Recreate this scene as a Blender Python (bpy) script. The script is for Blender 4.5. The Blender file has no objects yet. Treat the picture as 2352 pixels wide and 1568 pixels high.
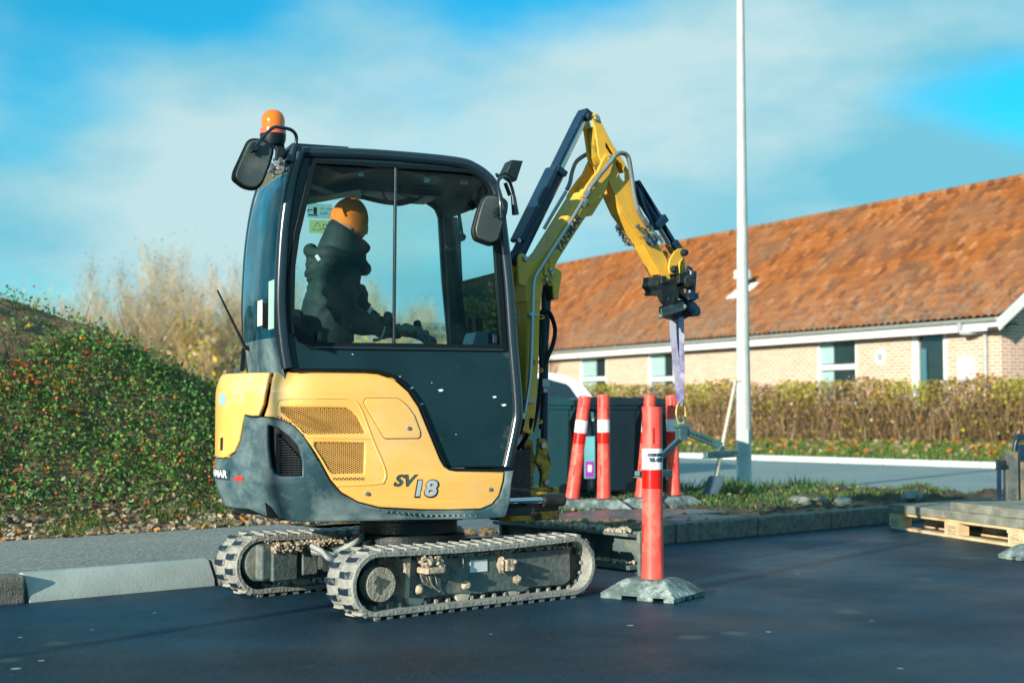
import bpy, bmesh, math, random
import numpy as np
from math import sin, cos, tan, atan, atan2, radians, sqrt, pi
from mathutils import Matrix, Vector
random.seed(7); rng = np.random.default_rng(7)
scn = bpy.context.scene
col = scn.collection
# ------------------------------------------------------------------ camera maths
F, HOR, CAM = 3267.0, 940.0, 1.03            # focal length and horizon in pixels of a 2352 px wide print
PITCH = atan((HOR-784)/F)
def ray(u, v):
    dx, dy = (u-1176)/F, (784-v)/F
    return (dx, cos(PITCH)-dy*sin(PITCH), sin(PITCH)+dy*cos(PITCH))
def G(u, v, z=0.0):
    d = ray(u, v); t = (z-CAM)/d[2]; return Vector((d[0]*t, d[1]*t, z))
def atY(u, v, Y):
    d = ray(u, v); t = Y/d[1]; return Vector((d[0]*t, Y, CAM+d[2]*t))
class Frame:
    def __init__(s, x, y, yaw, z=0.0):
        s.o = (x, y, z); s.a = radians(yaw); s.M = Matrix.Translation((x, y, z)) @ Matrix.Rotation(s.a, 4, 'Z')
    def at(s, u, v, c):                       # point of the frame's plane y = c seen at (u, v), in frame coordinates
        d = ray(u, v); n = (-sin(s.a), cos(s.a))
        t = (c + s.o[0]*n[0] + s.o[1]*n[1])/(d[0]*n[0]+d[1]*n[1])
        X, Y, Z = d[0]*t-s.o[0], d[1]*t-s.o[1], CAM+d[2]*t-s.o[2]
        return Vector((X*cos(s.a)+Y*sin(s.a), c, Z))
    def xz(s, pts, c):
        r = [s.at(u, v, c) for u, v in pts]; return [(p.x, p.z) for p in r]
WORLD = Frame(0, 0, 0)
# ------------------------------------------------------------------ materials
MATS = {}
def _unused(): pass
def mat(name, colr, rough=.6, metal=0, var=.12, vscale=6, dirt=None, bump=0, bscale=60, trans=0, spec=.5, emit=None, coat=0, sub=0, detail=6):
    if name in MATS: return MATS[name]
    m = bpy.data.materials.new(name); m.use_nodes = True; nt = m.node_tree; N = nt.nodes; L = nt.links
    b = N['Principled BSDF']; b.inputs['Roughness'].default_value = rough; b.inputs['Metallic'].default_value = metal
    b.inputs['Specular IOR Level'].default_value = spec
    if coat: b.inputs['Coat Weight'].default_value = coat; b.inputs['Coat Roughness'].default_value = .15
    if sub: b.inputs['Subsurface Weight'].default_value = sub; b.inputs['Subsurface Radius'].default_value = (.05, .03, .02)
    tc = N.new('ShaderNodeTexCoord')
    c4 = (*colr, 1)
    n = N.new('ShaderNodeTexNoise'); n.inputs['Scale'].default_value = vscale; n.inputs['Detail'].default_value = detail; L.new(tc.outputs['Object'], n.inputs['Vector'])
    r = N.new('ShaderNodeMapRange'); r.inputs['From Min'].default_value = .3; r.inputs['From Max'].default_value = .7
    r.inputs['To Min'].default_value = 1-var; r.inputs['To Max'].default_value = 1+var; L.new(n.outputs['Fac'], r.inputs['Value'])
    mx = N.new('ShaderNodeMix'); mx.data_type = 'RGBA'; mx.blend_type = 'MULTIPLY'; mx.inputs['Factor'].default_value = 1
    mx.inputs['A'].default_value = c4; L.new(r.outputs['Result'], mx.inputs['B']); out = mx.outputs['Result']
    if dirt:
        dcol, lo, hi, ds = dirt
        n2 = N.new('ShaderNodeTexNoise'); n2.inputs['Scale'].default_value = ds; n2.inputs['Detail'].default_value = 9; n2.inputs['Roughness'].default_value = .7
        L.new(tc.outputs['Object'], n2.inputs['Vector'])
        r2 = N.new('ShaderNodeMapRange'); r2.inputs['From Min'].default_value = lo; r2.inputs['From Max'].default_value = hi; L.new(n2.outputs['Fac'], r2.inputs['Value'])
        m2 = N.new('ShaderNodeMix'); m2.data_type = 'RGBA'; L.new(r2.outputs['Result'], m2.inputs['Factor']); L.new(out, m2.inputs['A']); m2.inputs['B'].default_value = (*dcol, 1)
        out = m2.outputs['Result']
        r3 = N.new('ShaderNodeMapRange'); r3.inputs['To Min'].default_value = rough; r3.inputs['To Max'].default_value = .85; L.new(r2.outputs['Result'], r3.inputs['Value']); L.new(r3.outputs['Result'], b.inputs['Roughness'])
    L.new(out, b.inputs['Base Color'])
    if bump:
        n3 = N.new('ShaderNodeTexNoise'); n3.inputs['Scale'].default_value = bscale; n3.inputs['Detail'].default_value = 5; L.new(tc.outputs['Object'], n3.inputs['Vector'])
        bp = N.new('ShaderNodeBump'); bp.inputs['Strength'].default_value = bump; bp.inputs['Distance'].default_value = .02; L.new(n3.outputs['Fac'], bp.inputs['Height']); L.new(bp.outputs['Normal'], b.inputs['Normal'])
    if trans: b.inputs['Transmission Weight'].default_value = trans
    MATS[name] = m; return m
def glassmat(name, tint, rough=.0, refl=.22, dust_or_sky=(.35,.42,.42), dlo=0, dhi=.03):
    if name in MATS: return MATS[name]
    m = bpy.data.materials.new(name); m.use_nodes = True; nt = m.node_tree; N = nt.nodes; L = nt.links
    for x in list(N): N.remove(x)
    o = N.new('ShaderNodeOutputMaterial'); t = N.new('ShaderNodeBsdfTransparent'); t.inputs['Color'].default_value = (*tint, 1)
    g = N.new('ShaderNodeBsdfGlossy'); g.inputs['Roughness'].default_value = rough; g.inputs['Color'].default_value = (refl, refl, refl, 1)
    fr = N.new('ShaderNodeFresnel'); fr.inputs['IOR'].default_value = 1.5
    mx = N.new('ShaderNodeMixShader'); L.new(fr.outputs[0], mx.inputs[0]); L.new(t.outputs[0], mx.inputs[1]); L.new(g.outputs[0], mx.inputs[2])
    # thin film: dusty on most panes, painted sky reflection on the rear one
    tc = N.new('ShaderNodeTexCoord'); n = N.new('ShaderNodeTexNoise'); n.inputs['Scale'].default_value = 5; n.inputs['Detail'].default_value = 8; L.new(tc.outputs['Object'], n.inputs['Vector'])
    r = N.new('ShaderNodeMapRange'); r.inputs['From Min'].default_value = .45; r.inputs['From Max'].default_value = .8; r.inputs['To Min'].default_value = dlo; r.inputs['To Max'].default_value = dhi; L.new(n.outputs['Fac'], r.inputs['Value'])
    df = N.new('ShaderNodeBsdfDiffuse'); df.inputs['Color'].default_value = (*dust_or_sky, 1)
    m2 = N.new('ShaderNodeMixShader'); L.new(r.outputs[0], m2.inputs[0]); L.new(mx.outputs[0], m2.inputs[1]); L.new(df.outputs[0], m2.inputs[2]); L.new(m2.outputs[0], o.inputs[0])
    MATS[name] = m; return m
# ------------------------------------------------------------------ mesh building
class MB:
    def __init__(s): s.v = []; s.f = []; s.m = []
    def add(s, verts, faces, mi=0):
        k = len(s.v); s.v += [tuple(p) for p in verts]; s.f += [tuple(i+k for i in f) for f in faces]; s.m += [mi]*len(faces); return s
    def box(s, c, size, rot=None, mi=0):
        c = Vector(c); h = [x/2 for x in size]; P = []
        for i in (-1, 1):
            for j in (-1, 1):
                for k in (-1, 1):
                    p = Vector((i*h[0], j*h[1], k*h[2]));
                    if rot is not None: p = rot @ p
                    P.append(c+p)
        return s.add(P, [(0,1,3,2),(4,6,7,5),(0,4,5,1),(2,3,7,6),(0,2,6,4),(1,5,7,3)], mi)
    def bar(s, p0, p1, w, h, mi=0, up=(0,0,1)):      # rectangular bar between two points
        p0, p1 = Vector(p0), Vector(p1); d = p1-p0; L = d.length; x = d/L; u = Vector(up)
        y = u.cross(x)
        if y.length < 1e-4: y = Vector((0,1,0)).cross(x)
        y.normalize(); z = x.cross(y)
        R = Matrix((x, y, z)).transposed()
        return s.box((p0+p1)/2, (L, w, h), R, mi)
    def tube(s, path, r, n=10, mi=0, cap=True):
        path = [Vector(p) for p in path]; rr = r if isinstance(r, (list, tuple)) else [r]*len(path)
        V = []; up = None
        for i, p in enumerate(path):
            d = (path[min(i+1, len(path)-1)]-path[max(i-1, 0)]).normalized()
            if up is None:
                up = Vector((0,0,1)) if abs(d.z) < .9 else Vector((1,0,0))
            a = up.cross(d)
            if a.length < 1e-5: a = Vector((0,1,0)).cross(d)
            a.normalize(); b = d.cross(a); up = b
            for k in range(n):
                t = 2*pi*k/n; V.append(p + (a*cos(t)+b*sin(t))*rr[i])
        Fc = [(i*n+k, i*n+(k+1) % n, (i+1)*n+(k+1) % n, (i+1)*n+k) for i in range(len(path)-1) for k in range(n)]
        if cap: Fc += [tuple(range(n))[::-1], tuple((len(path)-1)*n+k for k in range(n))]
        return s.add(V, Fc, mi)
    def lathe(s, prof, c=(0,0,0), R=None, n=24, mi=0):
        V = []; c = Vector(c)
        for r, z in prof:
            for k in range(n):
                p = Vector((r*cos(2*pi*k/n), r*sin(2*pi*k/n), z))
                V.append(c+(R @ p if R is not None else p))
        Fc = [(i*n+k, i*n+(k+1) % n, (i+1)*n+(k+1) % n, (i+1)*n+k) for i in range(len(prof)-1) for k in range(n)]
        Fc += [tuple(range(n))[::-1], tuple((len(prof)-1)*n+k for k in range(n))]
        return s.add(V, Fc, mi)
    def prism(s, poly, y0, y1, mi=0):                # polygon in xz, extruded along y
        n = len(poly); V = [(x, y0, z) for x, z in poly]+[(x, y1, z) for x, z in poly]
        return s.add(V, [tuple(range(n)), tuple(range(n, 2*n))[::-1]]+[(i, i+n, (i+1) % n+n, (i+1) % n) for i in range(n)], mi)
    def prismz(s, poly, z0, z1, mi=0):               # polygon in xy, extruded along z
        n = len(poly); V = [(x, y, z0) for x, y in poly]+[(x, y, z1) for x, y in poly]
        return s.add(V, [tuple(range(n))[::-1], tuple(range(n, 2*n))]+[(i, (i+1) % n, (i+1) % n+n, i+n) for i in range(n)], mi)
    def ico(s, c, r, sub=2, mi=0, rough=0, sc=(1,1,1), rot=None):
        bm = bmesh.new(); bmesh.ops.create_icosphere(bm, subdivisions=sub, radius=1); V = []
        ph = [random.uniform(0, 6) for _ in range(6)]
        for v in bm.verts:
            p = v.co
            k = 1+rough*(sin(p.x*4+ph[0])*cos(p.y*5+ph[1])+.6*sin(p.z*7+ph[2]+p.x*6)+.4*sin(11*p.y+ph[3])*sin(9*p.z+ph[4]))
            q = Vector((p.x*sc[0], p.y*sc[1], p.z*sc[2]))*r*k
            if rot is not None: q = rot @ q
            V.append(Vector(c)+q)
        Fc = [tuple(v.index for v in f.verts) for f in bm.faces]; bm.free(); return s.add(V, Fc, mi)
    def xf(s, M): s.v = [tuple(M @ Vector(p)) for p in s.v]; return s
    def build(s, name, mats, parent=None, frame=None, smooth=35, bevel=0, seg=2):
        me = bpy.data.meshes.new(name); me.from_pydata(s.v, [], s.f)
        return finish(me, name, mats, parent, frame, smooth, bevel, seg, s.m)
MW = {}
def finish(me, name, mats, parent, frame, smooth=35, bevel=0, seg=2, mi=None):
    mats = mats if isinstance(mats, (list, tuple)) else [mats]
    for m in mats: me.materials.append(m)
    if mi is not None and len(mats) > 1: me.polygons.foreach_set('material_index', mi)
    bm = bmesh.new(); bm.from_mesh(me); bmesh.ops.recalc_face_normals(bm, faces=bm.faces); bm.to_mesh(me); bm.free()
    if smooth:
        me.polygons.foreach_set('use_smooth', [True]*len(me.polygons)); me.set_sharp_from_angle(angle=radians(smooth))
    o = bpy.data.objects.new(name, me); col.objects.link(o)
    M = frame.M if isinstance(frame, Frame) else (frame if frame is not None else (MW[parent.name] if parent else Matrix()))
    MW[o.name] = M.copy()
    if parent: o.parent = parent; o.matrix_basis = MW[parent.name].inverted() @ M
    else: o.matrix_basis = M
    if bevel:
        b = o.modifiers.new('bevel', 'BEVEL'); b.width = bevel; b.segments = seg; b.limit_method = 'ANGLE'; b.angle_limit = radians(40); b.harden_normals = True
    return o
def tag(o, label=None, cat=None, group=None, kind=None):
    if label: o['label'] = label
    if cat: o['category'] = cat
    if group: o['group'] = group
    if kind: o['kind'] = kind
    return o
def thing(name, label, cat, M, group=None):
    o = bpy.data.objects.new(name, None); o.empty_display_size = .2; col.objects.link(o)
    M = M.M if isinstance(M, Frame) else M
    o.matrix_basis = M; MW[o.name] = M.copy(); return tag(o, label, cat, group)
def copy_tree(o, parent=None, M=None, label=None):
    c = o.copy(); col.objects.link(c)
    if parent: c.parent = parent
    if M is not None: c.matrix_basis = M; MW[c.name] = M.copy()
    if label: c['label'] = label
    for ch in o.children: copy_tree(ch, c)
    return c
def from_obj(tmp):
    dg = bpy.context.evaluated_depsgraph_get(); dg.update(); e = tmp.evaluated_get(dg)
    me = bpy.data.meshes.new_from_object(e); return me
def plate(outline, holes=(), thick=.02, bevel=.0, res=2):     # flat plate with holes; local x,y = outline, z = thickness (centred)
    cu = bpy.data.curves.new('tmp', 'CURVE'); cu.dimensions = '2D'; cu.fill_mode = 'BOTH'; cu.extrude = max(thick/2-bevel, 0); cu.bevel_depth = bevel; cu.bevel_resolution = res
    cu.offset = -bevel if bevel else 0
    for poly in [outline]+list(holes):
        sp = cu.splines.new('POLY'); sp.points.add(len(poly)-1); sp.use_cyclic_u = True
        for p, q in zip(sp.points, poly): p.co = (q[0], q[1], 0, 1)
    o = bpy.data.objects.new('tmp', cu); col.objects.link(o); me = from_obj(o)
    bpy.data.objects.remove(o); bpy.data.curves.remove(cu); return me
def textmesh(s, size=1, shear=0, offset=0, extrude=.0, space=1.0, align='LEFT'):
    cu = bpy.data.curves.new('tmp', 'FONT'); cu.body = s; cu.size = size; cu.shear = shear; cu.offset = offset; cu.extrude = extrude; cu.space_character = space; cu.align_x = align
    cu.resolution_u = 4
    o = bpy.data.objects.new('tmp', cu); col.objects.link(o); me = from_obj(o)
    bpy.data.objects.remove(o); bpy.data.curves.remove(cu); return me
def mesh_map(me, fn):
    for v in me.vertices: v.co = Vector(fn(v.co))
    return me
def cut(me, xs=(), ys=()):
    bm = bmesh.new(); bm.from_mesh(me); bmesh.ops.remove_doubles(bm, verts=bm.verts, dist=1e-5)
    for x in xs: bmesh.ops.bisect_plane(bm, geom=bm.verts[:]+bm.edges[:]+bm.faces[:], plane_co=(x,0,0), plane_no=(1,0,0))
    for y in ys: bmesh.ops.bisect_plane(bm, geom=bm.verts[:]+bm.edges[:]+bm.faces[:], plane_co=(0,y,0), plane_no=(0,1,0))
    bm.to_mesh(me); bm.free(); return me
def fillet(pts, r, n=4, idx=None):
    out = []; N = len(pts)
    for i, p in enumerate(pts):
        if idx is not None and i not in idx: out.append(tuple(p)); continue
        p = Vector(p).to_2d(); a = Vector(pts[i-1]).to_2d()-p; b = Vector(pts[(i+1) % N]).to_2d()-p
        k = min(r, a.length*.45, b.length*.45); A = p+a.normalized()*k; B = p+b.normalized()*k
        for j in range(n+1):
            t = j/n; q = A*(1-t)**2+p*2*t*(1-t)+B*t*t; out.append((q.x, q.y))
    return out
def smoothp(pts, n=6, closed=False):                # Catmull-Rom through points (any dimension)
    P = [Vector(p) for p in pts]; N = len(P); out = []
    rngi = range(N) if closed else range(N-1)
    for i in rngi:
        if closed: p0, p1, p2, p3 = P[i-1], P[i], P[(i+1) % N], P[(i+2) % N]
        else: p0, p1, p2, p3 = P[max(i-1, 0)], P[i], P[i+1], P[min(i+2, N-1)]
        for j in range(n):
            t = j/n
            out.append(.5*((2*p1)+(p2-p0)*t+(2*p0-5*p1+4*p2-p3)*t*t+(3*p1-p0-3*p2+p3)*t**3))
    if not closed: out.append(P[-1])
    return out
def fplate(name, frame, poly, c, thick, m, parent, holes=(), bevel=.0, smooth=35):   # plate in a frame's xz plane, its near face at y = c
    me = plate(poly, holes, thick, bevel)
    mesh_map(me, lambda p: (p.x, c+thick/2-p.z, p.y)); return finish(me, name, m, parent, frame, smooth)
def ftext(name, s, frame, a, b, c, hgt, m, parent, shear=0, offset=0, space=1.0):       # text along a->b (frame x,z) on plane y=c, in front (towards -y)
    me = textmesh(s, 1, shear, offset, 0, space); xs = [v.co.x for v in me.vertices]; x0, x1 = min(xs), max(xs)
    A, B = Vector((a[0], a[1])), Vector((b[0], b[1])); L = (B-A).length; e = (B-A)/L; n = Vector((-e.y, e.x)); k = L/(x1-x0); kh = hgt/.7
    def fn(p):
        q = A+e*(p.x-x0)*k+n*p.y*kh; return (q.x, c, q.y)
    mesh_map(me, fn); o = finish(me, name, m, parent, frame, 0); return o
def quads_mesh(name, V, nq, mi, mats, parent=None, frame=None):        # fast: V is (nq*4,3)
    me = bpy.data.meshes.new(name); me.vertices.add(len(V)); me.vertices.foreach_set('co', V.astype(np.float32).ravel())
    me.loops.add(nq*4); me.loops.foreach_set('vertex_index', np.arange(nq*4, dtype=np.int32))
    me.polygons.add(nq); me.polygons.foreach_set('loop_start', np.arange(0, nq*4, 4, dtype=np.int32))
    try: me.polygons.foreach_set('loop_total', np.full(nq, 4, dtype=np.int32))
    except Exception: pass
    for m in mats: me.materials.append(m)
    me.polygons.foreach_set('material_index', mi.astype(np.int32)); me.update(calc_edges=True); me.validate()
    o = bpy.data.objects.new(name, me); col.objects.link(o)
    M = frame.M if isinstance(frame, Frame) else (MW[parent.name] if parent else Matrix()); MW[o.name] = M
    if parent: o.parent = parent; o.matrix_basis = MW[parent.name].inverted() @ M
    else: o.matrix_basis = M
    return o
def leaf_quads(P, size, flat=.0, aspect=.6):         # random leaf quads (slightly pointed) at points P (n,3); size array
    n = len(P); a = rng.normal(size=(n,3)); a[:,2] *= (1-flat); a /= np.linalg.norm(a, axis=1)[:,None]
    b = rng.normal(size=(n,3)); b[:,2] *= (1-flat); b -= (a*b).sum(1)[:,None]*a; b /= np.linalg.norm(b, axis=1)[:,None]
    s = size[:,None]
    V = np.stack([P-a*s*.5, P+b*s*.5*aspect-a*s*.05, P+a*s*.5, P-b*s*.5*aspect-a*s*.05], 1).reshape(-1,3); return V
# ------------------------------------------------------------------ palette
M_hood = mat('yellow_hood_plastic', (.84, .46, .115), .35, var=.04, vscale=3, dirt=((.66,.50,.28), .52, .80, 2.2), coat=.3, bump=.02, bscale=12)
M_yel = mat('yellow_boom_paint', (.72, .41, .045), .42, var=.12, vscale=7, dirt=((.16,.10,.03), .62, .74, 9), bump=.05, bscale=25)
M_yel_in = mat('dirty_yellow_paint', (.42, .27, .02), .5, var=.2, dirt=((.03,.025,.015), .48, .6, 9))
M_skirt = mat('black_skirt_plastic', (.028, .070, .088), .42, spec=.35, var=.3, vscale=2, dirt=((.24,.32,.32), .44, .80, 3.5), bump=.06, bscale=40)
M_cab = mat('dark_cab_paint', (.007, .026, .035), .34, var=.25, vscale=3, dirt=((.10,.13,.13), .60, .85, 5), spec=.3, coat=.1)
M_cabtube = mat('dark_gloss_tube', (.010, .022, .034), .25, var=.1, coat=.35)
M_black = mat('black_rubber', (.004, .008, .010), .5, var=.2, spec=.25)
M_blackp = mat('black_plastic', (.009, .017, .020), .42, var=.15, bump=.05, bscale=200, spec=.35)
M_mirr = mat('weathered_mirror_shell', (.045,.062,.06), .38, var=.25, vscale=4, dirt=((.12,.14,.13), .5, .8, 5), bump=.05, bscale=150)
M_dark = mat('dark_steel', (.016, .024, .028), .45, metal=.3, var=.3, dirt=((.09,.075,.05), .5, .8, 12), bump=.2, bscale=60)
M_navy = mat('blue_black_steel', (.007, .028, .06), .35, spec=.4, var=.2, dirt=((.06,.08,.08), .6, .8, 12))
M_chrome = mat('chrome_rod', (.6, .62, .65), .12, metal=1, var=.05)
M_steel = mat('grey_steel', (.35, .38, .38), .35, metal=.8, var=.1)
M_hose = mat('grey_hose', (.15, .17, .17), .45, var=.15, dirt=((.3,.3,.26), .5, .8, 20))
M_mud = mat('dried_mud', (.40, .34, .25), .9, var=.3, vscale=14, bump=.8, bscale=50)
M_track = mat('dusty_track_rubber', (.29, .30, .27), .8, var=.2, vscale=12, dirt=((.17,.18,.17), .50, .70, 9), bump=.5, bscale=60)
M_lug = mat('worn_lug_rubber', (.010, .022, .04), .4, var=.3, dirt=((.25,.25,.22), .60, .70, 14))
M_frame = mat('muddy_track_frame', (.075, .115, .115), .55, var=.3, dirt=((.26,.26,.21), .46, .78, 7), bump=.25, bscale=50)
M_white = mat('white_label', (.75, .77, .75), .5, var=.06)
M_txt_dark = mat('dark_blue_lettering', (.02, .05, .09), .5)
M_txt_blk = mat('black_lettering', (.01, .01, .012), .6)
M_txt_sil = mat('silver_lettering', (.55, .62, .66), .3, metal=.4)
M_red = mat('red_marker', (.5, .03, .02), .5)
M_olive = mat('olive_seal', (.10, .09, .05), .7)
M_pole = mat('galvanised_post', (.50, .54, .52), .5, metal=.15, var=.12, vscale=4, dirt=((.3,.33,.3), .55, .8, 6), bump=.05)
G_cab = glassmat('teal_cab_glass', (.89, .985, .985))
G_rear = glassmat('teal_rear_glass', (.85, .97, 1.0), dust_or_sky=(.02,.30,.50), dlo=.06, dhi=.34, refl=.9)  # blue film paints a sky reflection over the smeared rear pane
G_house = mat('dark_window_glass', (.015, .03, .035), .06, spec=.9)
# ------------------------------------------------------------------ setting
SUN_AZ, SUN_EL = radians(36.5), radians(14.5)      # light travels towards (sin az, cos az)
FK = Frame(-2.695, 7.544, 41.5)                    # x along the kerb, y across it away from the camera
def K(a, b, z=0): p = FK.M @ Vector((a, b, z)); return p
def ka(u, v, z=0): p = FK.M.inverted() @ G(u, v, z); return p.x
def nodes_mat(name):
    m = bpy.data.materials.new(name); m.use_nodes = True; MATS[name] = m; return m, m.node_tree.nodes, m.node_tree.links
def asphalt(name, base, light, rough, speck=.5, bump=.5, stain=(.10,.12,.12)):
    m, N, L = nodes_mat(name); b = N['Principled BSDF']; tc = N.new('ShaderNodeTexCoord')
    def noise(s, d=4, ro=.6):
        n = N.new('ShaderNodeTexNoise'); n.inputs['Scale'].default_value = s; n.inputs['Detail'].default_value = d; n.inputs['Roughness'].default_value = ro; L.new(tc.outputs['Object'], n.inputs['Vector']); return n.outputs['Fac']
    def mr(x, a, c, lo=0, hi=1):
        r = N.new('ShaderNodeMapRange'); r.inputs['From Min'].default_value = a; r.inputs['From Max'].default_value = c; r.inputs['To Min'].default_value = lo; r.inputs['To Max'].default_value = hi; L.new(x, r.inputs['Value']); return r.outputs[0]
    def mix(f, A, B):
        x = N.new('ShaderNodeMix'); x.data_type = 'RGBA'; L.new(f, x.inputs['Factor'])
        for s, q in (('A', A), ('B', B)):
            if isinstance(q, tuple): x.inputs[s].default_value = (*q, 1)
            else: L.new(q, x.inputs[s])
        return x.outputs['Result']
    c = mix(mr(noise(.55, 6), .38, .62), base, light)
    c = mix(mr(noise(48, 6, .8), .50, .60, 0, .85), c, tuple(min(1, x*2.6+.03) for x in base))
    v = N.new('ShaderNodeTexVoronoi'); v.inputs['Scale'].default_value = 9; L.new(tc.outputs['Object'], v.inputs['Vector'])
    v.inputs['Scale'].default_value = 6
    sx = N.new('ShaderNodeSeparateColor'); L.new(v.outputs['Color'], sx.inputs[0])
    sz_ = mr(sx.outputs[1], 0, 1, .035, .10*speck+.03); df = N.new('ShaderNodeMath'); df.operation = 'SUBTRACT'; L.new(sz_, df.inputs[0]); L.new(v.outputs['Distance'], df.inputs[1])
    pk = mr(sx.outputs[0], .84, .86); ml_ = N.new('ShaderNodeMath'); ml_.operation = 'MULTIPLY'; L.new(mr(df.outputs[0], 0, .02), ml_.inputs[0]); L.new(pk, ml_.inputs[1]); sp = ml_.outputs[0]
    c = mix(sp, c, (.38,.38,.33))
    v2 = N.new('ShaderNodeTexVoronoi'); v2.inputs['Scale'].default_value = 1.5; L.new(tc.outputs['Object'], v2.inputs['Vector'])
    c = mix(mr(v2.outputs['Distance'], .13, .05, 0, .55*speck), c, stain)
    b.inputs['Specular IOR Level'].default_value = .17
    L.new(c, b.inputs['Base Color'])
    L.new(mr(noise(.7, 4), .35, .7, rough-.14, rough+.14), b.inputs['Roughness'])
    bp = N.new('ShaderNodeBump'); bp.inputs['Strength'].default_value = bump; bp.inputs['Distance'].default_value = .006; L.new(noise(230, 3), bp.inputs['Height']); L.new(bp.outputs[0], b.inputs['Normal'])
    return m
M_asph = asphalt('fresh_asphalt', (.004,.015,.025), (.001,.046,.088), .48, speck=1.0, bump=.8)
M_asph2 = asphalt('old_asphalt', (.17,.23,.235), (.21,.27,.265), .7, speck=.3, bump=.3)
M_pave = asphalt('rough_pavement', (.19,.21,.195), (.25,.265,.24), .8, speck=.2, bump=1)
M_slab = mat('wet_concrete_slab', (.09,.105,.11), .4, var=.3, vscale=5, dirt=((.17,.17,.14), .5, .75, 5), bump=.3, bscale=60)
M_kerb = mat('granite_kerb', (.15,.155,.14), .8, var=.45, vscale=20, dirt=((.08,.08,.06), .5, .75, 9), bump=.5, bscale=90)
M_kerb2 = mat('smooth_kerb_concrete', (.36,.42,.40), .6, var=.15, vscale=4, bump=.1)
M_kerb3 = mat('white_kerb', (.52,.56,.54), .7, var=.1)
M_soil = mat('brown_soil', (.17,.115,.06), .95, var=.4, vscale=9, bump=1, bscale=30)
M_soilw = mat('pale_clods', (.30,.26,.19), .95, var=.35, vscale=9, bump=.8, bscale=30)
M_grass = mat('grass_ground', (.07,.10,.03), .9, var=.4, vscale=4, dirt=((.17,.12,.06), .5, .7, 3))
def sheet(name, pts, z, m, frame=WORLD):
    me = bpy.data.meshes.new(name); me.from_pydata([(x, y, z) for x, y in pts], [], [tuple(range(len(pts)))])
    return tag(finish(me, name, m, None, frame, 0), kind='structure')
sheet('ground', [(-400,-60), (400,-60), (400,600), (-400,600)], -.03, M_grass)
sheet('road', [(-60,-50), (70,-50), (70,.02), (-60,.02)], 0, M_asph, FK)
KA, KD = Vector((3.57, 30.4)), Vector((.667,-.745))
p1, p2 = KA-KD*45, KA+KD*16
kk = [K(11.5, .02), K(3, .02)]
sheet('side_road', [tuple(p1), tuple(p2), (kk[0].x, kk[0].y), (kk[1].x, kk[1].y), (-16, 22)], .004, M_asph2)
# kerb along the road: granite stones, one smooth pale transition piece
mb = MB(); aL, aR = ka(65,1383), ka(490,1343)
x = aL-.012
while x > -7: mb.box((x-.5, .075, .07), (.985, .15, .16)); x -= 1.0
x = aR+.012
while x < 10: mb.box((x+.5, .075, .07), (.985, .15, .16)); x += 1.0
tag(mb.build('kerb', M_kerb, None, FK, bevel=.018), kind='structure')
mb = MB(); n = 10
for i in range(3):
    x0 = aL+(aR-aL)*i/3+.004; x1 = aL+(aR-aL)*(i+1)/3-(.004 if i == 2 else -.004)
V = []
mb.add([(aL,0,-.02),(aL,.012,.04),(aL,.085,.145),(aL,.15,.15),(aL,.15,-.02),(aR,0,-.02),(aR,.012,.04),(aR,.085,.145),(aR,.15,.15),(aR,.15,-.02)],
       [(0,1,2,3,4),(9,8,7,6,5),(0,5,6,1),(1,6,7,2),(2,7,8,3),(3,8,9,4),(4,9,5,0)])
tag(mb.build('ramped_kerb', M_kerb2, None, FK, bevel=.008), kind='structure')
# pavement
mb = MB(); mb.box((-3.4, 1.13, .035), (8.9+4, 1.95, .21)); tag(mb.build('pavement', M_pave, None, FK), kind='structure')
mb = MB(); mb.box((4.95, .89, .03), (3.8, 1.47, .18)); tag(mb.build('slab_bed', M_soil, None, FK), kind='structure')
mb = MB()
for i in range(4):
    for j in range(3):
        mb.box((3.5+i*.8+(.4 if j == 1 else 0), .39+j*.475, .10+random.uniform(-.006,.006)), (.785, .46, .085), Matrix.Rotation(random.uniform(-.012,.012),3,'X') @ Matrix.Rotation(random.uniform(-.008,.008),3,'Y'))
tag(mb.build('paving_slabs', M_slab, None, FK, bevel=.008), kind='structure')
# dirt scattered on the pavement and beside the dozer blade
mb = MB()
for i in range(70):
    a = random.uniform(3.0, 9); b = random.gauss(.5, .5); b = min(max(b, .1), 2.0); r = random.uniform(.01,.035)
    mb.ico((a, b, .145), r, 1, 0, .25, (1.3,1,.5))
for i in range(260):
    a = random.gauss(4.35, .5); b = random.gauss(.32, .16); r = random.uniform(.015,.045)
    mb.ico((a, b, .14+random.random()*.05*math.exp(-((a-4.35)/.4)**2)), r, 1, 0, .25, (1.2,1,.7))
tag(mb.build('loose_soil', M_soil, None, FK), kind='stuff')
# ------- shrub-covered mound
def fbm(x, y, s=0):
    return (np.sin(x*1.7+s)*np.cos(y*2.1+s*2)+.5*np.sin(x*4.3+1.3*y+s)*np.cos(y*5.1-x+s)+.25*np.sin(9.7*x+s+y*3)*np.cos(8.9*y+2*s))
AH = np.array([-14,-3,1,2,3,3.55,4,4.5,5,6,7.5,9]); HH = np.array([2.10,2.15,2.10,1.98,1.83,1.55,1.26,.95,.62,.2,.02,0])
def mound_h(a, b):
    H = np.interp(a, AH, HH); t = np.clip((b-2.25)/3.0, 0, 1); s = t*t*(3-2*t)*.55+t*.45
    back = np.clip((9.5-b)/3.0, 0, 1); back = back*back*(3-2*back)
    return .12+(H-.12).clip(0)*s*back+fbm(a*1.2, b*1.2, 1)*.06*t*(H>.2)
na, nb = 260, 120
A, B = np.meshgrid(np.linspace(-12, 9, na), np.linspace(2.0, 10, nb), indexing='ij')
Z = mound_h(A, B)+ (fbm(A*7, B*7, 3)*.02+rng.normal(size=A.shape)*.012)*(B>2.1)
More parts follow.
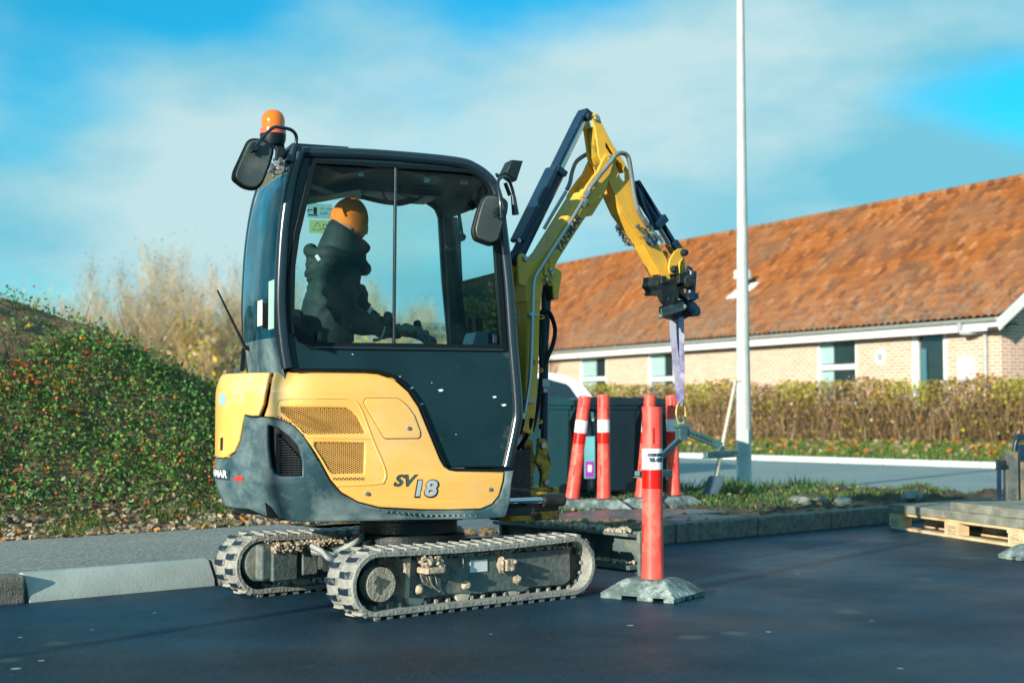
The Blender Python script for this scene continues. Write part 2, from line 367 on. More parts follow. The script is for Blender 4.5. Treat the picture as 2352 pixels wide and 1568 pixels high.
me = bpy.data.meshes.new('mound'); V = np.stack([A, B, Z], -1).reshape(-1, 3)
me.from_pydata([tuple(v) for v in V], [], [(i*nb+j, (i+1)*nb+j, (i+1)*nb+j+1, i*nb+j+1) for i in range(na-1) for j in range(nb-1)])
tag(finish(me, 'earth_mound', M_soil, None, FK, 60), kind='structure')
# clods along the foot
mb = MB()
for i in range(2300):
    a = random.uniform(-4.5, 5.2); b = 2.12+abs(random.gauss(0,.33)); r = random.uniform(.006,.030)*(1.0 if random.random() < .7 else 1.3)
    mb.ico((a, b, float(mound_h(a, b))+r*.3), r, 1, 0, .3, (1,1,.7), Matrix.Rotation(random.random()*6,3,'Z'))
tag(mb.build('soil_clods', M_soilw, None, FK, 0), kind='stuff')
def leafmat(name, c, tr=.3, rough=.45):
    m, N, L = nodes_mat(name); b = N['Principled BSDF']; b.inputs['Roughness'].default_value = rough
    g = N.new('ShaderNodeNewGeometry'); hs = N.new('ShaderNodeHueSaturation'); hs.inputs['Color'].default_value = (*c, 1)
    r = N.new('ShaderNodeMapRange'); r.inputs['To Min'].default_value = .55; r.inputs['To Max'].default_value = 1.5; L.new(g.outputs['Random Per Island'], r.inputs['Value']); L.new(r.outputs[0], hs.inputs['Value'])
    L.new(hs.outputs[0], b.inputs['Base Color']); b.inputs['Specular IOR Level'].default_value = .2
    t = N.new('ShaderNodeBsdfTranslucent'); L.new(hs.outputs[0], t.inputs['Color']); mx = N.new('ShaderNodeMixShader'); mx.inputs[0].default_value = tr
    o = N['Material Output']; L.new(b.outputs[0], mx.inputs[1]); L.new(t.outputs[0], mx.inputs[2]); L.new(mx.outputs[0], o.inputs[0]); return m
L_gr = leafmat('glossy_green_leaf', (.12,.27,.07), .35, .5); L_dk = leafmat('dark_green_leaf', (.05,.15,.05), .3, .5); L_lt = leafmat('light_green_leaf', (.20,.33,.07), .35)
L_red = leafmat('red_berry_leaf', (.60,.07,.03), .1); L_or = leafmat('orange_leaf', (.50,.20,.03), .3); L_tan = leafmat('dry_tan_leaf', (.40,.30,.19), .2, .7); L_br = leafmat('brown_twig', (.13,.085,.05), .0, .8)
L_yel = leafmat('yellow_leaf', (.55,.38,.03), .35); L_ylg = leafmat('yellow_green_leaf', (.36,.38,.03), .35); L_grass = leafmat('grass_blade', (.09,.17,.035), .3, .6); L_grd = leafmat('dry_grass_blade', (.26,.22,.10), .3, .7)
n = 125000
a = rng.uniform(-4.8, 6.3, n); b = 2.45+rng.beta(1.2, 1.15, n)*3.9
h = mound_h(a, b)
clump = fbm(a*2.1, b*2.4, 5)
keep = ((clump+rng.normal(size=n)*.5) > -1.05) & (h > .22+rng.random(n)*.12)
bare = (b > 4.5+.25*np.sin(a*3)+.25*np.clip(a-2.5, 0, 2)) & (a < 4.1) & (rng.random(n) < .86)      # bare crest
keep &= ~bare; a, b, h, clump = a[keep], b[keep], h[keep], clump[keep]; n = len(a)
up = rng.gamma(2, .022, n)+np.clip(clump, 0, 2)*.06
P = np.stack([a, b, h+up], 1)
redz = fbm(a*1.3+.8, b*1.6, 9)
q = rng.random(n); mi = np.where(q < .46, 0, np.where(q < .72, 1, 2))
mi = np.where((rng.random(n) < .05+.22*np.clip(redz, 0, 1.5)+.25*((a < 1.9)&(b > 3.9))), np.where(rng.random(n) < .55, 3, 4), mi)
mi = np.where(rng.random(n) < .02, 5, mi)
sz = np.where(mi == 3, .022, np.where(mi == 4, .032, np.where(mi == 5, .030, .031)))*rng.uniform(.6, 1.5, n)
V = leaf_quads(P, sz, .25, .75)
nt = 5000; a2 = rng.uniform(-4.8, 6, nt); b2 = 2.5+rng.random(nt)*3.6; k2 = (mound_h(a2, b2) > .25) & ~((b2 > 4.5)&(a2 < 4.1)&(rng.random(nt) < .85)); a2, b2 = a2[k2], b2[k2]; nt = len(a2)
p0 = np.stack([a2, b2, mound_h(a2, b2)], 1); dirv = rng.normal(size=(nt,3))*[.08,.08,.06]+[0,-.03,.10]; p1_ = p0+dirv*rng.uniform(.6,1.9,(nt,1)); w = np.array([.003,0,.001])
V2 = np.stack([p0-w, p0+w, p1_+w*.5, p1_-w*.5], 1).reshape(-1,3)
tag(quads_mesh('ground_cover', np.concatenate([V, V2]), n+nt, np.concatenate([mi, np.full(nt, 6)]), [L_gr, L_dk, L_lt, L_red, L_or, L_tan, L_br], None, FK), kind='stuff')
# fallen leaves at the foot, grass tufts
def blades(name, P, hgt, mats, probs, wid=.006, frame=None, lean=.4):
    n = len(P); d = rng.normal(size=(n,3))*lean; d[:,2] = 1; d *= (hgt*rng.uniform(.5,1.3,n))[:,None]; w = rng.normal(size=(n,3)); w[:,2] = 0; w /= np.linalg.norm(w, axis=1)[:,None]; w *= wid
    V = np.stack([P-w, P+w, P+d*.6+w*.7, P+d-w*.1], 1).reshape(-1,3)
    return tag(quads_mesh(name, V, n, rng.choice(len(mats), n, p=probs), mats, None, frame), kind='stuff')
n = 2600; a = rng.uniform(-4.8, 5.4, n); b = 2.08+np.abs(rng.normal(size=n))*.45; P = np.stack([a, b, mound_h(a, b)+.03], 1); 
tag(quads_mesh('fallen_leaves', leaf_quads(P, rng.uniform(.025,.075,n), .5, .8), n, rng.choice(3, n, p=[.72,.1,.18]), [L_tan, L_or, L_br], None, FK), kind='stuff')
n = 9000; c = rng.integers(0, 60, n); ca = rng.uniform(-4.8, 5.4, 60); cb = rng.uniform(2.15, 2.7, 60); a = ca[c]+rng.normal(size=n)*.09; b = np.maximum(cb[c]+rng.normal(size=n)*.06, 2.1)
blades('grass_tufts', np.stack([a, b, mound_h(a, b)], 1), np.full(n, .07), [L_grass, L_grd], [.8,.2], .003, FK)
# ------- verge with bollards and bins
def verge_h(a, b):
    t = np.clip((b-np.interp(a, [6.6,6.95], [1.60,.16]))/.12, 0, 1); low = np.clip((a-6.7)/.3, 0, 1)*np.clip((1.7-b)/.8, 0, 1); X = FK.o[0]+a*cos(FK.a)-b*sin(FK.a); Y = FK.o[1]+a*sin(FK.a)+b*cos(FK.a)
    e = np.clip((16.9-Y)/.6, 0, 1)
    f = np.clip((13.2-a)/1.2, 0, 1); return -.08-.05*low+.03*low*fbm(a*6, b*7, 1)+(.20+.03*fbm(a*3, b*3, 2))*t*e*f+.05*np.clip(fbm(a*1.9, b*2.5, 7), 0, 1)*t*e*(a > 9)*f
na, nb = 300, 150
A, B = np.meshgrid(np.linspace(4.5, 19, na), np.linspace(.16, 7.5, nb), indexing='ij'); Z = verge_h(A, B)+rng.normal(size=A.shape)*.006
me = bpy.data.meshes.new('verge'); V = np.stack([A, B, Z], -1).reshape(-1, 3)
me.from_pydata([tuple(v) for v in V], [], [(i*nb+j, (i+1)*nb+j, (i+1)*nb+j+1, i*nb+j+1) for i in range(na-1) for j in range(nb-1)])
tag(finish(me, 'verge', mat('dark_dug_soil', (.065,.05,.032), .95, var=.5, vscale=9, bump=1, bscale=30), None, FK, 60), kind='structure')
n = 42000; a = rng.uniform(4.6, 13.6, n); b = 1.2+rng.random(n)*4.4; k = ((b > 1.65)|(a > 7.2))&(verge_h(a, b) > .06)&((fbm(a*2, b*2, 4)+rng.normal(size=n)*.3) > -.6-.5*(a<9)); a, b = a[k], b[k]
blades('verge_grass', np.stack([a, b, verge_h(a, b)], 1), np.where((a > 8.8) & (b > 2.2) & (fbm(a*2.5, b*2, 8) > -.3), .13, .05), [L_grass, L_dk, L_grd], [.30,.55,.15], .006, FK)
n = 1500; a = rng.uniform(5.6, 15, n); b = 1.65+rng.random(n)*2.8; P = np.stack([a, b, verge_h(a, b)+.03], 1)
tag(quads_mesh('verge_leaves', leaf_quads(P, rng.uniform(.02,.05,n), .5, .8), n, rng.choice(3, n, p=[.6,.2,.2]), [L_tan, L_or, L_br], None, FK), kind='stuff')
# far kerb and rising lawn up to the house
FF = Frame(KA.x, KA.y, math.degrees(atan2(KD.y, KD.x)))       # x along the far kerb, y beyond it
mb = MB(); x = -42
while x < 15: mb.box((x+.5, .09, .035), (.99, .12, .15)); x += 1.0
tag(mb.build('far_kerb', M_kerb3, None, FF, bevel=.02), kind='structure')
def lawn_h(y): return np.interp(y, [0,.16,1.2,3.2,200], [.09,.09,.22,.36,.40])
xs = np.linspace(-80, 60, 90); ys = np.array([.16,.5,1,1.5,2,2.6,3.2,4.5,8,20,90]); A, B = np.meshgrid(xs, ys, indexing='ij'); Z = lawn_h(B)
V = np.stack([A, B, Z], -1).reshape(-1,3); nb = len(ys); me = bpy.data.meshes.new('lawn')
me.from_pydata([tuple(v) for v in V], [], [(i*nb+j, (i+1)*nb+j, (i+1)*nb+j+1, i*nb+j+1) for i in range(len(xs)-1) for j in range(nb-1)])
tag(finish(me, 'lawn', M_grass, None, FF, 60), kind='structure')
n = 26000; a = rng.uniform(-9, 10, n); b = .2+rng.random(n)*3; blades('lawn_grass', np.stack([a, b, lawn_h(b)], 1), np.full(n, .07), [L_grass, L_lt, L_grd], [.6,.2,.2], .012, FF)
n = 900; a = rng.uniform(-9, 10, n); b = .3+rng.random(n)*2.6; tag(quads_mesh('lawn_leaves', leaf_quads(np.stack([a, b, lawn_h(b)+.06], 1), rng.uniform(.06,.16,n), .4, .8), n, rng.choice(3, n, p=[.55,.3,.15]), [L_tan, L_or, L_br], None, FF), kind='stuff')
# hedge
hd = thing('hedge', 'long autumn hedge with bare twigs and yellow leaves before the brick wall', 'hedge', Frame(*(FF.M @ Vector((0, 3.3, 0))).to_2d(), math.degrees(FF.a), .3))
n = 10500; a = rng.uniform(-7.5, 9, n); y = rng.normal(size=n)*.28; z0 = rng.uniform(-.1,.7,n); P0 = np.stack([a, y, z0], 1); d = rng.normal(size=(n,3))*[.22,.2,.1]; d[:,2] = rng.uniform(.3,.75,n); d[:,2] = np.minimum(d[:,2], 1.34-z0); P1 = P0+d
w = rng.normal(size=(n,3)); w[:,2] = 0; w /= np.linalg.norm(w, axis=1)[:,None]; w *= rng.uniform(.003,.011,n)[:,None]
V = np.stack([P0-w, P0+w, P1+w*.5, P1-w*.5], 1).reshape(-1,3)
L_tw = leafmat('tan_twig', (.25,.17,.09), .0, .8)
tag(quads_mesh('stems', V, n, rng.choice(2, n, p=[.45,.55]), [L_br, L_tw], hd), kind='stuff')
n = 44000; a = rng.uniform(-7.5, 9, n); dens = fbm(a*.8, a*0+1, 3); z = rng.beta(1.9, 1.1, n)*(1.36+.07*fbm(a*1.4, a*.3, 2)+.04*fbm(a*5, a, 1)); y = rng.normal(size=n)*.30
k = rng.random(n) < np.clip(.55+.3*dens+.25*(z-.7), .25, 1); a, z, y, dens = a[k], z[k], y[k], dens[k]; n = len(a)
grn = 1.4*fbm(a*1.3+2, z*1.5, 6)+.5*(z-.7); q = rng.random(n)
mi = np.where(q < .12+.5*np.clip(grn+.25, 0, 1.2), 0, np.where(q < .28+.6*np.clip(grn+.25, 0, 1.2), 1, np.where(q < .66, 2, np.where(q < .74, 3, 4))))
tag(quads_mesh('foliage', leaf_quads(np.stack([a, y, z], 1), rng.uniform(.03,.085,n), .1, .8), n, mi, [L_ylg, L_yel, L_tan, L_or, L_br], hd), kind='stuff')
# ------- far bare trees
M_bark = mat('pale_bark', (.46,.37,.24), .9, var=.3); M_bark2 = mat('grey_bark', (.42,.37,.28), .9, var=.3)
def bare_tree(name, Ht, m, leafm, leaves, label, nb=5, spread=.45, seed=1):
    R = random.Random(seed); root = thing(name, label, 'tree', Matrix(), 'bare trees behind the mound')
    tips = []
    def grow(mb, p, d, L, r, lev):
        pts = [p]; rs = [r]; q = p.copy(); dd = d.copy(); k = 4
        for i in range(k):
            dd = (dd+Vector((R.gauss(0,.10), R.gauss(0,.10), .07))).normalized(); q = q+dd*(L/k); pts.append(q.copy()); rs.append(r*(1-.72*(i+1)/k))
            if lev < 3 and i > 0 or (lev == 0 and i > 0):
                for j in range(nb if lev < 2 else 3):
                    t = R.random(); s = pts[-2].lerp(q, t); ang = R.uniform(0, 2*pi); side = Vector((cos(ang), sin(ang), R.uniform(.3,1.3))).normalized()
                    nd = (dd*(1-spread)+side*spread*1.4).normalized(); target = CR if lev < 1 else mb
                    grow(CR, s, nd, L*R.uniform(.38,.6), max(rs[-1]*.55, .006), lev+1)
        mb.tube(pts, rs, 5 if lev == 0 else 3, cap=False); tips.append((pts[-1], pts[-2]))
    TR, CR = MB(), MB(); grow(TR, Vector((0,0,-.1)), Vector((0,0,1)), Ht*.9, Ht*.014, 0)
    TR.build('trunk', m, root); CR.build('crown', m, root, smooth=0)
    if leaves:
        T = np.array([[*p] for p, _ in tips]); idx = rng.integers(0, len(T), leaves); P = T[idx]+rng.normal(size=(leaves,3))*.07
        quads_mesh('leaves', leaf_quads(P, rng.uniform(.06,.14,leaves), 0, .8), leaves, rng.integers(0, len(leafm), leaves), leafm, root)
    return root
protos = [bare_tree('bare_tree', 6.5, M_bark, [L_tan, L_yel], 500, 'x', 4, .45, 3), bare_tree('bare_tree', 7, M_bark2, [L_tan], 160, 'x', 4, .35, 8), bare_tree('bare_tree', 5.5, M_bark, [L_yel, L_or, L_ylg], 1600, 'x', 4, .5, 5)]
rt = random.Random(11); first = set(); row = []
for i in range(76):
    u = -90+i*16.5+rt.uniform(-16,16); Y = rt.uniform(44, 62); row.append((u, Y))
for i, (u, Y) in enumerate(row):
    k = 0 if u > 330 else 1
    if rt.random() < .18: k = 1-k
    if (150 < u < 260 and rt.random() < .5) or (400 < u < 520 and rt.random() < .8): k = 2
    x = (u-1176)/F*Y; top = np.interp(u, [-100, 0, 150, 250, 400, 600, 1000, 1200], [655, 650, 630, 635, 610, 610, 650, 670])+rt.uniform(30,85)+(40 if u > 640 else 0)
    if k == 2: top += 90
    Hh = (HOR-top)/F*Y+CAM; base = [6.5,7,5.5][k]; s = Hh/base*.80
    M = Matrix.Translation((x, Y, .3)) @ Matrix.Rotation(rt.uniform(0, 6.28), 4, 'Z') @ Matrix.Diagonal((s*rt.uniform(.9,1.15), s, s*rt.uniform(.92,1.05), 1))
    lab = ['pale bare tree with a few tan leaves in the row behind the mound', 'greyish leafless tree in the row behind the mound', 'low ochre-leaved tree in the row behind the mound'][k]
    if k not in first: first.add(k); protos[k].matrix_basis = M; protos[k]['label'] = lab
    else: copy_tree(protos[k], None, M, lab)
# low ochre scrub under the trees
n = 30000; x = rng.uniform(-24, 0, n); y = rng.uniform(43, 50, n); z = rng.gamma(2.2, .55, n)*(.6+.4*np.sin(x*1.1)); z = np.clip(z, 0, 3.4)+.3
tag(quads_mesh('scrub', leaf_quads(np.stack([x, y, z], 1), rng.uniform(.08,.26,n), 0, .6), n, rng.choice(5, n, p=[.36,.14,.16,.22,.12]), [L_tan, L_yel, L_ylg, L_br, L_gr]), kind='stuff')
# ------- brick house
HY = math.degrees(atan2(-.895, .445)); FH = Frame(10.5, 30.5, HY)
hz = thing('brick_house', 'long single-storey brick house with an orange tiled roof and white eaves', 'house', FH)
def brickmat():
    m, N, L = nodes_mat('pale_red_brick'); b = N['Principled BSDF']; b.inputs['Roughness'].default_value = .85
    tc = N.new('ShaderNodeTexCoord'); sx = N.new('ShaderNodeSeparateXYZ'); L.new(tc.outputs['Object'], sx.inputs[0]); ad = N.new('ShaderNodeMath'); L.new(sx.outputs[0], ad.inputs[0]); L.new(sx.outputs[1], ad.inputs[1])
    cb = N.new('ShaderNodeCombineXYZ'); L.new(ad.outputs[0], cb.inputs[0]); L.new(sx.outputs[2], cb.inputs[1])
    t = N.new('ShaderNodeTexBrick'); t.inputs['Scale'].default_value = 1; t.inputs['Brick Width'].default_value = .24; t.inputs['Row Height'].default_value = .075; t.inputs['Mortar Size'].default_value = .013; t.inputs['Mortar Smooth'].default_value = .3
    t.inputs['Color1'].default_value = (.60,.34,.23,1); t.inputs['Color2'].default_value = (.44,.22,.14,1); t.inputs['Mortar'].default_value = (.72,.66,.58,1); t.inputs['Bias'].default_value = -.2
    L.new(cb.outputs[0], t.inputs['Vector']); L.new(t.outputs['Color'], b.inputs['Base Color'])
    bp = N.new('ShaderNodeBump'); bp.inputs['Strength'].default_value = .6; bp.inputs['Distance'].default_value = .008; bp.invert = True; L.new(t.outputs['Fac'], bp.inputs['Height']); L.new(bp.outputs[0], b.inputs['Normal']); return m
def tilemat():
    m, N, L = nodes_mat('clay_roof_tile'); b = N['Principled BSDF']; b.inputs['Roughness'].default_value = .8
    tc = N.new('ShaderNodeTexCoord'); sx = N.new('ShaderNodeSeparateXYZ'); L.new(tc.outputs['Object'], sx.inputs[0])
    def fl(o, s):
        a = N.new('ShaderNodeMath'); a.operation = 'DIVIDE'; a.inputs[1].default_value = s; L.new(o, a.inputs[0]); f = N.new('ShaderNodeMath'); f.operation = 'FLOOR'; L.new(a.outputs[0], f.inputs[0]); return f.outputs[0]
    cb = N.new('ShaderNodeCombineXYZ'); L.new(fl(sx.outputs[0], .22), cb.inputs[0]); L.new(fl(sx.outputs[1], TROW), cb.inputs[1])
    w = N.new('ShaderNodeTexWhiteNoise'); w.noise_dimensions = '2D'; L.new(cb.outputs[0], w.inputs['Vector'])
    cr = N.new('ShaderNodeValToRGB'); e = cr.color_ramp.elements; e[0].color = (.13,.04,.010,1); e[1].color = (.36,.15,.055,1); e[1].position = 1
    for ps, cc in ((.25,(.22,.066,.010)), (.6,(.285,.088,.012)), (.88,(.31,.105,.022))): x = cr.color_ramp.elements.new(ps); x.color = (*cc, 1)
    L.new(w.outputs['Value'], cr.inputs[0])
    n = N.new('ShaderNodeTexNoise'); n.inputs['Scale'].default_value = .45; n.inputs['Detail'].default_value = 6; L.new(tc.outputs['Object'], n.inputs['Vector'])
    r = N.new('ShaderNodeMapRange'); r.inputs['From Min'].default_value = .45; r.inputs['From Max'].default_value = .72; r.inputs['To Max'].default_value = .6; L.new(n.outputs[0], r.inputs[0])
    mx = N.new('ShaderNodeMix'); mx.data_type = 'RGBA'; L.new(r.outputs[0], mx.inputs['Factor']); L.new(cr.outputs[0], mx.inputs['A']); mx.inputs['B'].default_value = (.16,.10,.06,1)
    n2 = N.new('ShaderNodeTexNoise'); n2.inputs['Scale'].default_value = 9; n2.inputs['Detail'].default_value = 6; L.new(tc.outputs['Object'], n2.inputs['Vector'])
    # lichen and soot on the lowest courses
    r4 = N.new('ShaderNodeMapRange'); r4.inputs['From Min'].default_value = 2.2; r4.inputs['From Max'].default_value = -.2; r4.inputs['To Max'].default_value = .9; L.new(sx.outputs[1], r4.inputs[0])
    r2 = N.new('ShaderNodeMapRange'); r2.inputs['From Min'].default_value = .42; r2.inputs['From Max'].default_value = .62; L.new(n2.outputs[0], r2.inputs[0])
    ml = N.new('ShaderNodeMath'); ml.operation = 'MULTIPLY'; L.new(r4.outputs[0], ml.inputs[0]); L.new(r2.outputs[0], ml.inputs[1])
    m3 = N.new('ShaderNodeMix'); m3.data_type = 'RGBA'; L.new(ml.outputs[0], m3.inputs['Factor']); L.new(mx.outputs['Result'], m3.inputs['A']); m3.inputs['B'].default_value = (.20,.17,.13,1)
    L.new(m3.outputs['Result'], b.inputs['Base Color']); return m
EV = 2.98; RDG = 7.05; HD = 5.35; TROW = HD/20
M_brick, M_tile = brickmat(), tilemat()
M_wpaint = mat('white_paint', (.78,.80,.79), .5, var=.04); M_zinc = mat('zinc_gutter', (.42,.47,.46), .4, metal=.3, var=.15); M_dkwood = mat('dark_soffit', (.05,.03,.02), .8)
XL = -32.5; wy = .35; gz = .25
def win_x(u0, u1): return FH.at(u0, 800, wy).x, FH.at(u1, 800, wy).x
WN = []
for (u0, v0a, v1a, u1, kind) in ((1330,820,893,1392,'a'), (1487,808,893,1548,'a'), (1875,779,918,1968,'b'), (2092,763,925,2175,'c')):
    x0, x1 = win_x(u0, u1); zt = FH.at(u0, v0a, wy).z; WN.append((x0, x1, zt, kind))
# wall with real openings
outer = [(XL+.35, gz), (-.345, gz), (-.345, 2.95), (XL+.35, 2.95)]
ZB = {'a': 1.25, 'b': 1.15, 'c': 1.0}
holes = [[(x0, ZB[k]), (x1, ZB[k]), (x1, zt), (x0, zt)] for x0, x1, zt, k in WN]
me = plate(outer, holes, .3); mesh_map(me, lambda p: (p.x, wy+.15-p.z, p.y)); finish(me, 'wall', M_brick, hz, FH, 0)
# gable wall
gp = [(wy+.302, gz), (10.35, gz), (10.35, 2.95), (5.35, RDG-.12), (wy+.302, 3.1)]
mb = MB(); n = len(gp); mb.add([(-.35, y, z) for y, z in gp]+[(-.65, y, z) for y, z in gp], [tuple(range(n)), tuple(range(n, 2*n))[::-1]]+[(i, i+n, (i+1) % n+n, (i+1) % n) for i in range(n)]); mb.build('gable_wall', M_brick, hz, FH, 0)
mb = MB(); mb.box((XL+.5, 5.35, 2), (.3, 9.6, 3.5)); mb.add([(XL+.36,wy+.3,3),(XL+.36,10.3,3),(XL+.36,5.35,RDG-.2),(XL+.6,wy+.3,3),(XL+.6,10.3,3),(XL+.6,5.35,RDG-.2)], [(0,1,2),(5,4,3),(0,3,4,1),(1,4,5,2),(2,5,3,0)]); mb.box((-16, 10.2, 1.6), (31.5, .3, 2.7)); mb.build('rear_wall', M_brick, hz, FH, 0)
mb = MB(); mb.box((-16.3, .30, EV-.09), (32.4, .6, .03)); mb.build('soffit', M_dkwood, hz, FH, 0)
for i, (x0, x1, zt, k) in enumerate(WN):
    zb = {'a': 1.25, 'b': 1.15, 'c': 1.0}[k]; vt = {'a': 870, 'b': 843, 'c': 843}[k]; ztr = FH.at([1360,1518,1921,2133][i], vt, wy).z; w = MB(); fw = .09; y = wy+.02
    for a, b in ((x0, x0+fw*(2.2 if k == 'c' else 1)), (x1-fw*(1.6 if k == 'c' else 1), x1)): w.box(((a+b)/2, y+.06, (zb+zt)/2), (b-a, .12, zt-zb))
    w.box(((x0+x1)/2, y+.06, zt-fw/2), (x1-x0-fw*2, .118, fw)); w.box(((x0+x1)/2, y+.06, zb+fw/2), (x1-x0-fw*2, .118, fw))
    if k != 'c': w.box(((x0+x1)/2, y+.055, ztr), (x1-x0-fw*2, .11, .13))
    fr = w.build('window', M_wpaint, hz, FH, 0, bevel=.01)
    g = MB(); g.box(((x0+x1)/2, y+.09, (zb+zt)/2), (x1-x0-.1, .02, zt-zb-.1)); g.build('pane', G_house, fr, FH, 0)
    if k != 'c':
        c = MB(); xs_ = x0+fw+.02; ww = (x1-x0)*(.30 if k == 'b' else .5)
        c.box((xs_+ww/2, y+.07, (zt+ztr)/2), (ww, .02, (zt-ztr)-.2)); c.box((xs_+ww*.5, y+.07, (zb+ztr)/2), (ww, .02, (ztr-zb)-.2)); c.build('curtain', mat('pale_teal_curtain', (.30,.48,.48), .7), fr, FH, 0)
    else:
        c = MB(); c.box((x0+.35, y+.055, 1.5), (.18, .01, 1.9)); c.build('curtain', mat('teal_blind', (.05,.16,.2), .6), fr, FH, 0)
# roof: rows of pantiles, real relief on both slopes
def slope(y0, y1, z0, z1, nrow=20, per=.22):
    nx = int(32.9/per*5); xs = np.linspace(XL-.1, .12, nx); V = []; rows = []
    for r in range(nrow):
        for e in (0, 1):
            t = (r+e)/nrow; lift = .045*(1-e); y = y0+(y1-y0)*t; z = z0+(z1-z0)*t+lift
            rows.append(np.stack([xs, np.full(nx, y), z+.055*np.abs(np.sin(xs*pi/per))**.8+.006*np.sin(xs*31+r*7)], 1))
    V = np.concatenate(rows); nr = len(rows)
    f = [(i*nx+j, i*nx+j+1, (i+1)*nx+j+1, (i+1)*nx+j) for i in range(nr-1) for j in range(nx-1)]
    return [tuple(p) for p in V], f
v1, f1 = slope(-.12, HD, EV, RDG); mb = MB(); mb.add(v1, f1)
v2, f2 = slope(10.85, HD, EV, RDG, 20, .44); mb.add(v2, f2)
rf = mb.build('roof', M_tile, hz, FH, 60)
mb = MB(); x = XL-.1
while x < .1:
    V = []; 
    for e, rr in ((0,.15),(1,.12)):
        for k in range(9): t = pi*k/8; V.append((x+e*.40, HD+rr*1.1*cos(t), RDG-.03+rr*sin(t)))
    mb.add(V, [(k, k+1, k+10, k+9) for k in range(8)]); x += .36
mb.build('ridge_tiles', M_tile, rf, FH, 40)
ventx = FH.at(1708, 600, 2.2)
for q in range(1):
    c = FH.at(1706, 595, 1.9); s_ = (RDG-EV)/(HD+.12); zr = EV+(c.y+.12)*s_
    mb = MB(); mb.lathe([(.16,-.2),(.16,.42),(.26,.42),(.26,.66),(.20,.68)], (c.x, c.y, zr), n=20); mb.box((c.x, c.y-.02, zr+.06), (.85,.75,.03), Matrix.Rotation(atan(s_),3,'X')); mb.build('roof_vent', M_wpaint, rf, FH)
mb = MB(); mb.box((-16.2, .0, EV-.10), (32.5, .04, .27)); mb.build('fascia', M_wpaint, hz, FH, 0)
g = MB(); R = .075; V = []; nx_ = 2
for xx in (XL-.1, -.05):
    for k in range(9): t = pi+pi*k/8; V.append((xx, -.10+R*cos(t), EV+.02+R*sin(t)))
g.add(V, [(k, k+1, k+10, k+9) for k in range(8)]+[tuple(range(9))[::-1], tuple(range(9,18))]); g.build('gutter', M_zinc, hz, FH)
A0 = FH.at(2205, 722, -.1); B0 = FH.at(2262, 765, wy-.08)
mb = MB(); mb.tube(smoothp([(A0.x, -.1, EV-.02), (A0.x, -.08, EV-.25), (B0.x-.04, wy-.1, B0.z+.03), (B0.x, wy-.07, B0.z-.15), (B0.x, wy-.07, .3)], 5), .05, 10); mb.build('downpipe', M_zinc, hz, FH)
# barge boards on the gable
mb = MB()
for (ya, yb) in ((-.16, HD), (10.86, HD)):
    za, zb_ = EV-.02, RDG+.02; n_ = Vector((0, -(zb_-za), (yb-ya))).normalized(); 
    if n_.z < 0: n_ = -n_
    Q = [Vector((0, ya, za)), Vector((0, yb, zb_)), Vector((0, yb, zb_))-Vector((0,0,.34)), Vector((0, ya, za-.26))]
    V = [q+Vector((.10,0,.03)) for q in Q]+[q+Vector((.14,0,.03)) for q in Q]; mb.add(V, [(0,1,2,3),(7,6,5,4),(0,4,5,1),(1,5,6,2),(2,6,7,3),(3,7,4,0)])
mb.build('barge_board', M_wpaint, hz, FH, 0)
mb = MB()
for (ya, yb) in ((-.1, HD), (10.8, HD)): mb.add([(-.34, ya, EV-.22), (.10, ya, EV-.22), (.10, yb, RDG-.28), (-.34, yb, RDG-.28)], [(0,1,2,3)])
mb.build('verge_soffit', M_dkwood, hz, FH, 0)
c = FH.at(2023, 819, wy); mb = MB(); mb.lathe([(.19,0),(.19,.03),(.15,.035),(.145,.02)], (c.x, wy, c.z), Matrix.Rotation(pi/2,3,'X'), 24); pq = mb.build('plaque', M_wpaint, hz, FH); 
mb = MB(); mb.lathe([(.10,0),(.10,.045),(.05,.045)], (c.x, wy, c.z), Matrix.Rotation(pi/2,3,'X'), 20); mb.build('plaque_emblem', M_zinc, pq, FH)
c = FH.at(2225, 847, wy); mb = MB(); mb.box((c.x, wy-.07, c.z), (.42,.14,.55)); mb.build('meter_box', M_wpaint, hz, FH, 30, bevel=.02)
# ------- world and sun
w = bpy.data.worlds.new('World'); scn.world = w; w.use_nodes = True; N = w.node_tree.nodes; L = w.node_tree.links
bg = N['Background']; bg.inputs['Strength'].default_value = .086
sky = N.new('ShaderNodeTexSky'); sky.sky_type = 'NISHITA'; sky.sun_disc = False; sky.sun_elevation = SUN_EL; sky.sun_rotation = pi+SUN_AZ; sky.air_density = 1; sky.dust_density = .4; sky.ozone_density = 3
tc = N.new('ShaderNodeTexCoord'); mp = N.new('ShaderNodeMapping'); mp.inputs['Scale'].default_value = (1, 1, 2.3); mp.inputs['Location'].default_value = (.3, 0, .15); L.new(tc.outputs['Generated'], mp.inputs[0])
n1 = N.new('ShaderNodeTexNoise'); n1.inputs['Scale'].default_value = 3.2; n1.inputs['Detail'].default_value = 7; n1.inputs['Roughness'].default_value = .48; L.new(mp.outputs[0], n1.inputs['Vector'])
n2 = N.new('ShaderNodeTexNoise'); n2.inputs['Scale'].default_value = 7; n2.inputs['Detail'].default_value = 5; L.new(mp.outputs[0], n2.inputs['Vector'])
def wm(op, a, b_, clamp=False):
    x = N.new('ShaderNodeMath'); x.operation = op; x.use_clamp = clamp
    for i, q in enumerate((a, b_)):
        if isinstance(q, (int, float)): x.inputs[i].default_value = q
        else: L.new(q, x.inputs[i])
    return x.outputs[0]
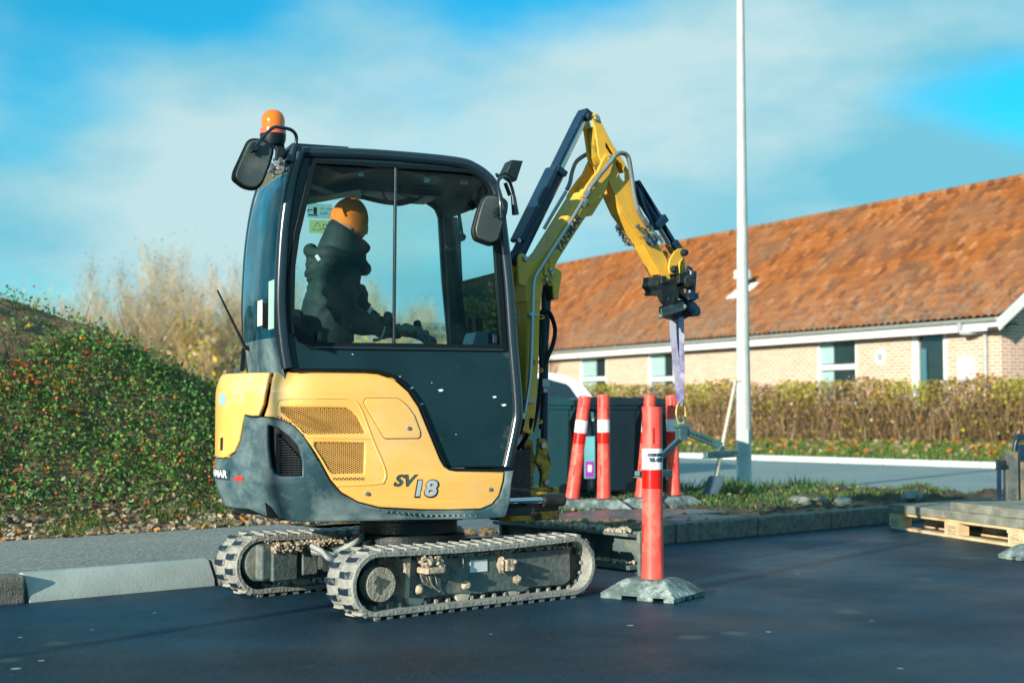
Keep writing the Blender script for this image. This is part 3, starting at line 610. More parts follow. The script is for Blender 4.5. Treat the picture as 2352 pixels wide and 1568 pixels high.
# gaps of clear sky, given as world directions
def gap(u, v, size, amt):
    d = Vector(ray(u, v)).normalized(); vm = N.new('ShaderNodeVectorMath'); vm.operation = 'SUBTRACT'; L.new(tc.outputs['Generated'], vm.inputs[0]); vm.inputs[1].default_value = d
    sc_ = N.new('ShaderNodeVectorMath'); sc_.operation = 'MULTIPLY'; sc_.inputs[1].default_value = (1, 1, 2.0); L.new(vm.outputs[0], sc_.inputs[0])
    ln = N.new('ShaderNodeVectorMath'); ln.operation = 'LENGTH'; L.new(sc_.outputs[0], ln.inputs[0])
    r = N.new('ShaderNodeMapRange'); r.interpolation_type = 'SMOOTHSTEP'; r.inputs['From Min'].default_value = size; r.inputs['From Max'].default_value = 0; r.inputs['To Max'].default_value = amt; L.new(ln.outputs['Value'], r.inputs[0]); return r.outputs[0]
cl = wm('MULTIPLY_ADD', n1.outputs[0], 2.7); cl.node.inputs[2].default_value = -.75
GAPS = [(2310,250,.12,.70), (2080,240,.09,.30), (2250,40,.13,-.55), (2200,430,.12,-.5), (90,110,.14,.30), (420,0,.10,.35), (150,370,.13,.35), (0,330,.12,.2), (60,620,.12,.55), (1250,60,.13,.25), (620,300,.16,-.35), (1000,100,.14,-.15), (1700,120,.22,-.45), (1350,450,.26,-.35), (2100,380,.18,-.2), (330,500,.18,-.35), (450,150,.12,-.25)]
for g_ in GAPS: cl = wm('SUBTRACT', cl, gap(*g_))
sp3 = N.new('ShaderNodeSeparateXYZ'); L.new(tc.outputs['Generated'], sp3.inputs[0]); hz3 = N.new('ShaderNodeMapRange'); hz3.inputs['From Min'].default_value = .20; hz3.inputs['From Max'].default_value = .02; hz3.inputs['To Max'].default_value = .55; L.new(sp3.outputs[2], hz3.inputs[0]); cl = wm('ADD', cl, hz3.outputs[0])
cl = wm('ADD', cl, wm('MULTIPLY', wm('SUBTRACT', n2.outputs[0], .5), .75))
cf = N.new('ShaderNodeMapRange'); cf.interpolation_type = 'SMOOTHSTEP'; cf.inputs['From Min'].default_value = .05; cf.inputs['From Max'].default_value = 1.0; cf.inputs['To Max'].default_value = .96; L.new(cl, cf.inputs[0])
tint = N.new('ShaderNodeMix'); tint.data_type = 'RGBA'; tint.blend_type = 'MULTIPLY'; tint.inputs['Factor'].default_value = 1; L.new(sky.outputs[0], tint.inputs['A']); tint.inputs['B'].default_value = (.12, 1.30, 1.42, 1)
cm = N.new('ShaderNodeMix'); cm.data_type = 'RGBA'; L.new(cf.outputs[0], cm.inputs['Factor']); L.new(tint.outputs['Result'], cm.inputs['A'])

cc = N.new('ShaderNodeMix'); cc.data_type = 'RGBA'; n3 = N.new('ShaderNodeTexNoise'); n3.inputs['Scale'].default_value = 4.5; n3.inputs['Detail'].default_value = 8; n3.inputs['Roughness'].default_value = .55; L.new(mp.outputs[0], n3.inputs['Vector'])
r3 = N.new('ShaderNodeMapRange'); r3.inputs['From Min'].default_value = .42; r3.inputs['From Max'].default_value = .70; L.new(n3.outputs[0], r3.inputs[0])
bias = r3.outputs[0]
for g_ in ((1600,80,.22,.5), (1330,430,.2,.45), (600,330,.15,.35), (500,540,.2,.35), (2100,330,.15,-.2), (100,450,.15,-.4), (1000,60,.12,-.2)): bias = wm('ADD', bias, gap(*g_))
bias = wm('MULTIPLY', bias, 1.0, True)
L.new(bias, cc.inputs['Factor']); cc.inputs['A'].default_value = (1.5, 4.4, 5.5, 1); cc.inputs['B'].default_value = (4.3, 5.95, 6.15, 1); L.new(cc.outputs['Result'], cm.inputs['B'])
L.new(cm.outputs['Result'], bg.inputs['Color'])
sl = bpy.data.lights.new('sun', 'SUN'); sl.energy = 5.0; sl.angle = radians(.5); sl.color = (1, .90, .74); so = bpy.data.objects.new('sun', sl); col.objects.link(so)
so.rotation_euler = Vector((sin(SUN_AZ)*cos(SUN_EL), cos(SUN_AZ)*cos(SUN_EL), -sin(SUN_EL))).to_track_quat('-Z', 'Y').to_euler()
cd = bpy.data.cameras.new('camera'); cd.lens = 50.0; cd.sensor_width = 36; cd.clip_end = 2000; cd.clip_start = .05; co = bpy.data.objects.new('camera', cd); col.objects.link(co)
co.location = (0, 0, CAM); co.rotation_euler = (pi/2+PITCH, 0, 0); scn.camera = co
cd.dof.use_dof = True; cd.dof.focus_distance = 7.7; cd.dof.aperture_fstop = 2.5
scn.view_settings.view_transform = 'Standard'; scn.view_settings.look = 'None'; scn.view_settings.exposure = 0.62; scn.view_settings.gamma = 1
# ------------------------------------------------------------------ mini excavator
FB = Frame(-.575, 7.93, 21); FT = Frame(-.575, 7.93, 40)
pv = FB.M @ Vector((.85, 0, 0)); FM = Frame(pv.x, pv.y, 34)
ex = thing('mini_excavator', 'yellow and black mini excavator on rubber tracks with a glazed cab and raised boom', 'excavator', FB)
def C1(x, y): return (488.1+.3186*x, 803.9+.3186*y)      # print coordinates of the detail views
def C2(x, y): return (488.1+.3663*x, 229.7+.3663*y)
def C3(x, y): return (1119.7+.3296*x, 229.7+.3296*y)
def C4(x, y): return (459.4+.4517*x, 1148.4+.4517*y)
def C6(x, y): return (689.1+.2197*x, 1177.1+.2197*y)
def C7(x, y): return (1435.5+.1465*x, 545.5+.1465*y)
# ---- upper body as a surface: s runs along the flank and round the tail, z up
HW, XF, EA = .49, -.62, .42
_sx = [(x, -HW, 0, -1) for x in np.linspace(.62, XF, 60)]
_el = [(XF-EA*(sin(t)), -HW*cos(t)) for t in np.linspace(0, pi, 121)]
tab = [(p[0], p[0], p[1], p[2], p[3]) for p in _sx]      # s, x, y, nx, ny
s_ = XF
for i in range(1, len(_el)):
    dx = _el[i][0]-_el[i-1][0]; dy = _el[i][1]-_el[i-1][1]; s_ -= sqrt(dx*dx+dy*dy); t = pi*i/120
    nx_, ny_ = -sin(t)/EA, -cos(t)/HW; l = sqrt(nx_*nx_+ny_*ny_); tab.append((s_, _el[i][0], _el[i][1], nx_/l, ny_/l))
SEND = s_; tab.append((SEND-1.3, XF+1.3, HW, 0, 1))
TS = np.array(tab)[::-1]; 
def plan(s): return [float(np.interp(s, TS[:,0], TS[:,i])) for i in range(1, 5)]
SMID = (XF+SEND)/2
def under(s, z):
    w = min(max((-.35-s)/.5, 0), 1); o = 0
    if z < .66: o -= (.66-z)**1.3*.62*w
    if z > 1.10: o -= ((z-1.10)/.12)**2*.035
    return o
def surf(s, z, off=0):
    x, y, nx, ny = plan(s); o = off+under(s, z); return (x+nx*o, y+ny*o, z)
def sz(u, v):                                            # print point -> (s, z) on the body surface
    d = Vector(ray(u, v)); a = FB.a; cx, cy = -FB.o[0], -FB.o[1]
    c = (cx*cos(a)+cy*sin(a), -cx*sin(a)+cy*cos(a)); r = (d.x*cos(a)+d.y*sin(a), -d.x*sin(a)+d.y*cos(a))
    best = None; prev = None
    for s in np.arange(.62, SMID-.3, -.004):
        x, y, nx, ny = plan(s)
        g = (x-c[0])*r[1]-(y-c[1])*r[0]
        if prev is not None and prev[0]*g <= 0:
            t = ((x-c[0])*r[0]+(y-c[1])*r[1])/(r[0]**2+r[1]**2); return (float(s), CAM+d.z*t)
        if best is None or abs(g) < best[0]: best = (abs(g), s, ((x-c[0])*r[0]+(y-c[1])*r[1])/(r[0]**2+r[1]**2))
        prev = (g,)
    return (float(best[1]), CAM+d.z*best[2])
SXS = list(np.arange(XF+.02, SEND-.02, -.05)); SZS = [.45,.5,.55,.6,.66,.8,.95,1.08,1.12,1.16,1.19]
def panel(name, pts, thick, off, m, parent, holes=(), bevel=.008, raw=False, smooth=50):
    P = pts if raw else [sz(*p) for p in pts]; H = [[sz(*p) for p in h] for h in holes]
    me = plate(P, H, thick, bevel, 3); cut(me, SXS, SZS); mesh_map(me, lambda p: surf(p.x, p.y, off+p.z)); return finish(me, name, m, parent, FB, smooth)
# hood flank
hoodc = [(432,158),(700,152),(1100,160),(1200,172),(1310,212),(1410,300),(1480,410),(1560,600),(1640,790),(1665,835),(1700,862),(1750,873),(2098,878),(2092,940),(2060,1050),(2010,1110),(1930,1143),(1700,1148),(1500,1146),(1200,1130),(1050,1090),(930,1020),(850,930),(780,800),(690,660),(620,570),(540,515),(450,485),(385,478),(410,400),(428,300)]
hood = [C1(*p) for p in hoodc]
v1c = [(505,412),(960,417),(1000,435),(1040,480),(1098,600),(700,606),(655,590),(600,530),(505,440)]
v2c = [(738,665),(1096,665),(1090,888),(860,888),(830,850),(738,690)]
v3c = [(865,916),(1088,916),(1088,934),(865,934)]
vents = [[C1(*p) for p in q] for q in (v1c, v2c, v3c)]
slots = []
import itertools
e0 = smoothp([(478,478,0),(560,520,0),(640,600,0),(652,622,0)], 6); e1 = smoothp([(690,672,0),(745,770,0),(800,885,0)], 8)
for e in (e0, e1):
    L_ = sum((e[i+1]-e[i]).length for i in range(len(e)-1)); k = int(L_/19)
    for j in range(k):
        t = (j+.5)/k*L_; i = 0
        while i < len(e)-2 and t > (e[i+1]-e[i]).length: t -= (e[i+1]-e[i]).length; i += 1
        p = e[i].lerp(e[i+1], t/(e[i+1]-e[i]).length)
        q = [(p.x-3,p.y-10),(p.x+4,p.y-10),(p.x+9,p.y+10),(p.x+2,p.y+12)]; slots.append([C1(*a) for a in q])
hd_ = panel('engine_hood', hood, .028, .004, M_hood, ex, vents[:2], .009)
panel('slot', [sz(*p) for p in vents[2]], .001, .0183, M_black, hd_, (), 0, True)
for q in slots: panel('slot', [sz(*p) for p in q], .001, .0185, M_black, hd_, (), 0, True)
def inpoly(x, y, P):
    c = False; n = len(P)
    for i in range(n):
        x1, y1 = P[i]; x2, y2 = P[i-1]
        if (y1 > y) != (y2 > y) and x < (x2-x1)*(y-y1)/(y2-y1)+x1: c = not c
    return c
def lattice(P, dx, dy, w, depth, off):
    mb = MB(); xs = [p[0] for p in P]; ys = [p[1] for p in P]
    for sgn in (1, -1):
        b = -60
        while b < 60:
            seg = []; tmin = min(xs)-.02
            N_ = 260; run = None; x0b, x1b = min(xs), max(xs); 
            for i in range(N_+1):
                x = x0b+(x1b-x0b)*i/N_; y = sgn*(x-x0b)*dy/dx+(b*dy)+min(ys)
                ok = inpoly(x, y, P)
                if ok and run is None: run = (x, y)
                if (not ok or i == N_) and run is not None:
                    e = (x, y)
                    if abs(e[0]-run[0]) > .006: mb.bar(surf(run[0], run[1], off), surf(e[0], e[1], off), w, depth, up=(0,1,0))
                    run = None
            b += 1
    return mb
for q, P in enumerate(vents):
    SP = [sz(*p) for p in P]; mb = lattice(SP, .0215, .0112, .0024, .004, .006 if q < 2 else .0195)
    mb.build('vent_mesh', M_hood, hd_, FB, 0)
# dark backing behind the vents = inner shell of the body
inner = [sz(*C1(*p)) for p in [(205,165),(1100,168),(1300,215),(1480,430),(1640,800),(1700,880),(2100,885),(2060,1180),(600,1225),(370,1200)]]
s2 = SEND-.35; zt = inner[0][1]; zb = inner[-1][1]
innerp = inner + [(SEND-.9, zb), (SEND-.9, zt)]
panel('inner_shell', innerp, .01, -.03, M_black, ex, (), 0, True)
# raised hatch and trim on the hood
hatch = fillet([C1(*p) for p in [(1098,348),(1330,345),(1385,385),(1440,455),(1495,590),(1487,634),(1235,636),(1088,385)]], 6, 3)
hp = [sz(*p) for p in hatch]; cx_ = sum(p[0] for p in hp)/len(hp); cz_ = sum(p[1] for p in hp)/len(hp)
panel('hatch_gap', [(cx_+(p[0]-cx_)*1.025, cz_+(p[1]-cz_)*1.03) for p in hp], .002, .0185, mat('dark_seam', (.12,.06,.01), .7), hd_, (), 0, True)
fd = panel('fuel_door', hp, .012, .019, M_hood, ex, (), .004, True)
def knob(name, u, v, r, h, off, m, parent, rim=True):
    s, z = sz(u, v); p = Vector(surf(s, z, off)); x, y, nx, ny = plan(s); R = Vector((nx, ny, 0)).to_track_quat('Z', 'Y').to_matrix()
    mb = MB(); mb.lathe([(r, 0), (r, h*.6), (r*.8, h), (r*.3, h*1.05)], p, R, 20); return mb.build(name, m, parent, FB)
knob('lock', *C1(1408,562), .011, .008, .025, M_steel, fd)
knob('bolt', *C1(1108,1032), .011, .010, .017, M_steel, hd_); knob('bolt', *C1(1997,1001), .011, .010, .017, M_steel, hd_)
# pressed ridges round the vents
def ridge(pts, r, m, parent, name='pressed_rib', off=.016):
    P = smoothp([Vector((*sz(*C1(*p)), 0)) for p in pts], 5); mb = MB(); mb.tube([surf(p.x, p.y, off-r*.45) for p in P], r, 8); return mb.build(name, m, parent, FB, 80)
ridge([(470,480),(478,380),(520,350),(900,345),(1010,360),(1070,430),(1150,640),(1240,860),(1235,940),(1190,960),(900,975)], .010, M_hood, hd_)
ridge([(690,628),(900,632),(1150,636)], .008, M_hood, hd_)
ridge([(1355,640),(1360,658),(1440,670),(1455,650)], .006, M_hood, hd_)
# rear counterweight cover (yellow) round the tail
tl = [sz(*C1(*p)) for p in [(408,160),(404,260),(383,390),(350,474),(300,475),(250,464),(235,540),(215,650),(180,730),(130,765)]]
top = [sz(*C1(*p)) for p in [(200,155)]]
zlow = tl[-1][1]-.005; zt = tl[0][1]
sl = tl[0][0]; mir = lambda s: 2*SMID-s
tailp = tl+[(SMID+.25, zlow), (SMID-.25, zlow)]+[(mir(a), b) for a, b in reversed(tl)]
tail = panel('counterweight_cover', tailp, .03, .006, M_hood, ex, (), .010, True)
# top deck of the body
mb = MB(); ring = []
for s in np.linspace(.40, SEND-1.0, 70):
    p = surf(s, 1.19, -.012); ring.append((p[0], p[1]))
mb.prismz(ring, 1.165, 1.195); mb.build('deck', M_hood, ex, FB, 30)
# black skirt
sk_low = [(2165,868),(2150,950),(2135,1100),(2112,1190),(2095,1205),(1900,1214),(1400,1222),(1000,1234),(570,1243),(500,1225),(440,1215),(365,1205)]
sk = [sz(*C1(*p)) for p in sk_low]; zb = sk[-1][1]
up_ = [sz(*C1(*p)) for p in [(2106,872),(2100,940),(2068,1055),(2014,1117),(1930,1150),(1500,1154),(1200,1138),(1048,1098),(925,1028),(842,935),(772,804),(682,664),(614,577),(536,522),(448,492),(375,482),(345,484),(300,485),(256,474),(243,542),(222,654),(187,738),(134,775)]]
skp = sk+[(SMID+.3, zb+.035), (SMID-.3, zb+.035), (mir(-.72), zb), (mir(.4), zb), (mir(.4), .7), (mir(-.3), .78), (mir(tl[4][0]), tl[4][1]-.01), (mir(tl[-1][0]), zlow-.012), (SMID, zlow-.012)]+up_[::-1]
rec = [C1(*p) for p in [(413,540),(480,560),(560,620),(620,690),(640,760),(650,800),(650,905),(500,903),(460,885),(432,830),(420,700)]]
skirt = panel('side_skirt', skp, .03, .006, M_skirt, ex, [rec], .009, True)
sp = [sz(*p) for p in rec]
# louvred grille inside the recess
mb = MB()
for j in range(15):
    z = sz(*C1(500, 640+j*18))[1]; xa = sz(*C1(472, 640))[0]; 
    xe = C1(490+min(148, max(0, (j*18-0)*.95+10)), 700)[0]; xb = sz(xe, 1030)[0]
    if abs(xb-xa) > .01: mb.bar(surf(xa, z, -.012), surf(xb, z, -.012), .004, .012, up=(0,1,0))
for j in range(9):
    xx = sz(*C1(480+j*20, 800))[0]; z0 = sz(*C1(500, 900))[1]; z1 = sz(*C1(500, 630+max(0, j*20-10)*1.02))[1]; mb.bar(surf(xx, z0, -.014), surf(xx, z1, -.014), .003, .006, up=(0,1,0))
xx = sz(*C1(462, 800))[0]; mb.bar(surf(xx, sz(*C1(500,900))[1], -.012), surf(xx, sz(*C1(500,600))[1], -.012), .012, .016, up=(0,1,0))
mb.build('side_grille', M_blackp, skirt, FB, 0)
panel('grille_back', [sz(*C1(*p)) for p in [(640,560),(760,700),(760,905),(648,905)]], .006, .0, M_skirt, skirt, (), 0, True)
mb = MB()
for i in range(17):
    s, z = sz(*C1(1255+i*40, 1160+min(i,6)*4+ (8 if i > 6 else 0))); p = surf(s, z+.0, .018); mb.ico(p, .008, 1, 0, 0, (1,.6,1.3))
mb.build('skirt_studs', M_skirt, skirt, FB, 80)
ridge([(430,500),(540,530),(640,610),(760,810),(835,950),(920,1045),(1050,1112),(1200,1150)], .007, M_skirt, skirt, 'skirt_lip', .02)
ridge([(60,800),(100,822),(150,850),(165,900),(150,965),(100,975),(58,955)], .006, M_skirt, skirt, 'badge_rim', .018)
# rear exhaust notch
mb = MB(); a_ = sz(*C1(372,1140)); p0 = Vector(surf(a_[0], a_[1]-.02, .012)); P_ = [sz(*C1(*p)) for p in [(372,1095),(410,1130),(462,1218),(362,1212)]]
mb.add([surf(a, b, .024) for a, b in P_], [(0,1,2,3)]); mb.build('exhaust_notch', M_black, skirt, FB, 0)
# lettering on the body
def btext(name, s, a, b, hgt, m, parent, off, shear=0, offset=0, space=1.0, dz=0):
    me = textmesh(s, 1, shear, offset, 0, space); xs = [v.co.x for v in me.vertices]; x0, x1 = min(xs), max(xs); A, B = sz(*a), sz(*b)
    def fn(p):
        t = (p.x-x0)/(x1-x0); return surf(A[0]+(B[0]-A[0])*t, A[1]+(B[1]-A[1])*t+p.y*hgt/.7+dz, off)
    cutx = [x0+(x1-x0)*i/12 for i in range(1, 12)]; cut(me, cutx); mesh_map(me, fn); return finish(me, name, m, parent, FB, 0)
btext('model_lettering', 'SV', C1(1300,975), C1(1482,975), .056, M_txt_blk, hd_, .0190, .35, .045)
btext('model_lettering_face', 'SV', C1(1308,972), C1(1474,972), .052, mat('gunmetal_lettering', (.10,.16,.18), .3, metal=.5), hd_, .0196, .35, .02)
btext('model_number_rim', '18', C1(1448,1052), C1(1627,1052), .084, M_txt_blk, hd_, .0200, .15, .055)
btext('model_number', '18', C1(1456,1046), C1(1619,1046), .078, M_txt_sil, hd_, .0206, .15, .03)
bp_ = [sz(*C1(*p)) for p in [(70,845),(150,862),(155,935),(70,925)]]
bs = sz(*C1(150,900))[0]
zz0 = sz(*C1(140,935))[1]; zz1 = sz(*C1(140,860))[1]
panel('tail_badge', [(bs, zz0), (bs, zz1), (bs-.36, zz1), (bs-.36, zz0)], .004, .024, M_txt_dark, skirt, (), 0, True)
me = textmesh('YANMAR', 1, 0, .03); xs = [v.co.x for v in me.vertices]; x0, x1 = min(xs), max(xs); cut(me, [x0+(x1-x0)*i/20 for i in range(1,20)])
mesh_map(me, lambda p: surf(bs-.015-(x1-p.x)/(x1-x0)*.33, zz0+.012+p.y*(zz1-zz0)*1.0, .027)); finish(me, 'tail_lettering', M_white, skirt, FB, 0)
q0 = sz(*C1(188,905)); q1 = sz(*C1(248,942)); panel('red_reflector', [(q0[0], q0[1]), (q1[0], q0[1]), (q1[0], q1[1]), (q0[0], q1[1])], .003, .023, M_red, skirt, (), 0, True)
q0 = sz(*C1(80,312)); q1 = sz(*C1(122,395)); panel('rental_sticker', [(q0[0], q0[1]), (q1[0], q0[1]), (q1[0], q1[1]), (q0[0], q1[1])], .002, .022, mat('pale_blue_sticker', (.25,.45,.6), .5), tail, (), 0, True)
q0 = sz(*C1(170,232)); q1 = sz(*C1(250,372)); dc = panel('warning_sticker', [(q0[0], q0[1]), (q1[0], q0[1]), (q1[0], q1[1]), (q0[0], q1[1])], .001, .0222, mat('pale_yellow_sticker', (.85,.60,.22), .5), tail, (), 0, True)
def tri(mb, c, r, fn, w=.16):
    P = [(c[0]+r*cos(pi/2+2*pi*k/3), c[1]+r*sin(pi/2+2*pi*k/3)) for k in range(3)]; Q = [(c[0]+r*(1-w*1.6)*cos(pi/2+2*pi*k/3), c[1]+r*(1-w*1.6)*sin(pi/2+2*pi*k/3)) for k in range(3)]
    mb.add([fn(*p) for p in P]+[fn(*p) for p in Q], [(k, (k+1) % 3, 3+(k+1) % 3, 3+k) for k in range(3)])
def book(mb, c, r, fn):
    for sx_ in (-1, 1):
        X = [c[0]+sx_*r*.08, c[0]+sx_*r]; Y = [c[1]-r*.6, c[1]+r*.6]
        for a, b, cc, d in ((X[0],Y[0],X[1],Y[0]+r*.14),(X[0],Y[1]-r*.14,X[1],Y[1]),(X[0],Y[0],X[0]+sx_*r*.14,Y[1]),(X[1]-sx_*r*.14,Y[0],X[1],Y[1])):
            mb.add([fn(a,b), fn(cc,b), fn(cc,d), fn(a,d)], [(0,1,2,3)])
mb = MB(); fn = lambda a, b: surf(a, b, .0235)
for (cx, cy, k) in ((198,262,0),(228,262,0),(178,335,1),(212,335,1)):
    c = sz(*C1(cx, cy)); (tri if k == 0 else book)(mb, c, .014, fn)
mb.build('sticker_symbols', mat('brown_print', (.35,.22,.05), .6), dc, FB, 0)
mb = MB(); P_ = [sz(*C1(x, y)) for x, y in ((88,632),(105,628),(103,720),(86,722))]; mb.add([surf(a, b, .023) for a, b in P_], [(0,1,2,3)]); mb.build('tail_lock', M_dark, tail, FB, 0)
# floor pan and turntable
mb = MB(); mb.prismz([(.60,-.40),(.62,.42),(-.55,.42),(-.8,.25),(-.8,-.25),(-.55,-.40)], .455, .50); mb.build('floor_pan', M_dark, ex, FB, 30, bevel=.01)
mb = MB(); mb.lathe([(.31,.30),(.31,.35),(.27,.36),(.27,.42),(.33,.43),(.33,.456)], (0,0,0), n=40); mb.build('slew_ring', M_dark, ex, FB)
# ---- cab
def B2(pts, c): return FB.xz(pts, c)
def B2c(pts, c): return FB.xz([C2(*p) for p in pts], c)
CY = .47
side_out = [(692,338),(860,343),(1042,362),(1095,379),(1132,408),(1152,455),(1170,620),(1180,760),(1194,930),(1186,985),(1168,1074),(1030,1074),(1016,1066),(1006,1050),(985,992),(960,935),(935,900),(905,868),(870,856),(850,853),(668,850),(646,800),(642,700),(648,600),(662,480),(680,390)]
win = [(724,374),(913,385),(1074,396),(1095,402),(1112,415),(1123,434),(1129,460),(1142,640),(1152,794),(722,788),(669,741),(669,690),(673,633),(686,541),(708,449)]
dr = fplate('cab_door', FB, B2(side_out, -CY), -CY, .045, M_cab, ex, [B2(win, -CY)], .010)
# window surround, proud of the door skin
def grow(P, k):
    cx = sum(p[0] for p in P)/len(P); cy = sum(p[1] for p in P)/len(P); return [(cx+(x-cx)*k[0], cy+(y-cy)*k[1]) for x, y in P]
wb = B2(win, -CY-.004); fplate('window_seal', FB, grow(wb, (1.055, 1.055)), -CY-.010, .012, M_black, dr, [grow(wb, (.99,.99))], .003)
fplate('door_window', FB, grow(B2(win, -CY+.02), (1.01,1.01)), -CY+.018, .004, G_cab, dr)
a = FB.at(909, 384, -CY); b = FB.at(905, 797, -CY); mb = MB(); mb.bar((a.x, -CY+.004, a.z), (b.x, -CY+.004, b.z), .014, .022, up=(0,1,0)); mb.build('window_divider', M_cabtube, dr, FB, bevel=.003)
a = FB.at(722, 797, -CY); b = FB.at(1155, 803, -CY); mb = MB(); mb.bar((a.x, -CY-.008, a.z), (b.x, -CY-.008, b.z), .010, .010, up=(0,1,0)); a = FB.at(905, 398, -CY); mb.build('window_sill', M_cabtube, dr, FB)
for (u, v) in ((733,772),(1136,778)):
    p = FB.at(u, v, -CY-.01); mb = MB(); mb.box(p, (.022,.02,.045)); mb.build('window_latch', M_cabtube, dr, FB, bevel=.003)
# seal line beside the hood
P = smoothp([Vector((*FB.at(*C1(x, y), -CY-.02).xz, 0)) for x, y in [(580,140),(1100,146),(1210,158),(1320,200),(1425,292),(1495,405),(1575,598),(1655,788),(1685,845),(1750,862),(2140,868)]], 6)
mb = MB(); mb.tube([(p.x, -CY-.018, p.y) for p in P], .009, 8); mb.build('hood_seal', M_black, ex, FB)
# handle line chips on the door
for (x, y, r) in ((1433,273,9),(1645,290,12),(2033,338,10),(2100,396,12),(1508,388,8),(1352,190,4),(2195,300,8),(1580,235,3),(1755,607,3),(1010,30,4)):
    p = FB.at(*C1(x, y), -CY-.001); k = r*.0009
    V = [(p.x+k*(1.3+.5*sin(3*t))*cos(t), -CY-.0012, p.z+k*.6*(1+.3*sin(5*t))*sin(t)) for t in np.linspace(0, 2*pi, 10)[:-1]]; mb = MB(); mb.add(V, [tuple(range(9))]); mb.build('paint_chip', M_white, dr, FB, 0)
if 0: mb.build('paint_chips', M_white, dr, FB, 0)
# tube frame round the door: rear pillar, roof rail, front pillar
def tubeline(name, pts, c, r, m, parent, n=5, dy=0):
    P = smoothp([FB.at(u, v, c) for u, v in pts], n); mb = MB(); mb.tube([(p.x, p.y+dy, p.z) for p in P], r, 14); return mb.build(name, m, parent, FB, 80)
tubeline('rear_pillar', [(688,352),(668,420),(655,500),(648,580),(644,690),(650,780),(660,845)], -CY-.005, .031, M_cabtube, ex)
tubeline('roof_rail', [(690,350),(860,356),(1040,372),(1092,388),(1128,418),(1144,460),(1150,500)], -CY+.005, .030, M_cabtube, ex)
tubeline('front_pillar', [(1150,498),(1166,640),(1176,780),(1188,930),(1183,985),(1164,1072)], -CY+.005, .030, M_cabtube, ex)
far = lambda pts: [(FB.at(u, v, -CY).x, FB.at(u, v, -CY).z) for u, v in pts]
for nm, pts in (('rear_pillar', [(688,352),(668,420),(655,500),(648,580),(644,690),(650,780),(660,845)]), ('roof_rail', [(690,350),(860,356),(1040,372),(1092,388),(1128,418),(1144,460),(1150,500)]), ('front_pillar', [(1150,498),(1166,640),(1176,780),(1188,930),(1183,985),(1164,1072)])):
    P = smoothp([Vector((x, CY, z)) for x, z in far(pts)], 5); mb = MB(); mb.tube([tuple(p) for p in P], .03, 10); mb.build(nm, M_cabtube, ex, FB, 80)
# roof shell
rp = B2([(690,334),(860,341),(1042,358),(1092,374),(1128,402),(1143,440)], -CY); lo = [(x-.01, z-.055) for x, z in rp][::-1]
RX = (rp[0][0], rp[0][1])
mb = MB(); mb.prism(rp+lo, -CY+.02, CY-.02); roof = mb.build('cab_roof', M_cab, ex, FB, 40, bevel=.012)
a = FB.at(683, 345, -.2); mb = MB(); z0 = rp[0][1]; mb.box((rp[0][0]+.12, -.16, z0+.012), (.30,.5,.02)); mb.lathe([(.014,0),(.014,.014),(.008,.02)], (rp[0][0]+.22, -.30, z0+.022), n=8); mb.lathe([(.012,0),(.012,.014)], (rp[0][0]+.80, -.36, z0+.0), n=8); mb.build('roof_plate', M_cab, roof, FB, bevel=.004)
# far side wall with its window
fo = far([(692,340),(1042,362),(1095,379),(1140,430),(1170,620),(1194,930),(1168,1074),(668,1000),(642,700),(662,480)])
fw_ = [(FB.at(*p, CY).x, FB.at(*p, CY).z) for p in [(690,440),(860,432),(940,448),(1003,484),(1012,640),(1026,790),(1020,815),(700,815),(672,780),(676,600)]]
fd2 = fplate('cab_side_wall', FB, fo, CY-.04, .04, M_cab, ex, [fillet(fw_, .05, 3)], .006)
fplate('side_window', FB, grow(fw_, (1.02,1.02)), CY-.02, .004, G_cab, fd2)
# front frame and windscreen
A_ = FB.at(1143, 445, -CY); B_ = FB.at(1180, 820, -CY); nf = 8
mb = MB(); P = [Vector((x, 0, z)) for x, z in far([(1128,410),(1143,445),(1160,620),(1176,790)])]
for p, q in zip(P[:-1], P[1:]): mb.add([(p.x, -CY+.03, p.z), (p.x, CY-.03, p.z), (q.x, CY-.03, q.z), (q.x, -CY+.03, q.z)], [(0,1,2,3)])
mb.build('windscreen', G_cab, ex, FB)
P = [Vector((x, 0, z)) for x, z in far([(1176,790),(1190,930),(1183,985),(1164,1072)])]; mb = MB()
for p, q in zip(P[:-1], P[1:]): mb.bar((p.x, 0, p.z), (q.x, 0, q.z), .02, .9, up=(0,1,0))
mb.build('front_panel', M_cab, ex, FB)
# rear glass, bulging, and the panel under it
RL = far([(680,392),(664,440),(652,510),(645,590),(641,690),(643,775)]); RP = far([(643,775),(652,845),(655,862)])
def bulge(name, prof, m, amt, parent, y0=-CY+.02, thick=0):
    mb = MB(); ny = 16; V = []
    for x, z in prof:
        for j in range(ny+1):
            t = j/ny; y = y0+(2*CY-.04)*t; V.append((x-amt*(1-(2*t-1)**4)*1.0, y, z))
    mb.add(V, [(i*(ny+1)+j, i*(ny+1)+j+1, (i+1)*(ny+1)+j+1, (i+1)*(ny+1)+j) for i in range(len(prof)-1) for j in range(ny)]); return mb.build(name, m, parent, FB, 60)
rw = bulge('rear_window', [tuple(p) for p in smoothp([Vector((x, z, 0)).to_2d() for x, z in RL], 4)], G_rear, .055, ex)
bulge('rear_panel', RP+[(RP[-1][0]+.02, 1.14)], M_skirt, .055, ex)
tp = far([(686,362),(680,394)]); bulge('rear_roof_edge', tp, M_olive, .05, ex)
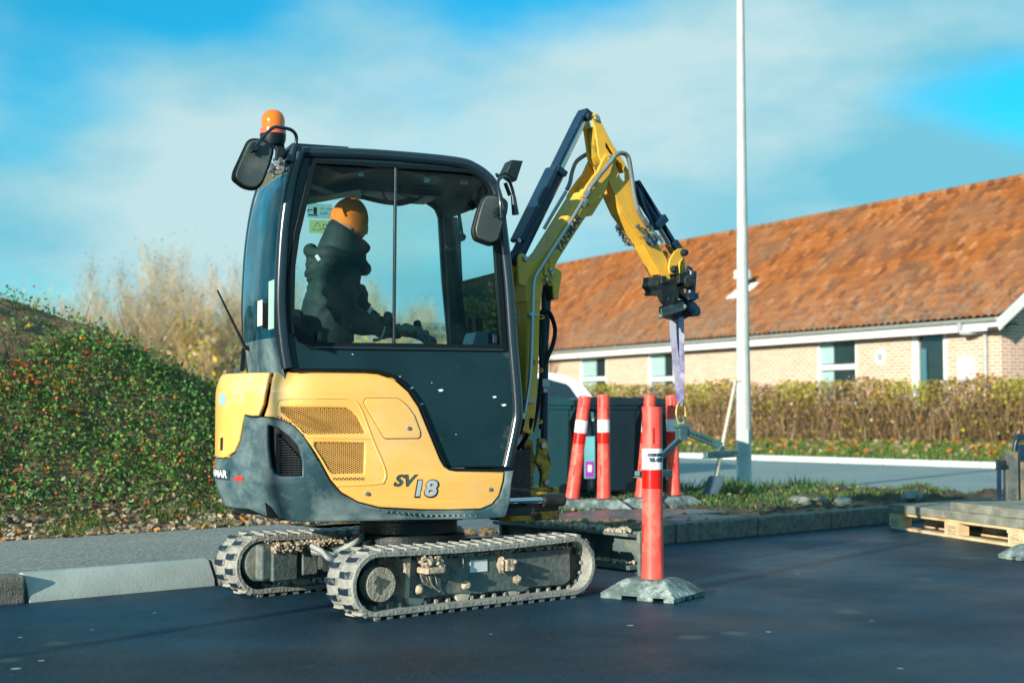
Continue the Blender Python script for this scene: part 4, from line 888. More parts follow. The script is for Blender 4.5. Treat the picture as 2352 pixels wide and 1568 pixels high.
# stickers on the rear glass
for (u, v, w_, h_, m_) in ((597,719,.05,.13,M_white), (623,700,.055,.24,mat('green_white_sticker', (.35,.55,.5), .5))):
    p = FB.at(u, v, 0); 
    d = Vector(ray(u, v)); X_ = -.845-.055-.004; a_ = FB.a; rx, ry = d.x*cos(a_)+d.y*sin(a_), -d.x*sin(a_)+d.y*cos(a_); cx, cy = (-FB.o[0]*cos(a_)-FB.o[1]*sin(a_)), (FB.o[0]*sin(a_)-FB.o[1]*cos(a_))
    t = (X_-cx)/rx; mb = MB(); mb.box((X_, cy+ry*t, CAM+d.z*t), (.002, w_*2.4, h_)); mb.build('rear_sticker', m_, rw, FB, 0)
# interior: headlining, seat, consoles, levers
rl = far([(700,350),(860,356),(1040,374),(1088,390),(1118,420),(1128,450)])
mb = MB(); hl = [(x+.02, z-.03) for x, z in rl]; hl2 = [(rl[0][0]+.05, rl[0][1]-.15), (rl[1][0]-.15, rl[1][1]-.15), (rl[1][0]+.06, rl[1][1]-.10), (rl[2][0]-.05, rl[2][1]-.10), (rl[3][0], rl[3][1]-.07)]
mb.prism(hl[:4]+hl2[::-1], .06, CY-.06); hl3 = [(x+(.10 if i == 0 else 0), z+(.08 if i == 0 else .05 if i < 3 else .03)) for i, (x, z) in enumerate(hl2)]; mb.prism(hl[:4]+hl3[::-1], -CY+.06, .055); mb.build('headlining', M_blackp, ex, FB, 40, bevel=.02)
mb = MB()
P = smoothp([FB.at(u, v, .1) for u, v in [(905,420),(880,432),(885,455),(910,470),(950,462),(985,440)]], 5); mb.tube(P, .008, 8)
P = smoothp([FB.at(u, v, .2) for u, v in [(830,452),(900,466),(950,455),(985,436)]], 5); mb.tube(P, .014, 8)
P = smoothp([FB.at(u, v, -.1) for u, v in [(930,425),(990,428),(1040,415),(1058,405)]], 5); mb.tube(P, .008, 8)
mb.build('cab_hoses', M_blackp, ex, FB, 80)
mb = MB(); p = FB.at(1066, 419, -.35); mb.box(p, (.045,.004,.022)); p = FB.at(862,408,.0); mb.build('cab_tag', M_white, ex, FB, 0)
for (u,v) in ((828,398),(980,412)): p = FB.at(u, v, -.36); mb = MB(); mb.box(p, (.03,.01,.03)); mb.build('cab_switch', M_steel, ex, FB)
# far front pillar seen through the glass and a post beside it
mb = MB(); a = FB.at(1033, 500, .40); b = FB.at(1050, 800, .40); mb.bar(a, b, .085, .05, up=(0,1,0)); mb.bar(FB.at(1052,470,.3), FB.at(1068,800,.3), .012, .012, up=(0,1,0)); mb.build('inner_pillar', M_blackp, ex, FB, bevel=.008)
mb = MB(); p = FB.at(1066, 445, -.1); mb.box(p, (.16,.12,.06)); mb.tube([FB.at(1040,400,-.2), FB.at(1090,480,-.2)], .02, 8); mb.tube([FB.at(985,410,.2), FB.at(1100,470,.2)], .014, 8); mb.build('front_motor', M_blackp, ex, FB, bevel=.012)
st = MB(); st.box((-.42,0,1.02), (.46,.46,.12)); st.box((-.66,0,1.30), (.10,.44,.52), Matrix.Rotation(-.12,3,'Y')); seat = st.build('seat', M_blackp, ex, FB, bevel=.035, seg=3)
mb = MB(); mb.box((-.40,-.33,1.14), (.42,.10,.36)); mb.box((-.40,.33,1.14), (.42,.10,.36)); mb.box((.30,.2,1.0), (.14,.3,.45)); mb.box((-.35,0,.85), (.6,.8,.3)); mb.build('side_console', M_blackp, ex, FB, bevel=.02)
mb = MB(); p = FB.at(1095, 785, .0); mb.box(p, (.10,.22,.10), Matrix.Rotation(.3,3,'Y')); mb.build('display', mat('blue_grey_display', (.12,.3,.38), .3), ex, FB, bevel=.02)
def lever(u0, v0, u1, v1, c, grip=True):
    p0 = FB.at(u0, v0, c); p1 = FB.at(u1, v1, c); mb = MB(); mb.tube([p0, p0.lerp(p1, .5)+Vector((.012,0,0)), p1], .007, 8); l = mb.build('lever', M_steel, ex, FB)
    g = MB(); d = (p1-p0).normalized(); g.tube([p1-d*.01, p1+d*.03, p1+d*.09, p1+d*.10], [.013,.018,.022,.010], 12); g.build('lever_grip', M_black, l, FB, 80)
p0 = FB.at(860, 781, -.36)
mb = MB(); mb.tube(smoothp([FB.at(857,781,-.36), FB.at(873,778,-.36), FB.at(882,760,-.36), FB.at(884,748,-.36)], 4), .008, 8); l = mb.build('lever', M_steel, ex, FB)
g = MB(); a = FB.at(884,750,-.36); b = FB.at(893,718,-.36); d = b-a; g.tube([a, a+d*.2, a+d*.8, b, b+d*.06], [.013,.019,.024,.02,.008], 12); g.build('lever_grip', mat('dark_green_grip', (.03,.07,.06), .35), l, FB, 80)
lever(975, 800, 968, 776, -.20)
lever(1090, 830, 1082, 770, .1)
# stickers inside the far glass
p = FB.at(734, 485, CY-.045); fp = MB(); fp.box(p, (.145,.002,.085)); k1 = fp.build('height_sticker', glassmat('pale_sticker_film', (.75,.85,.8)), fd2, FB, 0)
yk = CY-.0475
a = FB.at(738, 484, yk); b = FB.at(760, 484, yk)
ftext('height_text', 'H max', FB, (a.x, a.z+.006), (b.x+.02, b.z+.006), yk, .014, M_txt_dark, k1); ftext('height_value', '2280 mm', FB, (a.x-.01, a.z-.022), (b.x+.03, b.z-.022), yk, .014, M_txt_dark, k1)
mb = MB(); p = FB.at(722, 484, yk); fnk = lambda x, z: (x, yk, z)
for (x0, z0, x1, z1) in ((-.035,-.03,.02,-.022),(-.005,-.02,.015,.02),(-.035,.0,-.01,.006),(-.04,-.012,-.034,.006)): mb.add([fnk(p.x+x0, p.z+z0), fnk(p.x+x1, p.z+z0), fnk(p.x+x1, p.z+z1), fnk(p.x+x0, p.z+z1)], [(0,1,2,3)])
mb.build('height_drawing', M_txt_dark, k1, FB, 0)
p = FB.at(738, 521, CY-.045); fp = MB(); fp.box(p, (.14,.002,.075)); k2 = fp.build('warning_film', glassmat('pale_green_film', (.9,.88,.55)), fd2, FB, 0)
mb = MB(); p = FB.at(729, 520, yk); tri(mb, (p.x, p.z-.005), .034, fnk, .1); p = FB.at(752, 521, yk); book(mb, (p.x, p.z), .026, fnk); mb.build('warning_symbols', M_txt_dark, k2, FB, 0)
a = FB.at(952, 740, -.25); p = FB.at(1010, 763, -CY+.028); fp = MB(); fp.box(p, (.26,.001,.10)); k3 = fp.build('lever_pattern_sticker', glassmat('clear_sticker_film', (.82,.9,.9)), dr, FB, 0)
mb = MB(); yk3 = -CY+.0265; f3 = lambda x, z: (x, yk3, z)
for j in range(6):
    for i in range(2): cx, cz = p.x-.105+j*.042, p.z-.022+i*.044; book(mb, (cx, cz), .014, f3)
mb.build('lever_symbols', M_txt_dark, k3, FB, 0)
# ---- mirrors, beacon, aerial, work light
def mirror(pts, c, hub, arm, nm='mirror', dep=.035):
    P = fillet([(FB.at(u, v, c).x, FB.at(u, v, c).z) for u, v in pts], .045, 4); cx = sum(p[0] for p in P)/len(P); cz = sum(p[1] for p in P)/len(P)
    me = plate(P, (), dep, .014, 4); mesh_map(me, lambda p: (p.x, c+dep/2-p.z, p.y)); mr_ = finish(me, nm, M_black, ex, FB, 60)
    P2 = [(cx+(x-cx)*.86, cz+(z-cz)*.9) for x, z in P]; me = plate(P2, (), .02, .008, 3); mesh_map(me, lambda p: (p.x, c-.006-p.z-.004, p.y)); finish(me, 'mirror_shell', M_mirr, mr_, FB, 60)
    mb = MB(); h = FB.at(*hub, c-.03); mb.lathe([(.024,0),(.024,.03),(.02,.045)], (h.x, c-.012, h.z), Matrix.Rotation(pi/2,3,'X'), 16); mb.tube([(h.x, c-.045, h.z), (h.x-.02, c-.045, h.z-.03)], [.008,.01], 8); mb.build('mirror_joint', M_blackp, mr_, FB)
    ap = smoothp([FB.at(u, v, cc) for u, v, cc in arm], 6); mb = MB(); mb.tube(ap, .009, 10); mb.build('mirror_arm', M_cabtube, mr_, FB, 80)
    return mr_
E1 = lambda x, y: (488.1+.1648*x, 229.7+.1648*y)
mirror([E1(500,525),(E1(700,530)),E1(880,640),E1(830,860),E1(700,1180),E1(600,1265),E1(430,1240),E1(265,1110),E1(280,1000)], -.60, E1(580,660), [(*E1(600,640),-.65),(*E1(720,500),-.65),(*E1(850,385),-.62),(*E1(960,385),-.58),(*E1(1100,420),-.54),(*E1(1165,500),-.5),(*E1(1160,620),-.49),(*E1(1100,760),-.48)])
mb = MB(); mb.tube([FB.at(*E1(1150,610), -.49), FB.at(*E1(1080,860), -.49)], [.016,.022], 12); mb.bar(FB.at(*E1(1000,880), -.45), FB.at(*E1(1200,880), -.45), .03, .025); mb.box(FB.at(*E1(1190,770), -.47), (.02,.03,.09)); mb.build('mirror_bracket', M_cabtube, ex, FB, bevel=.003)
m2 = mirror([C2(1715,588),C2(1790,590),C2(1860,630),C2(1855,700),C2(1790,900),C2(1745,918),C2(1640,880),C2(1625,820),C2(1660,690),C2(1690,610)], -.58, C2(1790,700), [(*C2(1810,740),-.63),(*C2(1805,640),-.63),(*C2(1790,520),-.60),(*C2(1815,485),-.57),(*C2(1850,490),-.53),(*C2(1880,560),-.5),(*C2(1895,640),-.49)])
mb = MB(); mb.tube([FB.at(*C2(1885,600), -.49), FB.at(*C2(1900,720), -.49)], [.014,.02], 12); mb.build('mirror_bracket', M_cabtube, ex, FB)
mirror([(1040,520),(1052,520),(1056,560),(1054,600),(1042,604),(1036,570)], .46, (1060,545), [(1062,540,.5),(1056,500,.5),(1052,480,.46)])
# work light
lx = B2c([(1855,385),(1925,392),(1885,515),(1815,465)], -.30); bx = fplate('work_light', FB, lx, -.36, .12, M_blackp, ex, (), .008)
mb = MB(); mb.tube([FB.at(*C2(1820,470), -.3), FB.at(*C2(1785,478), -.3), FB.at(*C2(1780,460), -.3)], .01, 8); mb.tube([FB.at(*C2(1835,520), -.3), FB.at(*C2(1865,600), -.3)], .012, 8); mb.build('light_bracket', M_blackp, bx, FB)
# beacon
bc = FB.at(627, 309, -.30); s1 = .00245
bp0 = MB(); bp0.lathe([(.058,-.055),(.066,-.03),(.068,0)], bc, n=28); beac = bp0.build('beacon_base', M_blackp, ex, FB)
m_or = mat('orange_lens', (.95,.22,.01), .12, coat=.5, trans=.25, var=.02); m_or2 = mat('red_orange_lens_foot', (.75,.13,.06), .2, var=.02)
mb = MB(); mb.lathe([(.058,0)]+[(.062*cos(t)**.7 if t < 1.5 else .002, .032+.066*sin(t)) for t in np.linspace(0, 1.57, 10)], (bc.x, bc.y, bc.z+.03), n=28); mb.build('beacon_lens', m_or, beac, FB, 70)
mb = MB(); mb.lathe([(.067,0),(.067,.028),(.060,.032)], (bc.x, bc.y, bc.z), n=28); mb.build('beacon_collar', m_or2, beac, FB, 50)
fplate('beacon_stem', FB, [(FB.at(*E1(x, y), -.30).x, FB.at(*E1(x, y), -.30).z) for x, y in [(800,570),(850,510),(960,510),(1000,700),(1015,760),(930,830),(870,845),(880,700)]], -.33, .05, M_blackp, beac, (), .006)
mb = MB(); 
for a, b, r in (((850,880),(1050,860),.012),((845,900),(1010,960),.010),((820,900),(815,1000),.012),((850,960),(850,1080),.006),((950,830),(960,900),.014),((870,960),(1050,960),.008)): mb.tube([FB.at(*E1(*a), -.34), FB.at(*E1(*b), -.38)], r, 8)
mb.tube(smoothp([FB.at(*E1(*a), -.36) for a in ((850,1000),(880,1040),(950,1020),(1010,970))], 4), .004, 6); mb.build('beacon_bracket', M_steel, beac, FB)
# aerial
mb = MB(); a = FB.at(563, 797, .1); b = FB.at(499, 666, .1); mb.tube([a, a.lerp(b, .15), b], [.010,.008,.005], 8); mb.tube([a, a+Vector((.05,0,-.02))], .012, 8); mb.build('aerial', M_black, ex, FB, 80)
mb = MB(); mb.bar(FB.at(560,800,.25), FB.at(556,852,.25), .03, .02); mb.build('rear_bracket', M_black, ex, FB)
# ---- undercarriage
TH = .345; R0 = TH/2-.012; XA, XB = -.824+TH/2, .815-TH/2
def track(y0, wd, cx=0.0, hs=1.0):
    r_out = TH/2-.012; per = 2*(XB-XA)+2*pi*r_out; zc = TH/2+.002
    def path(s, r):
        s = s % per; Ls = XB-XA; La = pi*r_out
        if s < Ls: return XA+s, zc-r+.0, 0, -1
        s -= Ls
        if s < La: t = s/r_out; return XB+r*sin(t), zc-r*cos(t), sin(t), -cos(t)
        s -= La
        if s < Ls: return XB-s, zc+r-.012*sin(pi*s/Ls), 0, 1
        s -= Ls; t = s/r_out; return XA-r*sin(t), zc+r*cos(t), -sin(t), cos(t)
    mb = MB(); n = 132; th = .026; V = []
    for i in range(n):
        for (yy, rr) in ((0,r_out-.006),(.008,r_out),(wd*.44,r_out),(wd*.5,r_out-.004),(wd*.56,r_out),(wd-.008,r_out),(wd,r_out-.006),(wd,r_out-th),(wd-.006,r_out-th-.002),(.006,r_out-th-.002),(0,r_out-th)):
            x, z, _, _ = path(i*per/n, rr); V.append((x, y0+yy, z))
    k = 11; mb.add(V, [(i*k+j, i*k+(j+1) % k, ((i+1) % n)*k+(j+1) % k, ((i+1) % n)*k+j) for i in range(n) for j in range(k)])
    NL = 47; lh = .014
    for i in range(NL):
        for side in (0, 1):
            s = (i+.5*side)*per/NL; V = []; T = []
            ya, yb = (y0+.006, y0+wd*.47) if side == 0 else (y0+wd*.53, y0+wd-.006)
            for (ds, yy) in ((-.020,ya),(.016,ya),(.024,(ya+yb)/2),(.016+(.006 if side == 0 else -.0),yb),(-.014,yb),(-.012,(ya+yb)/2)):
                x, z, nx, nz = path(s+ds, r_out-.002); V.append((x, yy, z)); cxx = s+ds*.82; x, z, nx, nz = path(cxx, r_out+lh); T.append((x, yy+((y0+wd*.25 if side == 0 else y0+wd*.75)-yy)*.12, z))
            kk_ = len(V); mb.add(V+T, [(a, (a+1) % kk_, (a+1) % kk_+kk_, a+kk_) for a in range(kk_)]); mb.add(T, [tuple(range(kk_))], 1)
    # guide teeth inside
    for i in range(NL):
        s = (i+.3)*per/NL
        for dy in (-.035, .035):
            x, z, nx, nz = path(s, r_out-th); x2, z2, _, _ = path(s, r_out-th-.022)
            mb.bar((x, y0+wd/2+dy, z), (x2, y0+wd/2+dy, z2), .016, .022, up=(0,1,0))
    return mb.build('rubber_track', [M_track, M_lug], ex, FT, 40)
W = .23
track(-.66, W); track(.47, W)
def undergear(y0, sgn):        # y0 = outer face
    fp = [(FT.at(*C4(x, y), -.63).x, FT.at(*C4(x, y), -.63).z) for x, y in [(1062,302),(1300,292),(1902,246),(1904,408),(1870,434),(1700,447),(1660,470),(1610,462),(1480,470),(1440,480),(1330,478),(1230,490),(1140,502),(1062,496)]]
    y1 = -.60 if sgn < 0 else .60
    fr = MB(); fr.prism(fp, min(y1, y1-sgn*.13), max(y1, y1-sgn*.13)); f = fr.build('track_frame', M_frame, ex, FT, 30, bevel=.008)
    a = FT.at(*C4(1040,300), -.63); b = FT.at(*C4(1062,500), -.63); mb = MB(); mb.prism([(a.x-.01, a.z), (a.x+.05, a.z+.01), (b.x+.012, b.z), (b.x-.012, b.z), (b.x-.012, a.z-.05)], min(y1+sgn*.02, y1-sgn*.1), max(y1+sgn*.02, y1-sgn*.1)); mb.build('frame_end_plate', M_mud, f, FT, bevel=.006)
    zc = TH/2; mb = MB(); Rx = Matrix.Rotation(pi/2, 3, 'X')
    sx_ = FT.at(*C4(893,424), -.60).x
    # sprocket
    V = MB(); n = 36; yb = y1-sgn*.085
    V.lathe([(.11,-.012),(.125,-.01),(.125,.01),(.11,.012)], (XA+.005, yb, zc), Rx, 36)
    for k in range(13):
        t = 2*pi*k/13; V.box((XA+.005+.13*cos(t), yb, zc+.13*sin(t)), (.026,.022,.026), Matrix.Rotation(-t,3,'Y'))
    V.build('sprocket', M_dark, ex, FT, bevel=.003)
    h = MB(); h.lathe([(.085,.05),(.085,-.02),(.07,-.03),(.066,-.045),(.058,-.046),(.052,-.038),(.02,-.038)], (sx_, y1 if sgn < 0 else y1, zc+.0), Rx if sgn < 0 else Matrix.Rotation(-pi/2,3,'X'), 32)
    h.box((sx_+.0, y1+sgn*.042, zc-.01), (.05,.012,.04), Matrix.Rotation(.5,3,'Y')); hb_ = h.build('drive_hub', mat('mud_caked_hub', (.34,.31,.25), .85, var=.3, bump=.5), ex, FT, 40, bevel=.002); hc2 = MB(); P_ = [(sx_+(.040+.010*sin(3*t+1)+.006*sin(7*t))*cos(t), zc+(.040+.010*sin(3*t+1)+.006*sin(7*t))*sin(t)) for t in np.linspace(0, 2*pi, 33)[:-1]]; hc2.prism(P_, y1+sgn*.047, y1+sgn*.050); Q_ = [(sx_+(x-sx_)*1.22, zc+(z-zc)*1.22) for x, z in P_]; hc2.prism(Q_, y1+sgn*.044, y1+sgn*.0465, 1); hc2.build('hub_cover', [M_frame, M_black], hb_, FT, 30)
    i_ = MB(); i_.lathe([(.03,-.05),(.12,-.05),(.128,-.03),(.128,.03),(.12,.05),(.03,.05)], (XB-.005, y1-sgn*.085, zc), Rx, 36); i_.build('idler', M_dark, ex, FT, 30)
    for (x, y) in ((1112,520),(1350,492),(1612,460)):
        p = FT.at(*C4(x, y), -.61); r = MB(); r.lathe([(.02,-.045),(.048,-.042),(.052,-.036),(.052,-.012),(.035,0),(.035,.02),(.052,.03),(.052,.05)], (p.x, y1-sgn*.052, .082), Rx if sgn > 0 else Matrix.Rotation(-pi/2,3,'X'), 24)
        ro = r.build('roller', mat('dusty_roller', (.46,.43,.35), .75, var=.25), ex, FT, 40)
        r = MB(); r.ico((p.x, y1+sgn*.012, .125), .025, 2, 0, .12); r.build('roller_bolt', M_mud, ro, FT)
    return f
fn_ = undergear(-.66, -1); undergear(.66, 1)
# near frame details: step lugs, label, mud
def onface(x, y, c=-.60): p = FT.at(*C4(x, y), c); return p
p = onface(1145, 350); mb = MB(); mb.box((p.x, -.65, p.z), (.115,.10,.032)); mb.build('step_plate', M_mud, fn_, FT, 30, bevel=.008)
p = onface(1415, 333); mb = MB(); mb.box((p.x, -.603, p.z), (.115,.003,.062)); mb.build('frame_label', M_white, fn_, FT, 0)
p = onface(1545, 325); mb = MB(); mb.box((p.x, -.63, p.z), (.055,.06,.06)); mb.ico((p.x-.04, -.625, p.z+.0), .036, 3, 0, .18, (.6,.6,1.2)); mb.ico((p.x+.01, -.66, p.z-.02), .014, 2); mb.ico((p.x+.03, -.66, p.z+.015), .012, 2); mb.build('lift_lug', M_mud, fn_, FT, 40, bevel=.006)
mb = MB(); Rm = random.Random(3)
for i in range(900):
    t = Rm.random(); x = 1095+t*790; y = 300-55*t-Rm.random()*10; p = onface(x, y, -.60); k = .5+.5*sin(t*9+1); 
    mb.ico((p.x, -.60+Rm.uniform(-.004,.11), p.z+Rm.uniform(-.006,.022)*k), Rm.uniform(.004,.012), 1, 0, .3)
for i in range(70):
    p = onface(Rm.uniform(1095,1200), Rm.uniform(285,330)); mb.ico((p.x, -.61-Rm.random()*.07, p.z), Rm.uniform(.006,.018), 1, 0, .2)
mb.build('caked_mud', M_mud, fn_, FT, 60)
mb = MB()
for (x, y, x1, y1, x2, y2) in ((1120,375,1135,415,1180,445),(1165,385,1180,430,1220,465),(1190,375,1200,400,1205,430),(1130,380,1150,390,1160,420),(1335,280,1340,330,1330,345)):
    q = [onface(x, y, -.625), onface(x1, y1, -.62), onface(x2, y2, -.612)]; mb = MB(); mb.tube(smoothp(q, 4), .0028, 5); mb.build('dangling_root', M_mud, fn_, FT)
# far frame: motor housing seen at the left
mb = MB(); q = FT.at(*C4(345,315), .45); mb.box((q.x, .46, q.z), (.13,.10,.20)); mb.lathe([(.11,-.02),(.11,.02),(.09,.03)], (q.x-.03, .50, q.z), Rx if False else Matrix.Rotation(pi/2,3,'X'), 28); mb.build('travel_motor', M_frame, ex, FT, 30, bevel=.02)
mb = MB(); q = FT.at(*C4(430,330), .40); mb.box((q.x, .44, q.z), (.16,.10,.17)); mb.box((q.x+.16, .42, q.z+.01), (.10,.06,.15)); mb.build('motor_guard', M_frame, ex, FT, bevel=.01)
mb = MB()
for i in range(520): mb.ico((Rm.uniform(-.62,-.1), Rm.uniform(.36,.5), .262+Rm.uniform(-.01,.028)), Rm.uniform(.005,.015), 1, 0, .35)
mb.build('mud_heap', M_mud, ex, FT, 60)
# centre frame with legs
mb = MB(); mb.lathe([(.26,.14),(.29,.20),(.29,.31)], (0,0,0), n=32)
for sx2 in (-.3, .3):
    for sy in (-1, 1): mb.bar((sx2*.4, sy*.1, .24), (sx2*1.1, sy*.56, .17), .16, .12)
mb.box((0,0,.2), (.9,.36,.1)); mb.build('centre_frame', M_dark, ex, FT, 30, bevel=.012)
hm = mat('pale_hose', (.42,.47,.45), .4, var=.1)
for k in range(4):
    a = FT.at(*C4(570+k*2, 232+k*12), .34); b = FT.at(*C4(700+k*20, 300-k*8), -.05); mb = MB(); mb.tube(smoothp([a, a.lerp(b, .4)+Vector((0,0,.0)), b, Vector((-.05,.05,.30))], 6), .014, 10); mb.build('travel_hose', hm if k % 2 == 0 else M_hose, ex, FT, 80)
for k in range(3):
    a = FT.at(*C4(790+k*70, 215), -.1); b = FT.at(*C4(840+k*80, 170), .05); mb = MB(); mb.tube(smoothp([a+Vector((-.1,.05,-.05)), a, b, b+Vector((.15,.1,.05))], 6), .016, 10); mb.build('travel_hose', hm if k != 1 else M_dark, ex, FT, 80)
# dozer blade and arms
bx0 = FT.at(1474, 1275, -.62).x
bl = MB(); prof = [(bx0,.085),(bx0+.03,.085),(bx0+.045,.17),(bx0+.035,.27),(bx0+.02,.325),(bx0-.0,.325),(bx0+.012,.26),(bx0+.02,.17)]
bl.prism(prof, -.62, .64); blade = bl.build('dozer_blade', M_frame, ex, FT, 30, bevel=.004)
mb = MB(); mb.box((bx0-.045, .0, .305), (.12, 1.22, .02), Matrix.Rotation(.15,3,'Y')); mb.box((bx0-.04, .0, .125), (.10, 1.22, .025)); mb.build('blade_rib', M_frame, blade, FT, bevel=.004)
for ye in (-.62, .62): 
    mb = MB(); mb.prism([(bx0+.045,.06),(bx0-.03,.07),(bx0-.035,.33),(bx0+.03,.34)], ye-.018, ye+.012); mb.build('blade_end', M_frame, blade, FT, bevel=.008)
for ye in (-.22, .22):
    mb = MB(); mb.bar((bx0-.02, ye, .20), (.25, ye*.9, .17), .06, .09); mb.build('blade_arm', M_frame, blade, FT, bevel=.008)
mb = MB(); mb.tube([(.25,0,.25),(bx0-.25,0,.24)], .05, 16); mb.build('blade_cylinder', M_navy, blade, FT)
mb = MB(); mb.tube([(bx0-.25,0,.24),(bx0-.02,0,.22)], .025, 12); mb.build('blade_rod', M_chrome, blade, FT)
mb = MB()
for i in range(260): mb.ico((bx0-.04+Rm.uniform(-.05,.04), Rm.uniform(-.55,.3), .318+Rm.uniform(0,.02)), Rm.uniform(.006,.02), 1, 0, .2)
mb.build('blade_mud', M_mud, blade, FT, 60); mb = MB()
for i in range(60): mb.ico((bx0-.05+Rm.uniform(-.03,.04), Rm.uniform(-.58,-.3), .145+Rm.uniform(0,.01)), Rm.uniform(.005,.014), 1, 0, .2)
mb.build('blade_mud', M_mud, blade, FT, 60)
# ---- swing bracket, boom, stick
TB = .075
def M3(pts, c): return FM.xz([C3(*p) for p in pts], c)
def C5(x, y): return (1148.4+.4398*x, 545.5+.4398*y)
# swing casting at the front of the floor pan
sb = MB(); q = [FM.at(*C5(x, y), -.06) for x, y in [(190,1045),(215,1048),(236,1062),(236,1115),(258,1180),(238,1245),(240,1305),(200,1305),(205,1235),(190,1190),(165,1170),(120,1170),(100,1180),(90,1165),(175,1160),(186,1120)]]
poly = [(p.x, p.z) for p in q]; sb.prism(poly, -.09, -.06); sb.prism(poly, .06, .09)
sbr = sb.build('swing_bracket', M_yel_in, ex, FM, 30, bevel=.006)
mb = MB(); a = FM.at(*C5(190,1320), -.05); mb.box((a.x-.05, 0, a.z-.005), (.34,.22,.05)); mb.box((a.x-.05, 0, a.z-.14), (.34,.22,.05)); mb.lathe([(.05,0),(.05,.16)], (a.x+.02, 0, a.z-.15), n=20); mb.build('swing_post', M_yel_in, sbr, FM, 30, bevel=.008)
mb = MB(); mb.box((a.x+.02, 0, a.z-.07), (.24,.16,.10)); mb.box((a.x-.22, .02, a.z+.08), (.26,.3,.30)); mb.build('swing_core', M_dark, sbr, FM, 30, bevel=.008)
a0 = FB.at(*C5(40,1375), -.40); b0 = FB.at(*C5(225,1370), -.36); mb = MB(); mb.tube([a0, b0], .019, 16); mb.build('swing_rod', M_chrome, ex, FB)
mb = MB(); mb.tube([b0, b0+(b0-a0).normalized()*.13], .036, 16); mb.build('swing_cylinder', M_dark, ex, FB)
# pins
def pin(frame, p, c, r, h, m, parent, name='pin'):
    mb = MB(); mb.lathe([(r,0),(r,h*.6),(r*.75,h),(r*.2,h)], (p.x, c, p.z), Matrix.Rotation(pi/2,3,'X'), 14); return mb.build(name, m, parent, frame)
pin(FM, FM.at(*C5(220,1085), -.09), -.09, .022, .02, M_steel, sbr); pin(FM, FM.at(*C5(236,1278), -.09), -.09, .018, .016, M_steel, sbr)
# boom lower section and upper section
boomD = [(1199,990),(1206,900),(1210,809),(1210,691),(1208,655),(1213,620),(1228,600),(1238,592),(1255,574),(1300,502),(1347,425),(1361,405),(1372,392),(1384,365),(1390,356),(1399,353),(1407,360),(1409,372),(1401,398),(1391,436),(1372,461),(1324,533),(1284,596),(1275,614),(1262,632),(1250,652),(1243,690),(1240,746),(1239,809),(1232,941),(1224,1000)]
bpoly = FM.xz(boomD, -TB)
split = 9
body_px = boomD[:10]+[(1340,437),(1352,462),(1384,446)]+boomD[20:]
mb = MB(); mb.prism(FM.xz(body_px, -TB), -TB, TB); boom = mb.build('boom', M_yel, ex, FM, 30, bevel=.010)
fork = FM.xz([(1336,444),(1347,425),(1361,405),(1372,392),(1384,365),(1390,356),(1399,353),(1407,360),(1409,372),(1401,398),(1391,438),(1370,465),(1352,474)], -TB)
for c0 in (-TB-.008, TB-.012):
    mb = MB(); mb.prism(fork, c0, c0+.020); mb.build('boom_fork', M_yel, boom, FM, 40, bevel=.005)
# top plate joint of fork (web with rounded notch)
mb = MB(); P = FM.xz([(1305,492),(1345,425),(1362,430),(1375,450),(1345,498)], 0); mb.prism(P, -TB+.012, TB-.012); mb.build('boom_web', M_yel, boom, FM, 30)
# weld seams
mb = MB()
for (x, y, x1, y1) in ((1208,691,1241,691),(1255,576,1268,628),(1347,427,1370,462)):
    a = FM.at(x, y, -TB-.001); b = FM.at(x1, y1, -TB-.001); mb.tube([a, b], .004, 6)
a = FM.at(1208,691,-TB); mb.tube([(a.x-.002, -TB, a.z), (a.x-.002, TB, a.z)], .004, 6); mb.build('weld', M_yel, boom, FM, 80)
# arm-cylinder bracket (two ears) on the back of the bend
ear = FM.xz([C3(*p) for p in [(222,1285),(215,1200),(213,1100),(222,1075),(240,1067),(258,1072),(270,1085),(290,1120),(325,1135),(300,1230),(262,1300)]], -TB)
for c0 in (-TB-.001, TB-.017):
    mb = MB(); mb.prism(ear, c0, c0+.018); mb.build('cylinder_ear', M_yel, boom, FM, 40, bevel=.004)
pin(FM, FM.at(*C3(260,1105), -TB), -TB-.002, .017, .012, M_steel, boom, 'pin')
for (x, y) in ((430,1180),(443,1208),(405,1250)): pin(FM, FM.at(*C3(x, y), -TB-.01), -TB-.012, .014, .014, M_steel, boom, 'bolt')
mb = MB(); P = M3([(400,1165),(425,1160),(470,1165),(510,1190),(518,1215),(490,1390),(462,1385),(455,1300),(420,1230),(395,1215)], -TB-.012); mb.prism(P, -TB-.014, -TB-.002); mb.prism(M3([(385,1170),(470,1165),(440,1290),(385,1290)], 0), .0, TB); mb.build('light_guard', M_yel, boom, FM, 30, bevel=.003)
P = M3([(398,1300),(440,1290),(462,1385),(410,1400)], 0); mb = MB(); mb.prism(P, -.05, .05); mb.build('boom_light', M_dark, boom, FM, bevel=.004)
